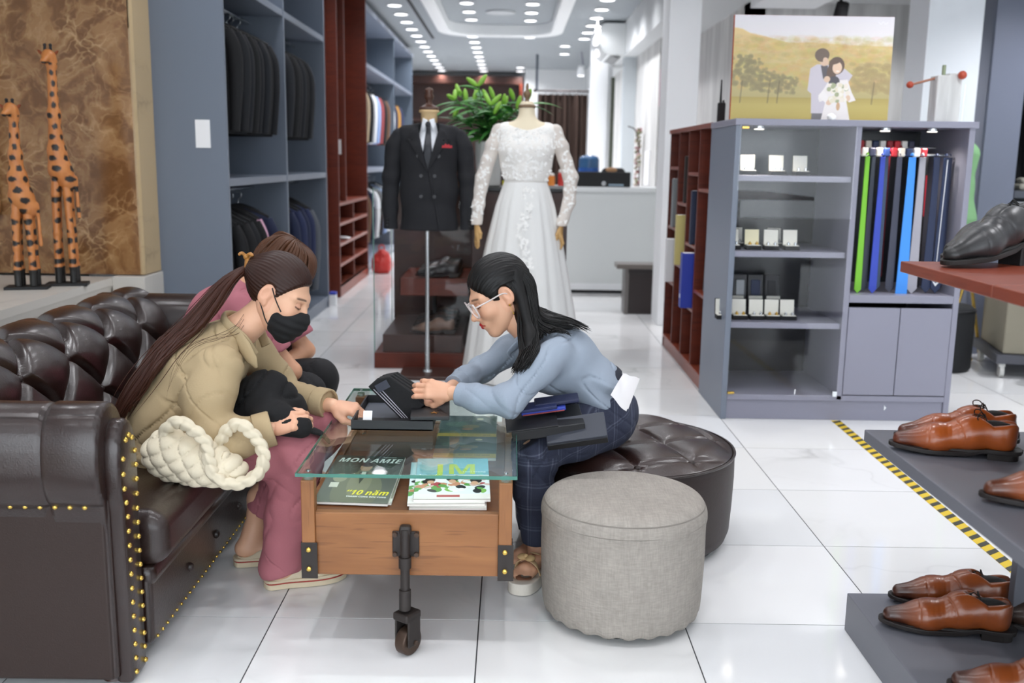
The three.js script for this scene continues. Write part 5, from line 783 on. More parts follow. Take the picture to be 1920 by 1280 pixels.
// ================================================================ lilies and the counters behind
{
  const t = thing('potted_lily', 'bunch of budding green lilies in a white vase between the suit and the dress', 'plant', [-.155, 1.143, -6.75]), r = rng(12);
  part('vase', [lathe([[0, 0], [.07, 0], [.078, .01], [.085, .12], [.095, .29], [.09, .295], [.08, .28], [0, .27]], 40)], std('#e6e8e6', .3), t);
  const leafG = [0, 1, 2, 3].map(k => { const L = .15 + .03 * k, bend = .5 + k * .18; const g = grid((u, v) => { const w = .019 * Math.sin(Math.PI * Math.pow(u, .75)) + .0012, s = u * L, a = bend * u; return [(v - .5) * 2 * w, s * Math.cos(a * .5), s * Math.sin(a * .6) + Math.abs(v - .5) * w * .9]; }, 10, 4); return g; });
  const gm = ['#3a8432', '#559f45', '#2f6f33'].map(c => phy(c, .45, { side: THREE.DoubleSide, transmission: .12, thickness: 0 })), stemM = std('#4d8a3a', .6), budM = std('#93c64a', .45);
  const budG = (() => { const g = lathe([[0, 0], [.008, .006], [.015, .025], [.017, .05], [.013, .08], [.005, .095], [0, .098]], 12); return g; })();
  for (let i = 0; i < 15; i++) {
    const a = i * 2.4 + r() * .6, sp = .05 + .2 * Math.sqrt((i + .5) / 15), h = .33 + r() * .20 - sp * .4, ex = Math.cos(a) * sp * 1.1, ez = Math.sin(a) * sp * .7, path = [[0, .25, 0], [ex * .35, .25 + h * .45, ez * .35], [ex, .22 + h, ez]];
    part('stem', tube(path, .0045, 12, 6), stemM, t); const c = curve(path);
    for (let k = 0; k < 8; k++) { const p = c.getPoint(.22 + k * .10), m = part('leaf', leafG[(i + k) % 4], gm[(i + k) % 3], t); m.position.copy(p); m.rotation.set(.9 + r() * .5, a + k * 2.3 + r(), 0, 'YXZ'); m.scale.setScalar(1.05 + r() * .4); }
    const n = i % 3 ? 1 : 2; for (let k = 0; k < n; k++) { const p = c.getPoint(1), m = part('bud', budG, budM, t); m.position.set(p.x, p.y - .01, p.z); m.rotation.set(.2 + r() * .7 + k * .4, a + k * 2.5, 0, 'YXZ'); }
  }
  const yb = thing('carton', 'small bright yellow box on the showcase beside the wedding dress', 'box', [-.03, 1.143, -6.56]); part('carton_body', [rb(-.03, .03, 0, .045, -.03, .03, .002)], std('#d8cf1f', .5), yb); part('lid', [rb(-.031, .031, .045, .056, -.031, .031, .002)], std('#2a2a28', .5), yb);
  const wb = thing('carton', 'stack of white card boxes behind the wedding dress bodice', 'box', [.06, 1.143, -6.8]); part('carton_body', [rb(-.1, .1, 0, .16, -.05, .05, .002), rb(-.09, .08, .161, .27, -.05, .045, .002)], std('#e5e6e8', .6), wb);
  const bb = thing('bowl', 'small copper coloured bowl on the showcase behind the suit sleeve', 'bowl', [-.325, 1.143, -6.42]); part('shell', [lathe([[0, 0], [.02, 0], [.035, .02], [.04, .04], [.036, .04], [.03, .022], [0, .006]], 28)], std('#8a5a3a', .3, { metalness: .6 }), bb);
}
{
  const t = thing('reception_counter', 'long white reception counter behind the wedding dress', 'counter', [.45, 0, -9.95]);
  part('top_board', [rb(-.1, 1.17, 1.02, 1.065, -.62, .012, .004)], M.whiteGloss, t); part('front_panel', [rb(0, 1.17, .10, 1.02, -.03, -.005, .003)], std('#dfe3e2', .45), t); part('base_rail', [rb(0, 1.1, .035, .10, -.05, .006, .003)], M.white, t); part('plinth', [bx(.03, 1.1, 0, .035, -.5, -.02)], M.black, t); part('side_panel', [bx(0, .03, .1, 1.02, -.6, -.03)], M.white, t);
  const b = thing('stool', 'low dark brown bench before the white counter', 'bench', [1.17, 0, -8.62]); part('top_board', [rb(-.24, .24, .40, .44, -.2, .05, .004)], std('#6f6862', .3), b); part('body', [rb(-.13, .24, 0, .38, -.2, .012, .004)], std('#2b2120', .4), b); part('side_board', [rb(-.165, -.13, 0, .4, -.2, .03, .004)], std('#6a6663', .35), b); part('apron', [rb(-.14, .24, .36, .40, -.2, .03, .003)], std('#231b1a', .4), b);
  const logo = canvasTex(256, 256, (g, w) => { g.clearRect(0, 0, w, w); g.fillStyle = '#17181b'; g.fillRect(0, 0, w, w); g.fillStyle = '#e9ebee'; g.beginPath(); g.arc(128, 128, 122, 0, 7); g.fill(); g.fillStyle = '#17181b'; g.font = 'italic bold 150px sans-serif'; g.textAlign = 'center'; g.fillText('hp', 128, 168); });
  const p = thing('computer', 'black all-in-one computer back with a round white emblem on the white counter', 'computer', [.93, 1.065, -10.1]); part('housing', [rb(-.27, .27, 0, .15, -.02, .02, .006)], M.black, p); const em = new THREE.CircleGeometry(.022, 40); part('emblem', [T(em, .0, .035, .0206)], std('#fff', .5, { map: logo }), p); part('label', [bx(.05, .2, .012, .03, .02, .0208)], std('#9fb4c4', .5), p);
  const j = thing('water_jug', 'blue water jug standing behind the black computer', 'jug', [.80, 1.066, -10.4]); part('bottle', [lathe([[0, 0], [.10, 0], [.105, .02], [.105, .12], [.098, .13], [.105, .14], [.105, .27], [.09, .30], [.04, .315], [0, .317]], 36)], phy('#4a78a8', .25, { transmission: .35, thickness: .01 }), j); part('base_ring', [cyl(.108, .108, .05, 0, .16, 0, 36)], std('#2d5fae', .4), j);
  const hp = thing('cushion', 'dark rounded block with a tan patch, standing in for a head behind the computer', 'cushion', [1.02, 1.066, -10.3]); part('cover', [T(rb(-.1, .15, 0, .19, -.06, .06, .055, 5), 0, 0, 0)], std('#1d1a1c', .8), hp); part('patch', [sph(.05, .0, .165, .045, 1.2, .6, .5)], std('#b58a62', .7), hp);  // stands in for a dark haired head and forehead behind the computer
  for (const [x, c, n, h] of [[.50, '#c23a34', 'red and white tall toy stand-in left of the computer, nearer the dress', .17], [.575, '#e8e2dc', 'white and red tall toy stand-in touching the sleeve of the dress', .19], [.40, '#e08a3a', 'orange toy stand-in half hidden behind the wedding dress', .13]]) { const q = thing('toy_stand_in', n, 'toy_stand_in', [x, 1.066, -10.05]); part('body', [lathe([[0, 0], [.03, 0], [.034, .01], [.034, h * .7], [.028, h * .8], [0, h * .8]], 24)], std(c, .4), q); part('lid', [lathe([[0, h * .8], [.028, h * .8], [.03, h * .9], [.018, h], [0, h]], 24)], std(c === '#e8e2dc' ? '#c23a34' : '#f1ece6', .4), q); }  // toy figures simplified to plain lidded shapes
  const g = thing('wall_garland', 'hanging garland of dried flowers on the grey wall above the counter', 'garland', [1.60, 1.3, -12.4]), r = rng(4); const leafs = [[], [], []]; for (let i = 0; i < 120; i++) leafs[i % 3].push(T(sph(.022, 0, 0, 0, 1, .6, .5, 6, 5), -.02 - r() * .05, -.3 + r() * .72, (r() - .5) * .16, r() * 3, r() * 3, r() * 3)); ['#6d7350', '#a06a74', '#b9b09c'].forEach((c, i) => part(['leaves', 'flowers', 'dried_grass'][i], leafs[i], std(c, .8), g).userData.kind = 'stuff'); part('branch', [tube([[-.02, -.3, 0], [-.03, .1, .02], [-.1, .4, .1], [-.2, .44, .2]], .008, 16, 6)], std('#4b423a', .8), g);
  tag(part('wall_notice', [bx(1.61, 1.618, 1.05, 1.45, -12.2, -11.75)], M.paper, scene), 'white paper notice on the grey wall beside the dried flowers', 'notice');
  const cb = thing('card_terminal', 'small white and black card terminal at the right end of the counter', 'terminal', [1.52, 1.066, -10.0]); part('base', [rb(-.04, .04, 0, .05, -.05, .05, .006)], M.white, cb); part('screen', [T(rb(-.035, .035, 0, .07, -.006, .006, .003), 0, .05, 0, -.4)], std('#1a2230', .3), cb);
}
{ // right background
  const t = thing('wardrobe', 'dark clothes shelving with a grey end panel right of the white pillar', 'wardrobe', [3.26, 0, -6.95]); const gm = std('#6d7384', .4), dk = std('#24272e', .5);
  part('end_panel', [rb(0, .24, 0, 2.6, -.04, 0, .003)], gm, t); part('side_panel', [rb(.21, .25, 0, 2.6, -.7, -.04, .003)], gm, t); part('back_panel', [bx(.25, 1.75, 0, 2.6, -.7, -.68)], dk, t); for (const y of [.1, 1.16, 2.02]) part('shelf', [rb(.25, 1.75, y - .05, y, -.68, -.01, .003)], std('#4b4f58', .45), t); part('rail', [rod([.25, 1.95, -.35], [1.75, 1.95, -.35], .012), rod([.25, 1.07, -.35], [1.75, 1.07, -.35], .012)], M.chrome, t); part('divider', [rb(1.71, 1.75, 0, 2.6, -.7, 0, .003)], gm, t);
  for (let i = 0; i < 8; i++) garment({ m: [FB.k, FB.k2, FB.k3, FB.n][i % 4] }, `${ORD[i]} dark jacket from the left in the right-hand wardrobe`, [3.62 + i * .13, 1.93, -7.29], PI / 2, 'jackets in the right-hand wardrobe', 'suit_jacket', 'jacket');
  const fo = thing('folded_cloth', 'folded grey cloth on the middle shelf of the right-hand wardrobe', 'cloth', [3.72, 1.161, -7.15]); part('fold', [rb(-.14, .14, 0, .05, -.12, .12, .02, 4), rb(-.13, .13, .05, .09, -.12, .12, .018, 4)], std('#9a978c', .9), fo);
  const p = thing('pouf', 'black cylindrical pouf behind the tie cabinet', 'pouf', [2.85, 0, -6.46]); part('cover', [lathe([[0, 0], [.2, 0], [.215, .02], [.215, .40], [.19, .425], [0, .43]], 48)], std('#15171a', .8), p); part('piping', [(() => { const q = new THREE.TorusGeometry(.214, .006, 8, 60); q.rotateX(PI / 2); return T(q, 0, .40, 0); })()], M.black, p);
  const gdm = thing('dress_form', 'pale green dress form behind the right side of the tie cabinet', 'mannequin', [3.0, 0, -6.74]); part('torso', nets(uni(.06, ecap([0, 1.40, 0], [0, 1.18, 0], .10, .075, [1, 0, 0], 1.35), ecap([0, 1.18, 0], [0, .98, 0], .075, .115, [1, 0, 0], 1.35), cap([0, 1.46, 0], [0, 1.54, 0], .05, .042)), [-.2, .82, -.18], [.2, 1.6, .18], .012), std('#7fae7c', .7), gdm); part('pole', [cyl(.014, .014, .9, 0, .45, 0, 14)], M.brass, gdm); part('tripod', [0, 1, 2].map(k => rod([0, .3, 0], [.2 * Math.cos(k * 2.1 + .4), .01, .2 * Math.sin(k * 2.1 + .4)], .01)), M.brass, gdm);
  const eas = thing('easel', 'gold easel legs showing between the cabinet and the wooden shelf', 'easel', [3.16, 0, -6.78]); part('leg', [rod([-.12, .0, 0], [.02, .75, 0], .011)], M.brass, eas); part('leg', [rod([.14, .0, 0], [-.02, .75, 0], .011)], M.brass, eas);
  const tr = thing('trolley', 'beige fabric storage box on a wheeled grey dolly at the right edge', 'trolley', [3.15, 0, -6.2], .0); part('dolly', [rb(-.04, .95, .09, .15, -.6, .06, .006)], std('#4e4f57', .5), tr); part('box_body', [rb(-.0, .9, .152, .49, -.56, .03, .01, 3)], std('#948e7d', .85), tr); part('lid', [rb(-.01, .92, .50, .53, -.57, .045, .006)], std('#d6d7d6', .6), tr); part('trim_band', [bx(-.003, .91, .486, .50, -.565, .04)], std('#3b3a36', .6), tr);
  for (const [a, b] of [[.0, .03], [.85, .03], [0, -.5], [.85, -.5]]) part('wheel', [cyl(.04, .04, .025, a, .042, b, 20, 0, 0, PI / 2), rb(a - .02, a + .02, .07, .092, b - .02, b + .02, .003)], std('#c9c9c5', .5), tr);
  tr.rotation.y = -.22;
  const cl = thing('shirt', 'white shirt lying over the trolley lid at the right edge', 'shirt', [3.44, .532, -6.02]); part('cloth', [(() => { const g = new THREE.SphereGeometry(1, 48, 30), p = g.attributes.position; for (let i = 0; i < p.count; i++) { const x = p.getX(i), y = p.getY(i), z = p.getZ(i), k = 1 + .35 * n3(x * 2.5, y * 2.5, z * 2.5) + .12 * n3(x * 7, y * 7, z * 7); p.setXYZ(i, x * .19 * k, Math.max(y * .12 * k + .09, .002) , z * .12 * k); } g.computeVertexNormals(); return g; })()], std('#e6e8ef', .8), cl); part('sleeve', [sweep([[-.1, .08, .1, .04], [-.12, .0, .2, .045, .6], [-.1, -.1, .22, .04, .5], [-.09, -.16, .225, .035, .5]], 14, 10)], std('#e1e3ec', .8), cl);
  const rbg = thing('plastic_bag', 'red plastic bag on the floor before the far clothes shelves', 'bag', [-1.50, 0, -11.5]); rbg.scale.setScalar(.62); part('sack', [(() => { const g = new THREE.SphereGeometry(1, 40, 28), p = g.attributes.position; for (let i = 0; i < p.count; i++) { const x = p.getX(i), y = p.getY(i), z = p.getZ(i), k = 1 + .3 * n3(x * 3, y * 3, z * 3) + .1 * n3(x * 9, y * 9, z * 9); p.setXYZ(i, x * .2 * k * (1 - .25 * y), Math.max(0, .2 + y * .24 * k), z * .18 * k * (1 - .25 * y)); } g.computeVertexNormals(); return g; })()], phy('#e23a33', .4, { transmission: .15, thickness: 0 }), rbg); part('handle', [tube([[-.04, .4, 0], [-.05, .5, .02], [.03, .52, .02], [.05, .41, 0]], .012, 14, 6)], std('#e0453c', .45), rbg);
}
// ================================================================ people
const basis = (F, U) => { const z = V(...F).normalize(), x = V(...U).cross(z).normalize(), y = z.clone().cross(x); return new THREE.Matrix4().makeBasis(x, y, z); };
const headF = (() => {
  const skull = ell([0, .028, -.018], [.073, .087, .094]), face = ell([0, -.03, .020], [.058, .084, .070]), jaw = cap([.044, -.045, -.004], [.013, -.097, .060], .021, .016), chin = ell([0, -.1, .069], [.019, .016, .016]);
  const brow = cap([.008, .024, .079], [.044, .026, .062], .011), cheek = ell([.036, -.022, .060], [.025, .024, .022]), sock = ell([.031, .006, .098], [.019, .010, .017]), ball = ell([.031, .004, .0745], [.0138, .012, .0125]);
  const nose = cap([0, .012, .0825], [0, -.027, .104], .0078, .0095), tip = ell([0, -.030, .1065], [.0105, .0092, .010]), wing = ell([.0105, -.0345, .0965], [.007, .0075, .009]), nost = ell([.006, -.042, .100], [.0032, .003, .0045]);
  const muz = ell([0, -.062, .079], [.027, .02, .017]), ul = cap([0, -.0572, .0965], [.018, -.0612, .087], .0052, .003), ll = cap([0, -.0682, .0945], [.014, -.0665, .0872], .0058, .0032), gro = cap([0, -.0627, .105], [.022, -.0632, .0895], .0016);
  const ear = ell([.074, -.001, -.014], [.0085, .031, .0185], [.18, -.35, .1]), conch = ell([.083, .001, -.011], [.006, .017, .010], [.18, -.35, .1]), lobe = ell([.072, -.028, -.008], [.006, .01, .009]);
  return (x, y, z) => {
    const a = Math.abs(x); let d = smin(skull(x, y, z), face(x, y, z), .03);
    if (d > .06) return d - .02;
    d = smin(d, jaw(a, y, z), .03); d = smin(d, chin(x, y, z), .022); d = smin(d, brow(a, y, z), .018); d = smin(d, cheek(a, y, z), .028); d = smax(d, -sock(a, y, z), .014); d = smin(d, ball(a, y, z), .003);
    d = smin(d, nose(x, y, z), .014); d = smin(d, tip(x, y, z), .008); d = smin(d, wing(a, y, z), .006); d = smax(d, -nost(a, y, z), .002); d = smin(d, muz(x, y, z), .018); d = smin(d, ul(a, y, z), .004); d = smin(d, ll(a, y, z), .005); d = smax(d, -gro(a, y, z), .002);
    return smin(d, smin(smax(ear(a, y, z), -conch(a, y, z), .004), lobe(a, y, z), .006), .006);
  };
})();
const lipD = (() => { const u = cap([0, -.0572, .0965], [.0185, -.0618, .087], .0052, .0028), l = cap([0, -.0682, .0945], [.0145, -.066, .0872], .0058, .003); return (x, y, z) => Math.min(u(Math.abs(x), y, z), l(Math.abs(x), y, z)); })();
function headGeo(m, skin, o = {}) {
  const S = lin(skin), lip = lin(o.lip ?? '#b3555a'), dk = lin('#2a1c17'), blush = lin(o.blush ?? '#cf7f68');
  const g = nets(headF, [-.092, -.125, -.125], [.092, .125, .13], .0026, (x, y, z) => {
    const a = Math.abs(x); let c = S; c = L3(c, blush, .30 * Math.exp(-(((a - .042) / .022) ** 2 + ((y + .026) / .02) ** 2)) * (z > .03 ? 1 : 0) + (a > .066 && z < .02 ? .22 : 0) + .15 * Math.exp(-((x / .012) ** 2 + ((y + .035) / .012) ** 2)));
    if (z > .07 && y < -.05) c = L3(c, lip, sst(.0030, .0012, lipD(x, y, z)));
    const by = .0285 + .10 * (a - .018) - 3.2 * (a - .018) ** 2; if (z > .04 && a > .012 && a < .054) c = L3(c, dk, .8 * sst(.0042, .0018, Math.abs(y - by)) * sst(.012, .018, a) * sst(.054, .046, a));
    const ly = -.0015 + .12 * (a - .031) + 14 * (a - .031) ** 2; if (z > .05 && a > .017 && a < .046) { c = L3(c, dk, .95 * sst(.0034, .0012, Math.abs(y - ly))); c = L3(c, lin('#a5634c'), .35 * sst(.013, .004, Math.abs(y - .009))); }
    return c;
  }, (x, y, z) => [x * 8, y * 8]);
  if (o.scale) g.scale(...o.scale); g.applyMatrix4(m); return g;
}
// a hand from its wrist: d towards the knuckles, n out of its back, thumb on side t = d x n or its opposite
function handGeo(w, d, n, side, curls, o = {}) {
  const D = V(...d).normalize(), N = V(...n).addScaledVector(D, -V(...n).dot(D)).normalize(), T3 = D.clone().cross(N).multiplyScalar(side), s = o.s ?? 1, Wp = V(...w);
  const at = (a, b, c) => Wp.clone().addScaledVector(D, a * s).addScaledVector(N, b * s).addScaledVector(T3, c * s).toArray();
  const palm = uni(.012, ecap(at(0, 0, 0), at(.03, 0, 0), .0215 * s, .022 * s, N.toArray(), .72), ...[.024, .009, -.007, -.022].map((l, i) => cap(at(.02, -.002, l * .6), at(.076 - (i === 3 ? .008 : i === 0 ? .003 : 0), .002, l), .014 * s, .0105 * s)), cap(at(.015, -.008, .014), at(.045, -.010, .026), .015 * s, .011 * s), cap(at(.015, -.008, -.012), at(.05, -.006, -.018), .013 * s, .010 * s));
  const fs = [], nails = []; const Ls = [[.038, .024, .02], [.042, .027, .021], [.039, .025, .02], [.030, .019, .018]];
  [.025, .0085, -.008, -.0235].forEach((l, i) => {
    let p = V(...at(.078 - (i === 3 ? .009 : i === 0 ? .003 : 0), .001, l)), ang = 0; const pts = [[...p.toArray(), .0095 * s]], spread = (o.spread ?? .05) * (1.5 - i);
    for (let k = 0; k < 3; k++) { ang += curls[i][k]; const dir = D.clone().multiplyScalar(Math.cos(ang)).addScaledVector(N, -Math.sin(ang)).addScaledVector(T3, spread).normalize(); p = p.clone().addScaledVector(dir, Ls[i][k] * s); pts.push([...p.toArray(), (.0088 - k * .0009) * s * (i === 3 ? .88 : 1)]); if (k === 2) { const up = N.clone().multiplyScalar(Math.cos(ang)).addScaledVector(D, Math.sin(ang)); nails.push([p.clone().addScaledVector(up, .0055 * s).addScaledVector(dir, .002), dir, up]); } }
    fs.push(chain(pts, .004));
  });
  const th = o.thumb ?? [[.03, -.012, .030], [.055, -.018, .042], [.082, -.018, .042], [.102, -.02, .036]]; const tp = th.map((q, k) => [...at(...q), [.0135, .0115, .0098, .0082][k] * s]); fs.push(chain(tp, .006));
  const f = (x, y, z) => { let r = palm(x, y, z); if (r > .13) return r - .11; let q = 9; for (const g of fs) q = Math.min(q, g(x, y, z)); return smin(r, q, .007); };
  const all = [Wp, ...nails.map(q => q[0]), V(...at(.08, 0, .03)), V(...at(.08, 0, -.03)), ...tp.map(q => V(q[0], q[1], q[2]))], lo = all.reduce((a, b) => a.clone().min(b)).subScalar(.035), hi = all.reduce((a, b) => a.clone().max(b)).addScalar(.035);
  const S = lin(o.skin), K = lin(o.knuckle ?? '#c98468'); const g = nets(f, lo.toArray(), hi.toArray(), .0031, (x, y, z) => L3(S, K, .25 * clamp(vn(x * 60, y * 60 + z * 40)) + .1));
  const ng = nails.map(([p, d2, u]) => { const q = new THREE.SphereGeometry(1, 10, 8); q.scale(.0045 * s, .0016, .0062 * s); q.applyMatrix4(basis(d2.toArray(), u.toArray())); return q.translate(p.x, p.y, p.z); });
  const a = at(...th[3]), b = at(...th[2]), td = V(a[0] - b[0], a[1] - b[1], a[2] - b[2]).normalize(); const tq = new THREE.SphereGeometry(1, 10, 8); tq.scale(.005, .0016, .0068); tq.applyMatrix4(basis(td.toArray(), T3.toArray())); ng.push(tq.translate(a[0] + T3.x * .006 + td.x * .003, a[1] + T3.y * .006 + td.y * .003, a[2] + T3.z * .006 + td.z * .003));
  return { g, nails: merge(ng) };
}
// locks of hair: guides are point lists of equal length; every lock runs between two neighbouring guides
const pushOut = (f, p, r) => { for (let k = 0; k < 6; k++) { const d = f(...p); if (d >= r) break; const h = .004, a = f(p[0] + h, p[1], p[2]) - f(p[0] - h, p[1], p[2]), b = f(p[0], p[1] + h, p[2]) - f(p[0], p[1] - h, p[2]), c = f(p[0], p[1], p[2] + h) - f(p[0], p[1], p[2] - h), l = Math.hypot(a, b, c) || 1; p = [p[0] + a / l * (r - d), p[1] + b / l * (r - d), p[2] + c / l * (r - d)]; } return p; };
const onHead = (x, y, z, off = .002) => pushOut(headF, [x, y, z], off);
function locks(guides, n, r0, seed, o = {}) {
  const r = rng(seed), out = [];
  for (let i = 0; i < n; i++) { const s = (i + r()) / n * (guides.length - 1), a = Math.min(guides.length - 2, Math.floor(s)), f = s - a, j = o.jit ?? .006, ox = (r() - .5) * j * 2, oy = (r() - .5) * j * 2, oz = (r() - .5) * j * 2, cut = 1 - r() * (o.cut ?? .15);
    const G = guides[a], H = guides[a + 1], m = G.length, P = []; const c = curve(G.map((p, k) => [mix(p[0], H[k][0], f) + ox * (k / (m - 1) * .8 + .2), mix(p[1], H[k][1], f) + oy * (k / (m - 1) * .8 + .2), mix(p[2], H[k][2], f) + oz * (k / (m - 1) * .8 + .2)])); const q = r0 * (.7 + r() * .6);
    for (let k = 0; k <= 8; k++) { const e = k / 8; let p = c.getPoint(e * cut).toArray(); if (o.push) p = pushOut(o.push, p, q * .5 + r() * (o.pile ?? .012)); P.push([p[0], p[1], p[2], q * (o.root !== undefined ? mix(o.root, 1, sst(0, .25, e)) : 1) * (1 - .8 * Math.pow(e, o.pow ?? 3)), .62]); } out.push(sweep(P, o.seg ?? 18, 6)); }
  return out;
}
const hairM = (c, r = .34) => phy(c, r, { specularIntensity: .6, side: THREE.DoubleSide });
const skinM = phy('#ffffff', .5, { vertexColors: true, sheen: .25, sheenRoughness: .5, clearcoat: .08, clearcoatRoughness: .5 });
const at0 = (g, o) => g.translate(-o[0], -o[1], -o[2]);
const wrinkle = (x, y, z, a = .007) => { const s = x * .75 - y * .66, t = x * .66 + y * .75, w = n3(x * 6, y * 6, z * 6), n = n3(s * 19 + 3 * w, t * 5, z * 7), m = n3(t * 17 + 9 + 2 * w, s * 5, z * 8 + 4), f = v => { const k = Math.max(0, 1 - Math.abs(v) / .07); return k * k; }; return a * (.42 * f(n) + .30 * f(m) + .9 * w + .5 * n); };

// ---------------------------------------------------------------- the woman in the blue shirt
{
  const O = [.3, 0, -3.25], skin = '#dba98a', t = thing('person', 'woman in a pale blue shirt and clear glasses leaning over the glass table', 'person', O);
  const HM = basis([-.84, -.48, .26], [-.46, .87, .06]); const hc = V(-.040, .886, -3.2); HM.setPosition(hc); const hs = [1.0, 1.0, 1.0];
  const K = { pel: [.325, .475, -3.27], wst: [.285, .585, -3.235], che: [.19, .668, -3.215], nek: [.075, .765, -3.205], sL: [.135, .722, -3.06], eL: [.0, .592, -2.945], wL: [-.178, .603, -3.0], sR: [.075, .722, -3.36], eR: [-.095, .612, -3.33], wR: [-.195, .583, -3.13], hL: [.31, .455, -3.19], kL: [.085, .405, -3.005], aL: [.10, .09, -2.995], hR: [.345, .455, -3.36], kR: [.08, .42, -3.125], aR: [.088, .09, -3.115] };
  const neck = chain([[...K.nek, .05], [.03, .80, -3.2, .045], [-.005, .85, -3.2, .046]], .02);
  const ax = [.02, 0, 1];
  const bodyF = uni(.03, neck, ecap(K.nek, K.che, .05, .08, [0, 0, 1], 1.35), ecap(K.che, K.wst, .085, .075, [0, 0, 1], 1.3), ecap(K.wst, K.pel, .08, .095, [0, 0, 1], 1.25), chain([[...K.sL, .02], [...K.eL, .026], [...K.wL, .0225]], .01), chain([[...K.sR, .02], [...K.eR, .026], [...K.wR, .0225]], .01), chain([[...K.hL, .06], [...K.kL, .045], [...K.aL, .03]], .02), chain([[...K.hR, .06], [...K.kR, .045], [...K.aR, .03]], .02));
  // left foot on its sandal
  const fd = V(-.5, 0, .87).normalize(), A = V(.112, .055, -2.995), fp = (a, b, c) => [A.x + fd.x * a - fd.z * c, b, A.z + fd.z * a + fd.x * c];
  const foot = uni(.012, cap(K.aL, fp(-.02, .07, 0), .03, .028), cap(fp(-.02, .068, 0), fp(.1, .06, 0), .027, .024), ...[-.026, -.012, 0, .012, .023].map((c, i) => cap(fp(.09, .058, c), fp([.135, .15, .148, .142, .13][i], .053, c * 1.15), .012, .0085)));
  const AR = V(.10, .055, -3.115), footR = (x, y, z) => foot(x - AR.x + A.x, y, z - AR.z + A.z);
  const S = lin(skin), body = nets(uni(.01, bodyF, foot, footR), [-.25, .03, -3.5], [.47, .92, -2.86], .0105, () => S);
  const lh = handGeo(K.wL, [-.97, .15, -.02], [.02, .42, .90], -1, [[.35, .5, .35], [.45, .55, .4], [.5, .6, .4], [.55, .6, .4]], { skin, spread: .06, s: .97, thumb: [[.03, -.012, .030], [.05, -.03, .043], [.072, -.045, .038], [.09, -.055, .028]] });
  const rh = handGeo(K.wR, [-.62, -.12, .78], [-.3, .9, .1], 1, [[.5, .5, .4], [.5, .6, .4], [.5, .6, .4], [.6, .6, .4]], { skin: '#d69e88', s: .95 });
  const bm = part('body', at0(joinColored([headGeo(HM, skin, { lip: '#b5121c', blush: '#dc9478' }), body, lh.g, rh.g]), O), skinM, t);
  part('fingernails', at0(merge([lh.nails, rh.nails]), O), phy('#d8a9a0', .2, { clearcoat: .6 }), bm);
  // hair: cap, long locks to the front and over the back, thin strands before the face
  const hm = hairM('#070606', .4);
  const capF = (() => { const a = ell([0, .032, -.022], [.085, .099, .106]), low = ell([0, -.035, -.055], [.074, .08, .062]), e = ell([.086, -.004, -.006], [.03, .036, .024]); return (x, y, z) => { let d = smin(a(x, y, z), low(x, y, z), .03); const q = z - (y > 0 ? .034 + .62 * y : .034 + 2.4 * y) - .10 * Math.max(0, .022 - Math.abs(x)) * -4; d = smax(d, q, .012); d = smax(d, -e(Math.abs(x), y, z), .008); const part2 = .006 * Math.exp(-((x / .004) ** 2)) * sst(-.05, .02, z); return d + part2 + .0005 * Math.sin(Math.atan2(x, y + .06) * 55 + z * 20 + 3 * Math.sin(z * 40)) + .0004 * Math.sin(Math.atan2(x, y + .06) * 120 + z * 33); }; })();
  const capG = nets(capF, [-.1, -.13, -.15], [.1, .145, .11], .0032); capG.applyMatrix4(HM);
  const L = (x, y, z) => V(x, y, z).applyMatrix4(HM).toArray();
  const front = [[L(.078, .03, -.03), L(.084, -.02, -.035), [.03, .765, -3.085], [.04, .70, -3.02], [.036, .648, -2.985]], [L(.076, .04, -.055), L(.085, -.02, -.055), [.06, .775, -3.08], [.065, .71, -3.01], [.04, .645, -2.975]], [L(.07, .04, -.075), L(.08, -.02, -.08), [.09, .785, -3.085], [.09, .72, -3.0], [.05, .655, -2.98]]];
  const back = [[L(.06, .07, -.08), L(.06, 0, -.115), [.10, .82, -3.13], [.17, .805, -3.12], [.25, .785, -3.13]], [L(.02, .09, -.09), L(.03, .01, -.12), [.10, .835, -3.18], [.19, .815, -3.17], [.268, .78, -3.16]], [L(-.05, .06, -.09), L(-.05, -.0, -.115), [.08, .83, -3.26], [.17, .81, -3.25], [.255, .778, -3.2]], [L(-.07, .02, -.05), L(-.075, -.03, -.07), [.03, .80, -3.3], [.06, .76, -3.33], [.06, .70, -3.35]]];
  const fill = [[L(.07, .05, -.07), L(.08, .0, -.08), [.075, .80, -3.10], [.10, .76, -3.08], [.10, .72, -3.06]], [L(.06, .06, -.085), L(.065, 0, -.11), [.10, .815, -3.12], [.15, .795, -3.10], [.20, .77, -3.09]]];
  const wisps = [[L(.05, .06, .06), L(.062, .0, .05), L(.055, -.06, .04), [-.10, .76, -3.14], [-.075, .712, -3.13]], [L(-.05, .06, .062), L(-.066, .0, .05), L(-.055, -.08, .045), [-.108, .745, -3.24], [-.085, .70, -3.23]]];
  const uptop = uni(.06, ecap([.105, .752, -3.21], [.18, .678, -3.215], .058, .092, [0, 0, 1], 1.5), ecap([.18, .678, -3.215], [.285, .585, -3.235], .096, .085, [0, 0, 1], 1.45), chain([[.15, .722, -3.075, .052], [.095, .68, -3.02, .05], [.0, .59, -2.945, .043]], .03), chain([[.075, .765, -3.205, .05], [-.005, .85, -3.2, .046]], .02));
  const massF = uni(.03, chain([[...L(.0, .05, -.07), .066], [.06, .81, -3.185, .044], [.13, .798, -3.17, .022], [.20, .788, -3.16, .008]], .03), cap(L(.05, .03, -.07), [.068, .77, -3.09], .026, .018), cap([.066, .77, -3.09], [.064, .70, -3.022], .022, .014), cap([.064, .70, -3.022], [.048, .662, -2.992], .013, .004));
  const massG = nets((x, y, z) => massF(x, y, z), [-.12, .6, -3.36], [.26, .97, -2.93], .0055);
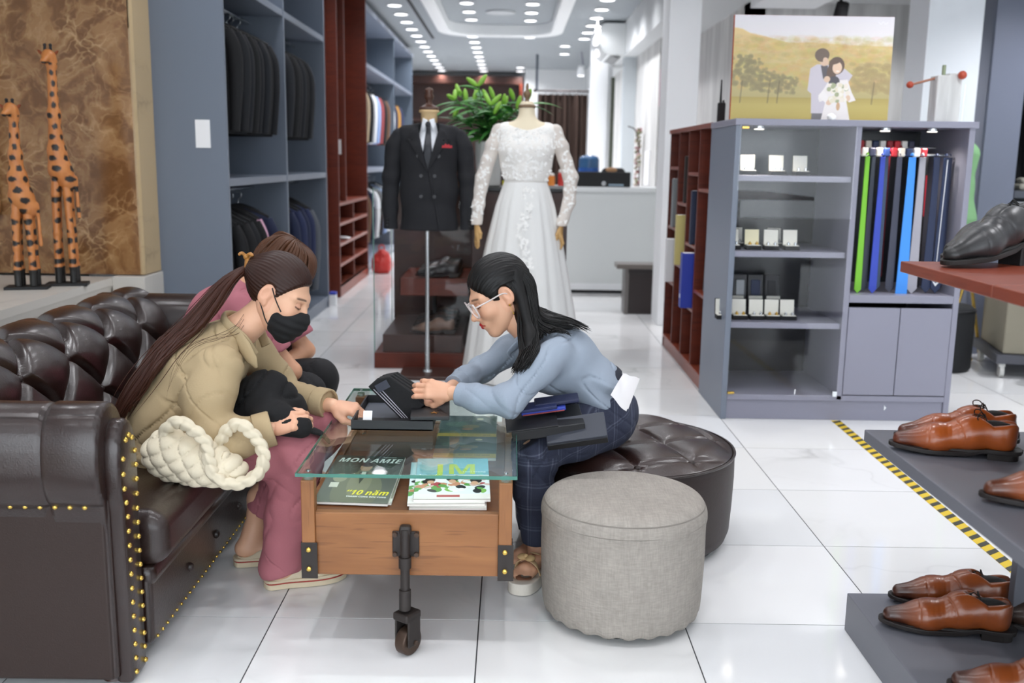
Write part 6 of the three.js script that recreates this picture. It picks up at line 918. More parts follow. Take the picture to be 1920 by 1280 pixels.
  part('hair', at0(merge([capG, massG, ...locks(front, 120, .0042, 3, { root: .8, jit: .006, push: uptop, pile: .016, cut: .08, pow: 2.2 }), ...locks(back, 190, .0042, 4, { root: .9, jit: .009, push: uptop, pile: .014, cut: .22, pow: 2 }), ...locks(fill, 90, .0042, 6, { root: .9, jit: .006, push: uptop, pile: .012 }), ...locks([back[0], back[2]], 14, .0014, 9, { jit: .02, pow: 5, push: uptop })]), O), hm, t);
  // shirt
  const blue = fab('#8f9aa8', .75);
  const torso = uni(.06, ecap([.105, .752, -3.21], [.18, .678, -3.215], .058, .092, [0, 0, 1], 1.5), ecap([.18, .678, -3.215], [.285, .585, -3.235], .096, .085, [0, 0, 1], 1.45), ecap([.285, .585, -3.235], [.325, .515, -3.26], .086, .093, [0, 0, 1], 1.4), ell([.125, .632, -3.15], [.06, .06, .055]));
  const armL = chain([[.15, .722, -3.075, .053], [.095, .68, -3.02, .051], [.0, .59, -2.945, .044], [-.09, .595, -2.965, .040], [-.155, .602, -2.993, .0345]], .03), armR = chain([[.10, .725, -3.34, .056], [.0, .67, -3.36, .05], [-.095, .607, -3.33, .045], [-.145, .595, -3.235, .04], [-.178, .588, -3.165, .034]], .03);
  const cutL = half([-.152, .6, -2.992], [-.97, .05, -.15]), cutR = half([-.178, .588, -3.165], [-.4, -.1, .9]);
  const shirtF = (x, y, z) => { let d = smin(torso(x, y, z), smin(smax(armL(x, y, z), cutL(x, y, z), .004), smax(armR(x, y, z), cutR(x, y, z), .004), .001), .03); if (d > .05) return d; const along = (x - y * .9) * 1; d += wrinkle(x, y, z, .011) + .006 * Math.sin((x * .5 + y) * 62 + 4 * n3(x * 9, y * 9, z * 9)) * sst(.24, .32, x) + .0035 * Math.sin(x * 75 + y * 30) * Math.exp(-(((x + .01) / .05) ** 2)) * (z > -3.08 ? 1 : 0); return d; };
  const shirt = part('shirt', at0(nets(shirtF, [-.22, .40, -3.45], [.44, .84, -2.86], .0064), O), blue, t);
  for (const [p, q, r] of [[[-.158, .602, -2.994], [-.118, .598, -2.978], .0365], [[-.18, .588, -3.16], [-.16, .593, -3.205], .036]]) { const f = cap(p, q, r, r + .002), n = [p[0] - q[0], p[1] - q[1], p[2] - q[2]]; part('cuff', at0(nets((x, y, z) => smax(smax(f(x, y, z), half(p, n)(x, y, z), .003), -half(q, n)(x, y, z), .003), [Math.min(p[0], q[0]) - .06, p[1] - .06, Math.min(p[2], q[2]) - .06], [Math.max(p[0], q[0]) + .06, p[1] + .06, Math.max(p[2], q[2]) + .06], .005), O), blue, shirt); }
  const col = [[.03, .735, -3.15], [.06, .765, -3.135], [.10, .80, -3.165], [.115, .815, -3.21], [.10, .80, -3.255], [.06, .765, -3.28], [.03, .735, -3.265]]; part('collar', at0(merge([sweep(col.map(p => [...p, .008, 2.6]), 40, 10, [-.5, .8, 0]), sweep([[.04, .75, -3.15, .006, 2], [.02, .725, -3.148, .006, 3.2], [.0, .70, -3.16, .005, 2.2], [.005, .685, -3.17, .003, 1]], 14, 8, [-.5, .4, .6])]), O), blue, shirt);
  // trousers
  const tP = tex(256, 256, (u, v) => { const l = (a, w) => Math.exp(-(((a % 1 + 1) % 1 - .5) ** 2) / w / w); const a = l(u * 2, .03) + .6 * l(u * 2 + .14, .02), b = l(v * 2, .03) + .6 * l(v * 2 + .14, .02), k = .35 * (vn(u * 128, v * 128, 128) - .5); return L3([.165 + k * .1, .185 + k * .1, .26 + k * .1], [.46, .47, .52], clamp(.6 * a + .6 * b) * .75); });
  const navy = std('#ffffff', .85, { map: rep(tP, 7), bumpMap: rep(tCloth, 14), bumpScale: .0006 });
  const legL = chain([[.315, .465, -3.2, .102], [.2, .44, -3.1, .09], [.088, .405, -3.005, .068], [.088, .28, -2.998, .062], [.098, .13, -2.993, .05]], .035), legR = chain([[.345, .465, -3.35, .1], [.21, .445, -3.23, .088], [.08, .42, -3.125, .066], [.078, .28, -3.12, .058], [.086, .13, -3.115, .05]], .035), hips = ecap([.305, .565, -3.24], [.335, .485, -3.27], .092, .108, [0, 0, 1], 1.35);
  const seatP = half([.3, .366, 0], [0, -1, 0]);
  const trF = (x, y, z) => { let d = smin(hips(x, y, z), smin(legL(x, y, z), legR(x, y, z), .012), .04); if (d > .05) return d; d += wrinkle(x, y, z, .010) + .003 * Math.sin((y * 1.2 + x) * 60) * Math.exp(-(((x - .09) / .05) ** 2 + ((y - .38) / .06) ** 2)); d = smax(d, y - (.545 + (x - .22) * .62), .006); d = smax(d, .118 - y, .004); if (x > .16) d = smax(d, .367 - y, .012); return d; };
  const tuv = (x, y, z) => { if (y > .41 || x > .16) { return [(.315 - x) * 1.15, (y - .22 * x) * 1.05 + z * .45]; } return [.23 + (.41 - y), Math.atan2(z + 2.995, x - .078) * .06]; };
  const tro = part('trousers', at0(nets(trF, [-.02, .1, -3.5], [.48, .68, -2.86], .0068, null, tuv), O), navy, t);
  part('waistband', at0(nets((x, y, z) => { const d = hips(x, y, z) - .006, w = y - (.545 + (x - .22) * .62); return smax(smax(d, w - .012, .004), -w - .018, .004); }, [.15, .45, -3.46], [.48, .70, -3.04], .007), O), std('#171b29', .8), tro);
  // glasses
  const gl = new THREE.Group(), lensS = (gr) => { const s = new THREE.Shape(), w = .0265 + gr, h = .0235 + gr; s.moveTo(-w + .008, h); s.lineTo(w - .004, h); s.quadraticCurveTo(w, h, w, h - .006); s.bezierCurveTo(w, -h * .6, w * .5, -h, 0, -h); s.bezierCurveTo(-w * .7, -h, -w, -h * .5, -w, h - .008); s.quadraticCurveTo(-w, h, -w + .008, h); return s; };
  const rimG = s => { const g = new THREE.ExtrudeGeometry((() => { const q = lensS(.0036); q.holes.push(new THREE.Path(lensS(0).getPoints(10))); return q; })(), { depth: .0035, bevelEnabled: true, bevelSize: .0008, bevelThickness: .0008, bevelSegments: 2, curveSegments: 10 }); if (s < 0) { g.scale(-1, 1, 1); const p = g.attributes.position.array; for (let i = 0; i < p.length; i += 9) for (let c = 0; c < 3; c++) { const q = p[i + c]; p[i + c] = p[i + 3 + c]; p[i + 3 + c] = q; } g.computeVertexNormals(); } g.rotateX(.1); g.rotateY(s * .12); return g.translate(s * .0315, -.003, .098); };
  const clear = phy('#f1e6e3', .06, { transmission: .3, thickness: .003, ior: 1.5 });
  const frame = merge([rimG(1), rimG(-1), tube([[-.009, .006, .101], [0, .009, .103], [.009, .006, .101]], .0022, 10, 8), ...[1, -1].map(s => tube([[s * .059, .010, .096], [s * .068, .011, .088], [s * .073, .010, .045], [s * .076, .008, -.005], [s * .075, -.008, -.022]], .0026, 24, 8))]); frame.applyMatrix4(HM);
  const gm = part('glasses', at0(frame, O), clear, t, 'clear plastic framed glasses'); const lg = merge([1, -1].map(s => { const g = new THREE.ShapeGeometry(lensS(.0005), 10); g.rotateX(.1); g.rotateY(s * .12); return g.translate(s * .0315, -.003, .0995); })); lg.applyMatrix4(HM); part('lens', at0(lg, O), phy('#ffffff', .0, { transmission: 1, thickness: 0, side: THREE.DoubleSide }), gm);
  const er = merge([sph(.0035, .078, -.034, -.004), rod([.078, -.036, -.004], [.079, -.062, -.002], .0008, 6), sph(.003, .079, -.064, -.002)]); er.applyMatrix4(HM); part('earring', at0(er, O), M.gold, t);
  // sandal
  const so = new THREE.Shape(new THREE.SplineCurve([[-.055, 0], [-.045, .028], [.03, .03], [.1, .042], [.15, .03], [.168, 0], [.15, -.036], [.1, -.042], [.03, -.03], [-.045, -.028], [-.055, 0]].map(p => new THREE.Vector2(...p))).getPoints(60)); const sg = ext(so, .03, .004); sg.rotateX(PI / 2); sg.translate(0, .036, 0); const place = g => { g.rotateY(Math.atan2(-fd.z, fd.x)); return g.translate(A.x, 0, A.z); };
  const sd = part('sandal', at0(place(sg), O), std('#d9d2c6', .6), t, 'white platform sandal'); part('strap', at0(place(merge([sweep([[.085, .045, -.044, .008, .3], [.09, .08, -.03, .011, .25], [.09, .092, 0, .012, .25], [.09, .08, .03, .011, .25], [.085, .045, .044, .008, .3]], 20, 8, [0, 1, 0]), sweep([[.0, .045, -.036, .006, .3], [.03, .085, -.02, .006, .3], [.05, .098, 0, .006, .3], [.03, .085, .02, .006, .3], [.0, .045, .036, .006, .3]], 20, 8, [0, 1, 0])])), O), std('#c9ab84', .6), sd); part('bow', at0(place(merge([sph(.018, .098, .1, -.014, 1, .5, .9), sph(.018, .098, .1, .014, 1, .5, .9), sph(.009, .1, .104, 0)])), O), std('#c8a878', .6), sd);
  const s2 = sg.clone(); s2.translate(-A.x, 0, -A.z); s2.translate(AR.x, 0, AR.z); part('sandal', at0(s2, O), std('#d9d2c6', .6), t, 'white platform sandal');
  // white paper tucked in the back pocket
  const pp = thing('paper_towel', 'white crumpled paper tucked into the back pocket of the navy trousers', 'paper', [.365, .60, -3.075]); part('sheet', [[0, 0, 1], [.006, .004, .94]].map(([o, z0, k]) => grid((u, v) => { const x = mix(mix(-.036, .022, u), mix(-.006, .044, u), v) * k, y = mix(mix(-.016, -.062, u), mix(.062, .052, u), v) * k; return [x + o, y + .002 * Math.sin(u * 7 + v * 3) + o * .5, .016 - z0 + .012 * Math.sin(u * 2.6 + .3) + .006 * n3(u * 3 + 2, v * 3, 1)]; }, 20, 20)), std('#f0ecec', .85, { side: THREE.DoubleSide }), pp); pp.rotation.set(0, -.15, -.12);
}
// ---------------------------------------------------------------- the woman in the beige jacket
{
  const O = [-1.0, 0, -2.95], skin = '#dcab8c', t = thing('person', 'woman in a beige jacket with a brown ponytail and a black face mask', 'person', O);
  const HM = basis([.86, -.44, .22], [.42, .9, -.02]); HM.setPosition(V(-.700, .905, -2.98));
  const K = { nek: [-.835, .785, -2.975], che: [-.93, .70, -2.965], wst: [-1.04, .565, -2.955], pel: [-1.065, .46, -2.95], sR: [-.84, .715, -2.815], eR: [-.875, .495, -2.765], wR: [-.692, .538, -2.795], sL: [-.81, .70, -3.13], eL: [-.75, .535, -3.17], wL: [-.556, .545, -3.045], kR: [-.625, .435, -2.875], aR: [-.70, .07, -2.885], kL: [-.60, .455, -3.09], aL: [-.835, .10, -3.085] };
  const neck = chain([[...K.nek, .05], [-.79, .82, -2.975, .045], [-.74, .87, -2.98, .047]], .02);
  const fdR = V(.93, 0, -.36).normalize(), heelR = V(-.738, .05, -2.885), fR = (a, b, c) => [heelR.x + fdR.x * a - fdR.z * c, b, heelR.z + fdR.z * a + fdR.x * c], fdL = V(.97, 0, -.22).normalize(), heelL = V(-.88, .05, -3.055), fL = (a, b, c) => [heelL.x + fdL.x * a - fdL.z * c, b, heelL.z + fdL.z * a + fdL.x * c];
  const foot = (f, a) => uni(.02, cap(a, f(.03, .06, 0), .03, .03), cap(f(.02, .055, 0), f(.12, .05, 0), .028, .028), cap(f(.12, .05, 0), f(.2, .04, 0), .027, .016));
  const bodyF = uni(.03, neck, ecap(K.nek, K.che, .05, .085, [0, 0, 1], 1.3), ecap(K.che, K.wst, .09, .085, [0, 0, 1], 1.3), ecap(K.wst, K.pel, .085, .095, [0, 0, 1], 1.25), chain([[...K.sR, .02], [...K.eR, .026], [...K.wR, .0225]], .01), chain([[...K.sL, .02], [...K.eL, .026], [...K.wL, .0225]], .01), chain([[-1.04, .46, -2.87, .06], [...K.kR, .045], [...K.aR, .031]], .02), chain([[-1.05, .46, -3.04, .06], [...K.kL, .045], [-.81, .22, -3.09, .038], [...K.aL, .029]], .02), foot(fR, K.aR), foot(fL, K.aL));
  const S = lin(skin), body = nets(bodyF, [-1.2, .02, -3.26], [-.48, .93, -2.68], .0105, () => S);
  const lh = handGeo(K.wL, [.96, -.12, .18], [.1, .93, .28], 1, [[.55, .75, .5], [.6, .8, .5], [.65, .8, .5], [.7, .8, .5]], { skin, s: .97, spread: .03, thumb: [[.025, -.014, .028], [.05, -.026, .036], [.077, -.034, .030], [.099, -.040, .020]] });
  const rh = handGeo(K.wR, [.93, .3, -.1], [-.2, .5, .8], -1, [[.6, .7, .4], [.6, .7, .4], [.6, .7, .4], [.6, .7, .4]], { skin, s: .9 });
  const bm = part('body', at0(joinColored([headGeo(HM, skin, { lip: '#b3555a' }), body, lh.g, rh.g]), O), skinM, t); part('fingernails', at0(lh.nails, O), phy('#b9d3e2', .15, { clearcoat: .8 }), bm, 'pale blue painted nails');
  // hair drawn back into a long ponytail
  const hm = hairM('#3c1f15', .42), hd = hairM('#2f1a13', .42), L = (x, y, z) => V(x, y, z).applyMatrix4(HM).toArray();
  const tie = L(0, .036, -.122);
  const capF = (() => { const a = ell([0, .032, -.02], [.081, .096, .104]), e = ell([.084, -.004, -.008], [.03, .038, .026]), bun = ell([0, .036, -.110], [.034, .034, .026]); return (x, y, z) => { let d = smin(a(x, y, z), bun(x, y, z), .03); d = smax(d, z - .62 * y - .026 + Math.abs(x) * .10, .01); d = smax(d, -.75 * (z + .105) - y - .045 + Math.abs(x) * .0, .012); d = smax(d, -e(Math.abs(x), y, z), .008); const A = Math.atan2(x, (y - .036)), rr = Math.hypot(x, y - .036); return d + .0006 * Math.sin(A * 46 + 2 * Math.sin(z * 30)) * sst(.01, .03, rr); }; })();
  const capG = nets(capF, [-.1, -.12, -.16], [.1, .145, .12], .0028); capG.applyMatrix4(HM); part('hair', at0(capG, O), hd, t);
  const q = (dx, dz) => [tie, [-.845 + dx * .4, .955, -2.96 + dz * .4], [-.925 + dx * .8, .845, -2.90 + dz * .9], [-1.02 + dx, .73, -2.84 + dz], [-1.095 + dx * .8, .63, -2.81 + dz * .7], [-1.15 + dx * .3, .54, -2.80 + dz * .4]];
  const pony = [q(-.035, -.05), q(-.035, .015), q(.0, .03), q(.038, .03), q(.04, -.03), q(0, -.05)];
  const loose = [[L(.07, .01, -.07), L(.085, -.05, -.085), [-.80, .80, -2.85], [-.90, .745, -2.81], [-.925, .64, -2.79]], [L(.06, .0, -.08), L(.075, -.05, -.1), [-.82, .81, -2.85], [-.935, .735, -2.81], [-.94, .60, -2.79]]];
  const jtor = uni(.07, ecap([-.855, .755, -2.97], [-.94, .68, -2.965], .078, .115, [0, 0, 1], 1.45), ecap([-.94, .68, -2.965], [-1.03, .555, -2.955], .118, .115, [0, 0, 1], 1.4), ecap([-1.03, .555, -2.955], [-1.055, .445, -2.955], .115, .123, [0, 0, 1], 1.35), chain([[-.85, .71, -2.83, .075], [-.872, .63, -2.795, .073], [-.878, .50, -2.765, .065]], .04), cap([-.835, .785, -2.975], [-.76, .85, -2.98], .066, .05));
  part('ponytail', at0(merge([...locks(pony, 170, .0066, 21, { root: .9, jit: .010, cut: .2, pow: 2.4, push: jtor, pile: .02 }), ...locks(loose, 5, .0008, 22, { jit: .022, pow: 5, push: jtor, pile: .004 }), ...locks([q(-.045, .03), q(.05, .05)], 12, .0014, 23, { jit: .02, pow: 5, push: jtor, pile: .006 })]), O), hm, t);
  const tg = merge([(() => { const g = new THREE.TorusGeometry(.022, .0095, 8, 20); g.applyMatrix4(basis([-.9, .1, .2], [0, 1, 0])); return g; })(), sweep([[0, .024, .012, .005], [.012, .036, .02, .009, .5], [.024, .030, .026, .004]], 10, 8), sweep([[0, .024, .012, .005], [-.012, .038, .016, .009, .5], [-.022, .032, .018, .004]], 10, 8), sph(.009, 0, .026, .014)]); tg.translate(tie[0] - .012, tie[1] + .002, tie[2] + .004); part('hair_tie', at0(tg, O), std('#a06c2c', .5), t, 'golden brown bow hair tie');
  // mask
  const mf = uni(.02, ell([0, -.052, .048], [.064, .066, .070]), ell([0, -.036, .096], [.02, .03, .024]), ell([0, -.1, .066], [.030, .026, .026])); const mk = nets((x, y, z) => { let d = mf(x, y, z); d = smax(d, y + .008 + Math.abs(x) * .18, .006); d = smax(d, .006 + Math.abs(y + .055) * .3 - z, .004); return d + .0012 * Math.sin(y * 260) * sst(.02, .05, z); }, [-.08, -.14, -.01], [.08, .01, .13], .0034); mk.applyMatrix4(HM); const ms = part('face_mask', at0(mk, O), std('#101012', .85), t); const st = merge([1, -1].map(s => merge([tube([[s * .056, -.026, .052], [s * .062, -.008, .025], [s * .064, .008, .01], [s * .066, .024, -.004]].map(p => onHead(...p, .0015)), .0018, 16, 6), tube([[s * .05, -.085, .03], [s * .055, -.07, .015], [s * .062, -.05, .0], [s * .066, -.03, -.012]].map(p => onHead(...p, .0015)), .0018, 16, 6)]))); st.applyMatrix4(HM); part('ear_loop', at0(st, O), M.black, ms);
  const er = sph(.004, .079, -.034, -.006); er.applyMatrix4(HM); part('earring', at0(er, O), M.gold, t);
  // jacket
  const beige = fab('#ad9875', .85);
  const torso = uni(.07, ecap([-.855, .755, -2.97], [-.94, .68, -2.965], .075, .112, [0, 0, 1], 1.45), ecap([-.94, .68, -2.965], [-1.03, .555, -2.955], .115, .112, [0, 0, 1], 1.4), ecap([-1.03, .555, -2.955], [-1.055, .44, -2.955], .115, .13, [0, 0, 1], 1.35));
  const armR = chain([[-.85, .71, -2.83, .072], [-.872, .63, -2.795, .07], [-.878, .50, -2.765, .062], [-.80, .505, -2.765, .056], [-.70, .537, -2.79, .048]], .04), armL = chain([[-.82, .70, -3.12, .066], [-.77, .60, -3.165, .06], [-.74, .545, -3.16, .056], [-.665, .545, -3.11, .05], [-.578, .547, -3.06, .044]], .04);
  const cR = half([-.695, .538, -2.79], [.95, .25, -.15]), cL = half([-.578, .547, -3.06], [.85, .0, .45]);
  const jF = (x, y, z) => { let d = smin(torso(x, y, z), smin(smax(armR(x, y, z), cR(x, y, z), .004), smax(armL(x, y, z), cL(x, y, z), .004), .001), .03); if (d > .05) return d; d += wrinkle(x, y, z, .011) + .007 * Math.sin((y * 1.1 - x * .6) * 55 + 5 * n3(x * 8, y * 8, z * 8)) * Math.exp(-(((x + .86) / .07) ** 2 + ((y - .50) / .07) ** 2)) + .004 * Math.sin(y * 70 + x * 30) * Math.exp(-(((y - .44) / .05) ** 2)); d += .0035 * Math.exp(-(((x + y * .45 + .515) / .006) ** 2)) * sst(-2.93, -2.89, z) * sst(.60, .66, y); return smax(d, .388 - y, .012); };
  const jk = part('jacket', at0(nets(jF, [-1.23, .38, -3.26], [-.56, .86, -2.66], .0066), O), beige, t);
  for (const [p, q2, r] of [[[-.688, .54, -2.792], [-.735, .527, -2.778], .0525], [[-.571, .547, -3.057], [-.613, .547, -3.08], .048]]) { const f = cap(p, q2, r, r + .002), n = [p[0] - q2[0], p[1] - q2[1], p[2] - q2[2]], inn = cap(q2, [p[0] + n[0], p[1] + n[1], p[2] + n[2]], r - .008); part('cuff', at0(nets((x, y, z) => smax(smax(smax(f(x, y, z), half(p, n)(x, y, z), .003), -half(q2, n)(x, y, z), .003), -Math.max(inn(x, y, z), -half([p[0] - n[0] * .4, p[1] - n[1] * .4, p[2] - n[2] * .4], n)(x, y, z)), .002), [Math.min(p[0], q2[0]) - .07, p[1] - .08, Math.min(p[2], q2[2]) - .07], [Math.max(p[0], q2[0]) + .07, p[1] + .08, Math.max(p[2], q2[2]) + .07], .005), O), beige, jk); }
  const col = [[-.765, .735, -2.90], [-.79, .785, -2.885], [-.845, .825, -2.91], [-.87, .84, -2.975], [-.845, .825, -3.04], [-.79, .785, -3.06], [-.765, .735, -3.05]]; part('collar', at0(merge([sweep(col.map(p => [...p, .008, 2.0]), 44, 10, [.35, .85, 0]), sweep([[-.815, .815, -2.895, .007, 1.6], [-.785, .765, -2.875, .008, 3], [-.765, .725, -2.875, .007, 3], [-.755, .70, -2.885, .004, 1.4]], 18, 10, [.75, .35, .3])]), O), beige, jk);
  // pink trousers
  const pink = fab('#a4626a', .8);
  const lR = chain([[-1.03, .47, -2.88, .095], [-.85, .455, -2.865, .094], [-.635, .43, -2.875, .078], [-.665, .25, -2.88, .070], [-.70, .075, -2.885, .066]], .04), lL = chain([[-1.05, .47, -3.04, .1], [-.85, .465, -3.07, .092], [-.61, .45, -3.09, .076], [-.72, .30, -3.09, .066], [-.79, .19, -3.088, .06]], .04), hp = ecap([-1.04, .50, -2.95], [-1.05, .46, -2.95], .09, .095, [0, 0, 1], 1.35);
  const cl2 = half([-.80, .175, -3.09], [-.45, -.88, 0]);
  const tF = (x, y, z) => { let d = smin(hp(x, y, z), smin(smax(lR(x, y, z), .052 - y + (x + .7) * .18, .004), smax(lL(x, y, z), cl2(x, y, z), .004), .01), .04); if (d > .05) return d; d += wrinkle(x, y, z, .008) + .004 * Math.sin(x * 50 + y * 26 + 4 * n3(x * 7, y * 7, z * 7)) * sst(.36, .42, y) * sst(-.95, -.8, x) + .003 * Math.sin(y * 44 + z * 30) * sst(.3, .1, y) + .0025 * Math.exp(-(((z + 2.812 + (y < .36 ? .012 : 0)) / .004) ** 2)) * 0; if (x < -.86) d = smax(d, .385 - y, .012); return d; };
  part('trousers', at0(nets(tF, [-1.22, .03, -3.24], [-.52, .64, -2.74], .0068), O), pink, t);
  // canvas slip-ons with a red line
  const shoe = (heel, fd, nm) => {
    const place = g => { g.rotateY(Math.atan2(-fd.z, fd.x)); return g.translate(heel.x, 0, heel.z); };
    const out = [[-.012, 0], [.002, .029], [.06, .032], [.15, .043], [.205, .034], [.238, .008], [.235, -.012], [.205, -.034], [.15, -.040], [.06, -.032], [.002, -.029], [-.012, 0]].map(p => new THREE.Vector2(...p)), shp = new THREE.Shape(new THREE.SplineCurve(out).getPoints(70));
    const sg = ext(shp, .024, .003); sg.rotateX(PI / 2); sg.translate(0, .028, 0); const s = part('shoe', at0(place(sg), O), std('#cfc0a4', .8), t, nm);
    const pts = new THREE.SplineCurve(out).getPoints(60).map(p => [p.x * 1.016 - .001, .021, p.y * 1.09]); part('stripe', at0(place(tube(pts.slice(0, -1), .0022, 100, 5, true)), O), std('#a03a32', .7), s);
    const up = nets((x, y, z) => { const f = uni(.03, ecap([.03, .035, 0], [.15, .045, 0], .033, .034, [0, 1, 0], 1), ecap([.15, .045, 0], [.205, .036, 0], .034, .02, [0, 0, 1], 1.1))(x, y, z); let d = smax(f, .028 - y, .003); d = smax(d, y - .034 - sst(.02, .14, x) * .06, .006); return smax(d, -(ell([.05, .075, 0], [.085, .04, .026])(x, y, z)), .004); }, [-.03, .02, -.06], [.25, .1, .06], .005); part('canvas_upper', at0(place(up), O), std('#d3c6ab', .9, { bumpMap: rep(tCloth, 8), bumpScale: .001 }), s);
  };
  shoe(heelR, fdR, 'beige canvas slip-on with a red sole line'); shoe(heelL, fdL, 'beige canvas slip-on with a red sole line');
  // things she holds
  const bagM = std('#0e0e10', .92, { bumpMap: rep(tCloth, 8), bumpScale: .0006 }), h = thing('cloth_bag', 'black soft cloth bag held on the lap of the woman in beige', 'bag', [-.74, .55, -2.96]);
  const bF = uni(.05, ell([-.745, .60, -2.955], [.085, .075, .10], [0, 0, -.35]), ell([-.69, .565, -2.97], [.07, .045, .08], [0, 0, -.5]), ell([-.79, .55, -2.92], [.06, .05, .07]), cap([-.70, .56, -2.83], [-.61, .535, -2.82], .05, .034)); part('sack', nets((x, y, z) => bF(x, y, z) + wrinkle(x, y, z, .022), [-.9, .44, -3.1], [-.56, .71, -2.72], .007).translate(.74, -.55, 2.96), bagM, h);
  part('strap', [sweep([[-.70, .55, -2.86, .02, .3], [-.655, .535, -2.83, .022, .3], [-.61, .525, -2.845, .022, .3], [-.565, .50, -2.88, .02, .3], [-.545, .47, -2.90, .016, .3]], 20, 8, [0, 1, .4]).translate(.74, -.55, 2.96)], bagM, h);
}
// ---------------------------------------------------------------- the short-haired person behind
{
  const O = [-1.15, 0, -3.62], skin = '#cf9a79', t = thing('person', 'short-haired person in a pink top leaning forward behind the woman in beige', 'person', O);
  const HM = basis([.80, -.55, -.15], [.52, .84, 0]); HM.setPosition(V(-.835, .893, -3.6));
  const K = { nek: [-.95, .835, -3.6], che: [-1.04, .74, -3.6], wst: [-1.17, .58, -3.62], pel: [-1.2, .47, -3.63], sR: [-.945, .785, -3.45], eR: [-.775, .565, -3.45], wR: [-.90, .515, -3.37], sL: [-.93, .775, -3.76], eL: [-.80, .57, -3.82], wL: [-.90, .52, -3.70], kR: [-.735, .475, -3.5], aR: [-.80, .09, -3.5], kL: [-.735, .475, -3.76], aL: [-.80, .09, -3.76] };
  const bodyF = uni(.03, chain([[...K.nek, .05], [-.87, .88, -3.6, .046]], .02), ecap(K.nek, K.che, .05, .085, [0, 0, 1], 1.3), ecap(K.che, K.wst, .09, .085, [0, 0, 1], 1.3), ecap(K.wst, K.pel, .085, .1, [0, 0, 1], 1.25), chain([[...K.sR, .03], [...K.eR, .034], [...K.wR, .025]], .01), chain([[...K.sL, .03], [...K.eL, .034], [...K.wL, .025]], .01), chain([[-1.2, .47, -3.54, .06], [...K.kR, .05], [...K.aR, .032], [-.68, .04, -3.5, .024]], .02), chain([[-1.2, .47, -3.72, .06], [...K.kL, .05], [...K.aL, .032], [-.68, .04, -3.76, .024]], .02));
  const S = lin(skin), body = nets(bodyF, [-1.34, .01, -3.9], [-.62, .95, -3.32], .0115, () => S);
  const hands = [handGeo(K.wR, [-.8, -.1, .4], [0, .9, .3], 1, [[.5, .6, .4], [.5, .6, .4], [.5, .6, .4], [.5, .6, .4]], { skin }), handGeo(K.wL, [-.8, -.1, .5], [0, .9, .2], -1, [[.5, .6, .4], [.5, .6, .4], [.5, .6, .4], [.5, .6, .4]], { skin })];
  part('body', at0(joinColored([headGeo(HM, skin), body, ...hands.map(h => h.g)]), O), skinM, t);
  const L = (x, y, z) => V(x, y, z).applyMatrix4(HM).toArray(), hm = hairM('#4d2e1b', .45);
  const capF = (() => { const a = ell([0, .036, -.02], [.088, .102, .108]), lo = ell([0, -.03, -.045], [.08, .075, .07]); return (x, y, z) => { let d = smin(a(x, y, z), lo(x, y, z), .03); d = smax(d, z - .8 * y - .012 + Math.abs(x) * .08, .012); const A = Math.atan2(x, z + .02); return d + .003 * Math.sin(A * 26 + y * 30) + .0015 * Math.sin(A * 61 + y * 55); }; })(); const capG = nets(capF, [-.11, -.12, -.15], [.11, .15, .12], .0036); capG.applyMatrix4(HM);
  const r = rng(77), lk = []; for (let i = 0; i < 90; i++) { const a = (r() - .5) * 5.2, s = Math.sin(a), c = Math.cos(a), R0 = .04 + r() * .03; const p = [L(s * R0 * .4, .135, c * R0 * .4 - .03), L(s * .07, .118, c * .085 - .02), L(s * .092, .06, c * .112 - .016), L(s * (.092 + r() * .008), .0 + (c > .4 ? .045 : 0) - r() * .02, c * .112 - .016 - r() * .01)]; lk.push(sweep(p.map((q, k) => [...q, [.007, .0085, .008, .002][k], .55]), 12, 6)); }
  part('hair', at0(merge([capG, ...lk]), O), hm, t);
  const pinkT = fab('#a5616c', .8), torso = uni(.07, ecap([-.97, .80, -3.6], [-1.05, .73, -3.6], .078, .108, [0, 0, 1], 1.42), ecap([-1.05, .73, -3.6], [-1.17, .57, -3.62], .115, .115, [0, 0, 1], 1.35), ecap([-1.17, .57, -3.62], [-1.2, .47, -3.63], .115, .12, [0, 0, 1], 1.3)), aR = chain([[-.955, .785, -3.47, .066], [-.88, .71, -3.43, .07], [-.835, .645, -3.42, .066]], .04), aL = chain([[-.94, .775, -3.74, .066], [-.86, .68, -3.78, .066], [-.82, .63, -3.79, .06]], .04), cR = half([-.826, .632, -3.42], [.5, -.8, 0]), cL = half([-.82, .62, -3.79], [.5, -.8, 0]);
  part('top', at0(nets((x, y, z) => { const d = smin(torso(x, y, z), Math.min(smax(aR(x, y, z), cR(x, y, z), .006), smax(aL(x, y, z), cL(x, y, z), .006)), .03); return smax(d + (d < .05 ? wrinkle(x, y, z, .009) : 0), .42 - y, .01); }, [-1.38, .4, -3.9], [-.74, .92, -3.3], .008), O), pinkT, t);
  const l1 = chain([[-1.19, .48, -3.54, .1], [-.95, .475, -3.52, .09], [-.745, .47, -3.5, .074], [-.775, .25, -3.5, .062], [-.80, .07, -3.5, .054]], .04), l2 = chain([[-1.19, .48, -3.72, .1], [-.95, .475, -3.74, .09], [-.745, .47, -3.76, .074], [-.775, .25, -3.76, .062], [-.80, .07, -3.76, .054]], .04);
  part('trousers', at0(nets((x, y, z) => { const d = smin(l1(x, y, z), l2(x, y, z), .02); let e = d + (d < .05 ? wrinkle(x, y, z, .007) : 0); e = smax(e, .05 - y, .004); return x < -.9 ? smax(e, .385 - y, .012) : e; }, [-1.33, .03, -3.86], [-.64, .62, -3.4], .009), O), fab('#141417', .85), t);
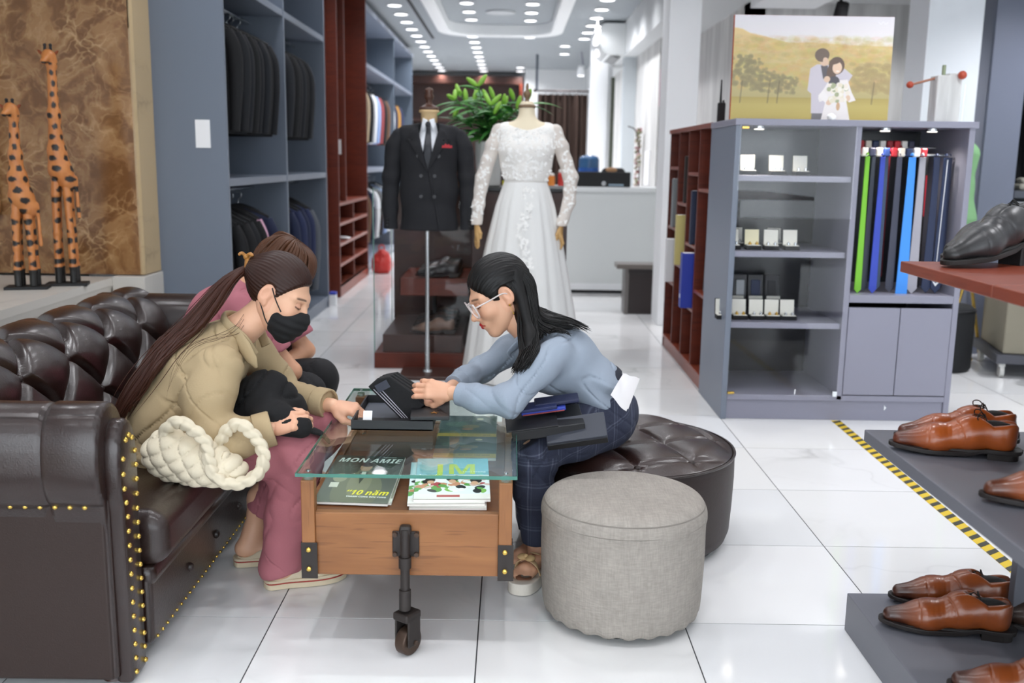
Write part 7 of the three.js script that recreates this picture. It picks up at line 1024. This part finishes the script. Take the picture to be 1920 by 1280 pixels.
  for (const z of [-3.5, -3.76]) part('shoe', at0(T(merge([rb(-.05, .2, 0, .03, -.042, .042, .02), sph(.04, .1, .04, 0, 2.3, .8, .95)]), -.82, 0, z), O), std('#2a2a2c', .5), t);
}
// ================================================================ small goods on and under the glass table, on laps and on the sofa
{
  const page = std('#e9e6df', .7);
  const mag = (label, pos, turn, tilt, w, h, th, draw) => {
    const t = thing('magazine', label, 'magazine', pos, turn, 'magazines under the glass table top'); t.rotation.order = 'YXZ'; t.rotation.x = tilt;
    part('pages', [bx(-w / 2, w / 2, 0, th, -h, 0)], page, t);
    const c = canvasTex(512, 720, draw), g = new THREE.PlaneGeometry(w, h, 8, 12), p = g.attributes.position; for (let i = 0; i < p.count; i++) p.setZ(i, .0012 + .003 * Math.max(0, -p.getY(i) / h) ** 2); g.rotateX(-PI / 2); g.computeVertexNormals(); part('cover', T(g, 0, th, -h / 2), std('#ffffff', .28, { map: c }), t); part('spine', [bx(-w / 2 - .001, -w / 2, 0, th, -h, 0)], std('#6b6f66', .5), t); return t;
  };
  const blobs = (g, w, h, list) => list.forEach(([c, x, y, rx, ry, ro]) => { g.fillStyle = c; g.beginPath(); g.ellipse(x * w, y * h, rx * w, ry * h, ro ?? 0, 0, 7); g.fill(); });
  const amie = (g, w, h) => { g.fillStyle = '#4c5049'; g.fillRect(0, 0, w, h); const a = g.createLinearGradient(0, 0, 0, h); a.addColorStop(0, '#3c403c'); a.addColorStop(1, '#62665a'); g.fillStyle = a; g.fillRect(0, 0, w, h); blobs(g, w, h, [['#6b6d58', .5, .75, .34, .4], ['#7a7a62', .5, .6, .16, .3], ['#b98f72', .5, .26, .085, .085], ['#2d241f', .5, .2, .09, .05], ['#8d8d75', .2, .5, .1, .09]]); g.fillStyle = '#3f4236'; g.beginPath(); g.moveTo(w * .43, h * .36); g.lineTo(w * .5, h * .62); g.lineTo(w * .57, h * .36); g.fill(); g.fillStyle = '#d5d2c6'; g.fillRect(w * .47, h * .36, w * .06, h * .1); g.fillStyle = '#f2f2f0'; g.font = 'italic bold 92px sans-serif'; g.textAlign = 'center'; g.fillText('MON AMIE', w * .5, h * .15, w * .92); g.font = '20px sans-serif'; g.fillText('MAGAZINE', w * .78, h * .035); g.fillStyle = '#e8dc2c'; g.textAlign = 'left'; g.font = 'italic bold 92px sans-serif'; g.fillText('“10 năm', w * .36, h * .84, w * .6); g.fillStyle = '#f0f0ee'; g.font = 'bold 26px sans-serif'; g.fillText('THANH CONG BEN VUNG', w * .4, h * .89, w * .55); g.fillStyle = '#c9c9ba'; g.fillRect(w * .1, h * .6, w * .12, h * .1); };
  const festive = (top, fg) => (g, w, h) => { g.fillStyle = '#e9eef0'; g.fillRect(0, 0, w, h); g.fillStyle = top; g.fillRect(0, 0, w, h * .42); g.fillStyle = fg; g.font = 'bold 250px sans-serif'; g.textAlign = 'center'; g.fillText('JM', w * .55, h * .4); g.fillStyle = 'rgba(255,255,255,.8)'; g.font = 'bold 34px sans-serif'; g.fillText('thoi trang', w * .8, h * .36); const r = rng(5); const cs = ['#1d1e20', '#2c2e30', '#e8e8e6', '#f4f4f4', '#c98b6a', '#5ea04a', '#7fb54f', '#d8b8b0', '#b04a50']; for (let i = 0; i < 70; i++) blobs(g, w, h, [[cs[Math.floor(r() * cs.length)], r(), .48 + r() * .34, .03 + r() * .06, .02 + r() * .04, r() * 3]]); blobs(g, w, h, [['#24211f', .2, .55, .07, .05], ['#d7a98a', .21, .6, .05, .04], ['#24211f', .5, .53, .08, .05], ['#d7a98a', .5, .58, .05, .045], ['#24211f', .82, .56, .08, .06], ['#d7a98a', .8, .62, .05, .045]]); g.fillStyle = '#efe9e4'; g.fillRect(0, h * .88, w, h * .12); g.fillStyle = '#b7504f'; g.fillRect(w * .3, h * .9, w * .3, h * .05); };
  const sea = (g, w, h) => { const a = g.createLinearGradient(0, 0, 0, h); a.addColorStop(0, '#2c4347'); a.addColorStop(.7, '#3e5a5c'); a.addColorStop(1, '#c6a437'); g.fillStyle = a; g.fillRect(0, 0, w, h); g.fillStyle = '#c9a73a'; g.fillRect(0, h * .82, w, h * .18); blobs(g, w, h, [['#58726a', .3, .4, .2, .12], ['#8a7a5a', .55, .5, .15, .08], ['#b0703f', .5, .62, .1, .04], ['#d7cfa9', .7, .15, .06, .04]]); g.fillStyle = '#22302f'; g.font = 'bold 34px sans-serif'; g.fillText('BO SUU TAP MOI', w * .4, h * .9, w * .5); };
  mag('magazine under the glass at the left with MON AMIE on its dark green cover', [-.428, .386, -2.572], -.06, .14, .205, .30, .006, amie);
  mag('plain magazine lying beneath the dark green one', [-.420, .383, -2.585], -.02, .09, .205, .28, .006, (g, w, h) => { g.fillStyle = '#8e8f7c'; g.fillRect(0, 0, w, h); g.fillStyle = '#d8d8cc'; g.fillRect(0, h * .9, w, h * .1); });
  mag('top magazine of the right stack with turquoise cover and lime letters', [-.150, .402, -2.565], .05, .09, .21, .29, .006, festive('#7fc3d4', '#d5e23c'));
  mag('middle magazine of the right stack, its white edge sticking out', [-.165, .393, -2.556], .06, .09, .21, .29, .006, festive('#bfe0ea', '#8fb6c4'));
  mag('lowest magazine of the right stack with a pale cover edge', [-.160, .383, -2.552], .03, .09, .21, .28, .006, festive('#d9dfe0', '#c7a0a0'));
  mag('dark teal magazine with a yellow band behind the right stack', [-.137, .384, -3.0], .0, .03, .20, .22, .008, sea);
  mag('farthest dark teal magazine with a yellow edge under the glass', [-.140, .386, -3.22], .0, .03, .20, .26, .008, sea);
  // open gift box on the glass
  const G = .508, bk = std('#17181b', .5), b = thing('gift_box', 'flat black gift box open on the glass table top', 'box', [-.352, G, -3.06]);
  part('floor_panel', [bx(-.122, .122, 0, .004, -.165, .165)], bk, b); for (const [x0, x1, z0, z1] of [[-.124, .124, .16, .165], [-.124, .124, -.165, -.16], [-.124, -.119, -.16, .16], [.119, .124, -.16, .16]]) part('wall', [bx(x0, x1, 0, .03, z0, z1)], bk, b); part('lining', [bx(-.115, .04, .004, .007, -.15, .06)], std('#4b505a', .5), b); part('inner_tray', [bx(-.115, .115, .004, .014, .07, .155)], std('#101012', .5), b);
  const lid = thing('box_lid', 'black box lid with a gold emblem lying right of the open box', 'lid', [-.245, G + .031, -3.02], .06); part('panel', [rb(-.06, .06, 0, .012, -.14, .12, .003)], bk, lid); const star = new THREE.Shape(); for (let i = 0; i < 10; i++) { const a = i * PI / 5 + PI / 2, r = i % 2 ? .006 : .016; i ? star.lineTo(Math.cos(a) * r, Math.sin(a) * r) : star.moveTo(Math.cos(a) * r, Math.sin(a) * r); } star.closePath(); const sg = ext(star, .0006); sg.rotateX(-PI / 2); part('emblem', [T(sg, .012, .0124, .07)], M.gold, lid, 'small gold emblem');
  const tg = thing('label_tag', 'small white label tag at the fingertips of the woman in beige', 'tag', [-.435, G + .015, -2.955]); part('card', [T(rb(-.014, .014, 0, .03, -.001, .001, .0005), 0, 0, 0, -.5)], M.paper, tg);
  // the folded cloth held up by the woman in blue
  const h = thing('folded_cloth', 'black folded cloth with white edge lines held over the open box', 'cloth', [-.33, G + .004, -3.045]); const poly = [[-.085, .105], [-.06, .128], [-.025, .135], [.05, .085], [.078, .05], [.038, .002], [.015, .004]], cm = std('#121214', .85, { bumpMap: rep(tCloth, 10), bumpScale: .0005 });
  for (let i = 0; i < 4; i++) { const g = ext(poly.map(([x, y]) => [x - i * .006, y - i * .003 + (i ? .002 : 0)]), .012, .004); part('fold', [T(g, 0, i * .002, -.03 + i * .018)], cm, h); }
  for (let i = 0; i < 3; i++) part('edge_line', [rod([-.092 + i * .008, .098 + i * .004, .041], [.004 + i * .008, .0, .041], .0013, 6)], std('#b9b5c2', .7), h);
  part('pattern_patch', [T(bx(-.03, .012, -.012, .014, 0, .002), -.055, .112, .045, 0, 0, .5)], std('#3a3d48', .8), h);
  // boxes on the lap of the woman in blue
  const lb = thing('gift_box', 'open black box of navy ties on the lap of the woman in blue', 'box', [.135, .50, -2.985]); lb.rotation.set(.12, .05, .14, 'YXZ'); part('tray', [rb(-.125, .10, 0, .032, -.09, .075, .003)], bk, lb); part('leaf_edge', [rb(-.14, .02, .034, .038, -.08, .08, .001)], bk, lb);
  const nt = [['#1b2550', -.02, .045], ['#2c3fa0', .0, .036], ['#1b2140', .03, .055]]; nt.forEach(([c, x, y], i) => { const k = thing('necktie', ['navy folded tie lying in the lap box', 'bright blue folded tie with a red edge on the lap', 'dark navy folded tie on top of the lap boxes'][i], 'tie', [.115 + x * 1.4, .515 + y + x * .12, -3.0 - i * .012]); k.rotation.set(.1, .02, .15, 'YXZ'); part('fold', [rb(-.075, .065, 0, .012, -.03, .035, .004, 3)], std(c, .6, { bumpMap: rep(tCloth, 10), bumpScale: .0004 }), k); if (i === 1) part('edge', [rod([-.07, .002, .036], [.06, .002, .036], .0022, 6)], std('#8e3a3a', .6), k); });
  const lp = thing('box_lid', 'dark slate box lid leaning on the near thigh of the woman in blue', 'lid', [.215, .515, -2.925]); lp.rotation.set(.55, .06, .2, 'YXZ'); part('panel', [rb(-.10, .085, -.006, .006, -.05, .05, .003)], std('#31353f', .55), lp); part('rim', [rb(-.10, .085, -.028, -.005, .042, .05, .002), rb(-.10, -.092, -.028, -.005, -.05, .045, .002)], bk, lp);
}
{ // quilted cream bag
  const t = thing('handbag', 'cream quilted cloud handbag with a ruffled handle on the sofa seat', 'handbag', [-.88, .405, -2.68]), m = std('#d9ceb6', .9, { bumpMap: rep(tCloth, 5), bumpScale: .0006 });
  const f0 = uni(.05, ell([-.02, .07, 0], [.115, .066, .062], [0, 0, -.25]), ell([.055, .045, .0], [.09, .05, .055], [0, 0, -.1]), ell([-.085, .085, -.005], [.06, .062, .052]));
  const quilt = (x, y, z) => { const u = (x * .9 + y * .5) / .042 + z * 7, v = (y * .9 - x * .45) / .036 + z * 5 + .5 * n3(x * 10, y * 10, z * 10); return .0105 * Math.pow(Math.abs(Math.sin(PI * u / 1) * Math.sin(PI * v / 1)), .45); };
  part('body', nets((x, y, z) => smax(f0(x, y, z) + .006 - quilt(x, y, z) + .006 * n3(x * 26, y * 26, z * 26), -.002 - y, .01), [-.19, -.01, -.1], [.19, .19, .1], .0046), m, t);
  const P = [[-.085, .12, .01], [-.072, .165, .02], [-.03, .188, .03], [.012, .165, .04], [.045, .13, .045], [.055, .085, .055], [.066, .05, .06], [.1, .022, .055], [.145, .02, .045], [.18, .04, .035], [.198, .078, .025], [.188, .115, .01], [.158, .15, .0], [.125, .172, -.01], [.085, .15, -.025], [.055, .10, -.03], [.045, .055, -.02]];
  const c = curve(P.map(p => [p[0], p[1], p[2]])), L = c.getLength(), seg = 260, rad = 20, fr = c.computeFrenetFrames(seg); const g = grid((u, v) => { const i = Math.round(u * seg), p = c.getPointAt(u), a = v * 2 * PI, s = u * L, r = .0125 + .0065 * Math.pow(Math.abs(Math.sin(s * 95 + 1.2 * Math.sin(a + s * 20))), .6) + .002 * Math.sin(a * 5 + s * 60); const N = fr.normals[i], B = fr.binormals[i]; return [p.x + (N.x * Math.cos(a) + B.x * Math.sin(a)) * r, p.y + (N.y * Math.cos(a) + B.y * Math.sin(a)) * r, p.z + (N.z * Math.cos(a) + B.z * Math.sin(a)) * r]; }, seg, rad); part('handle', g, dbl(m), t);
}
renderer.render(scene, camera);
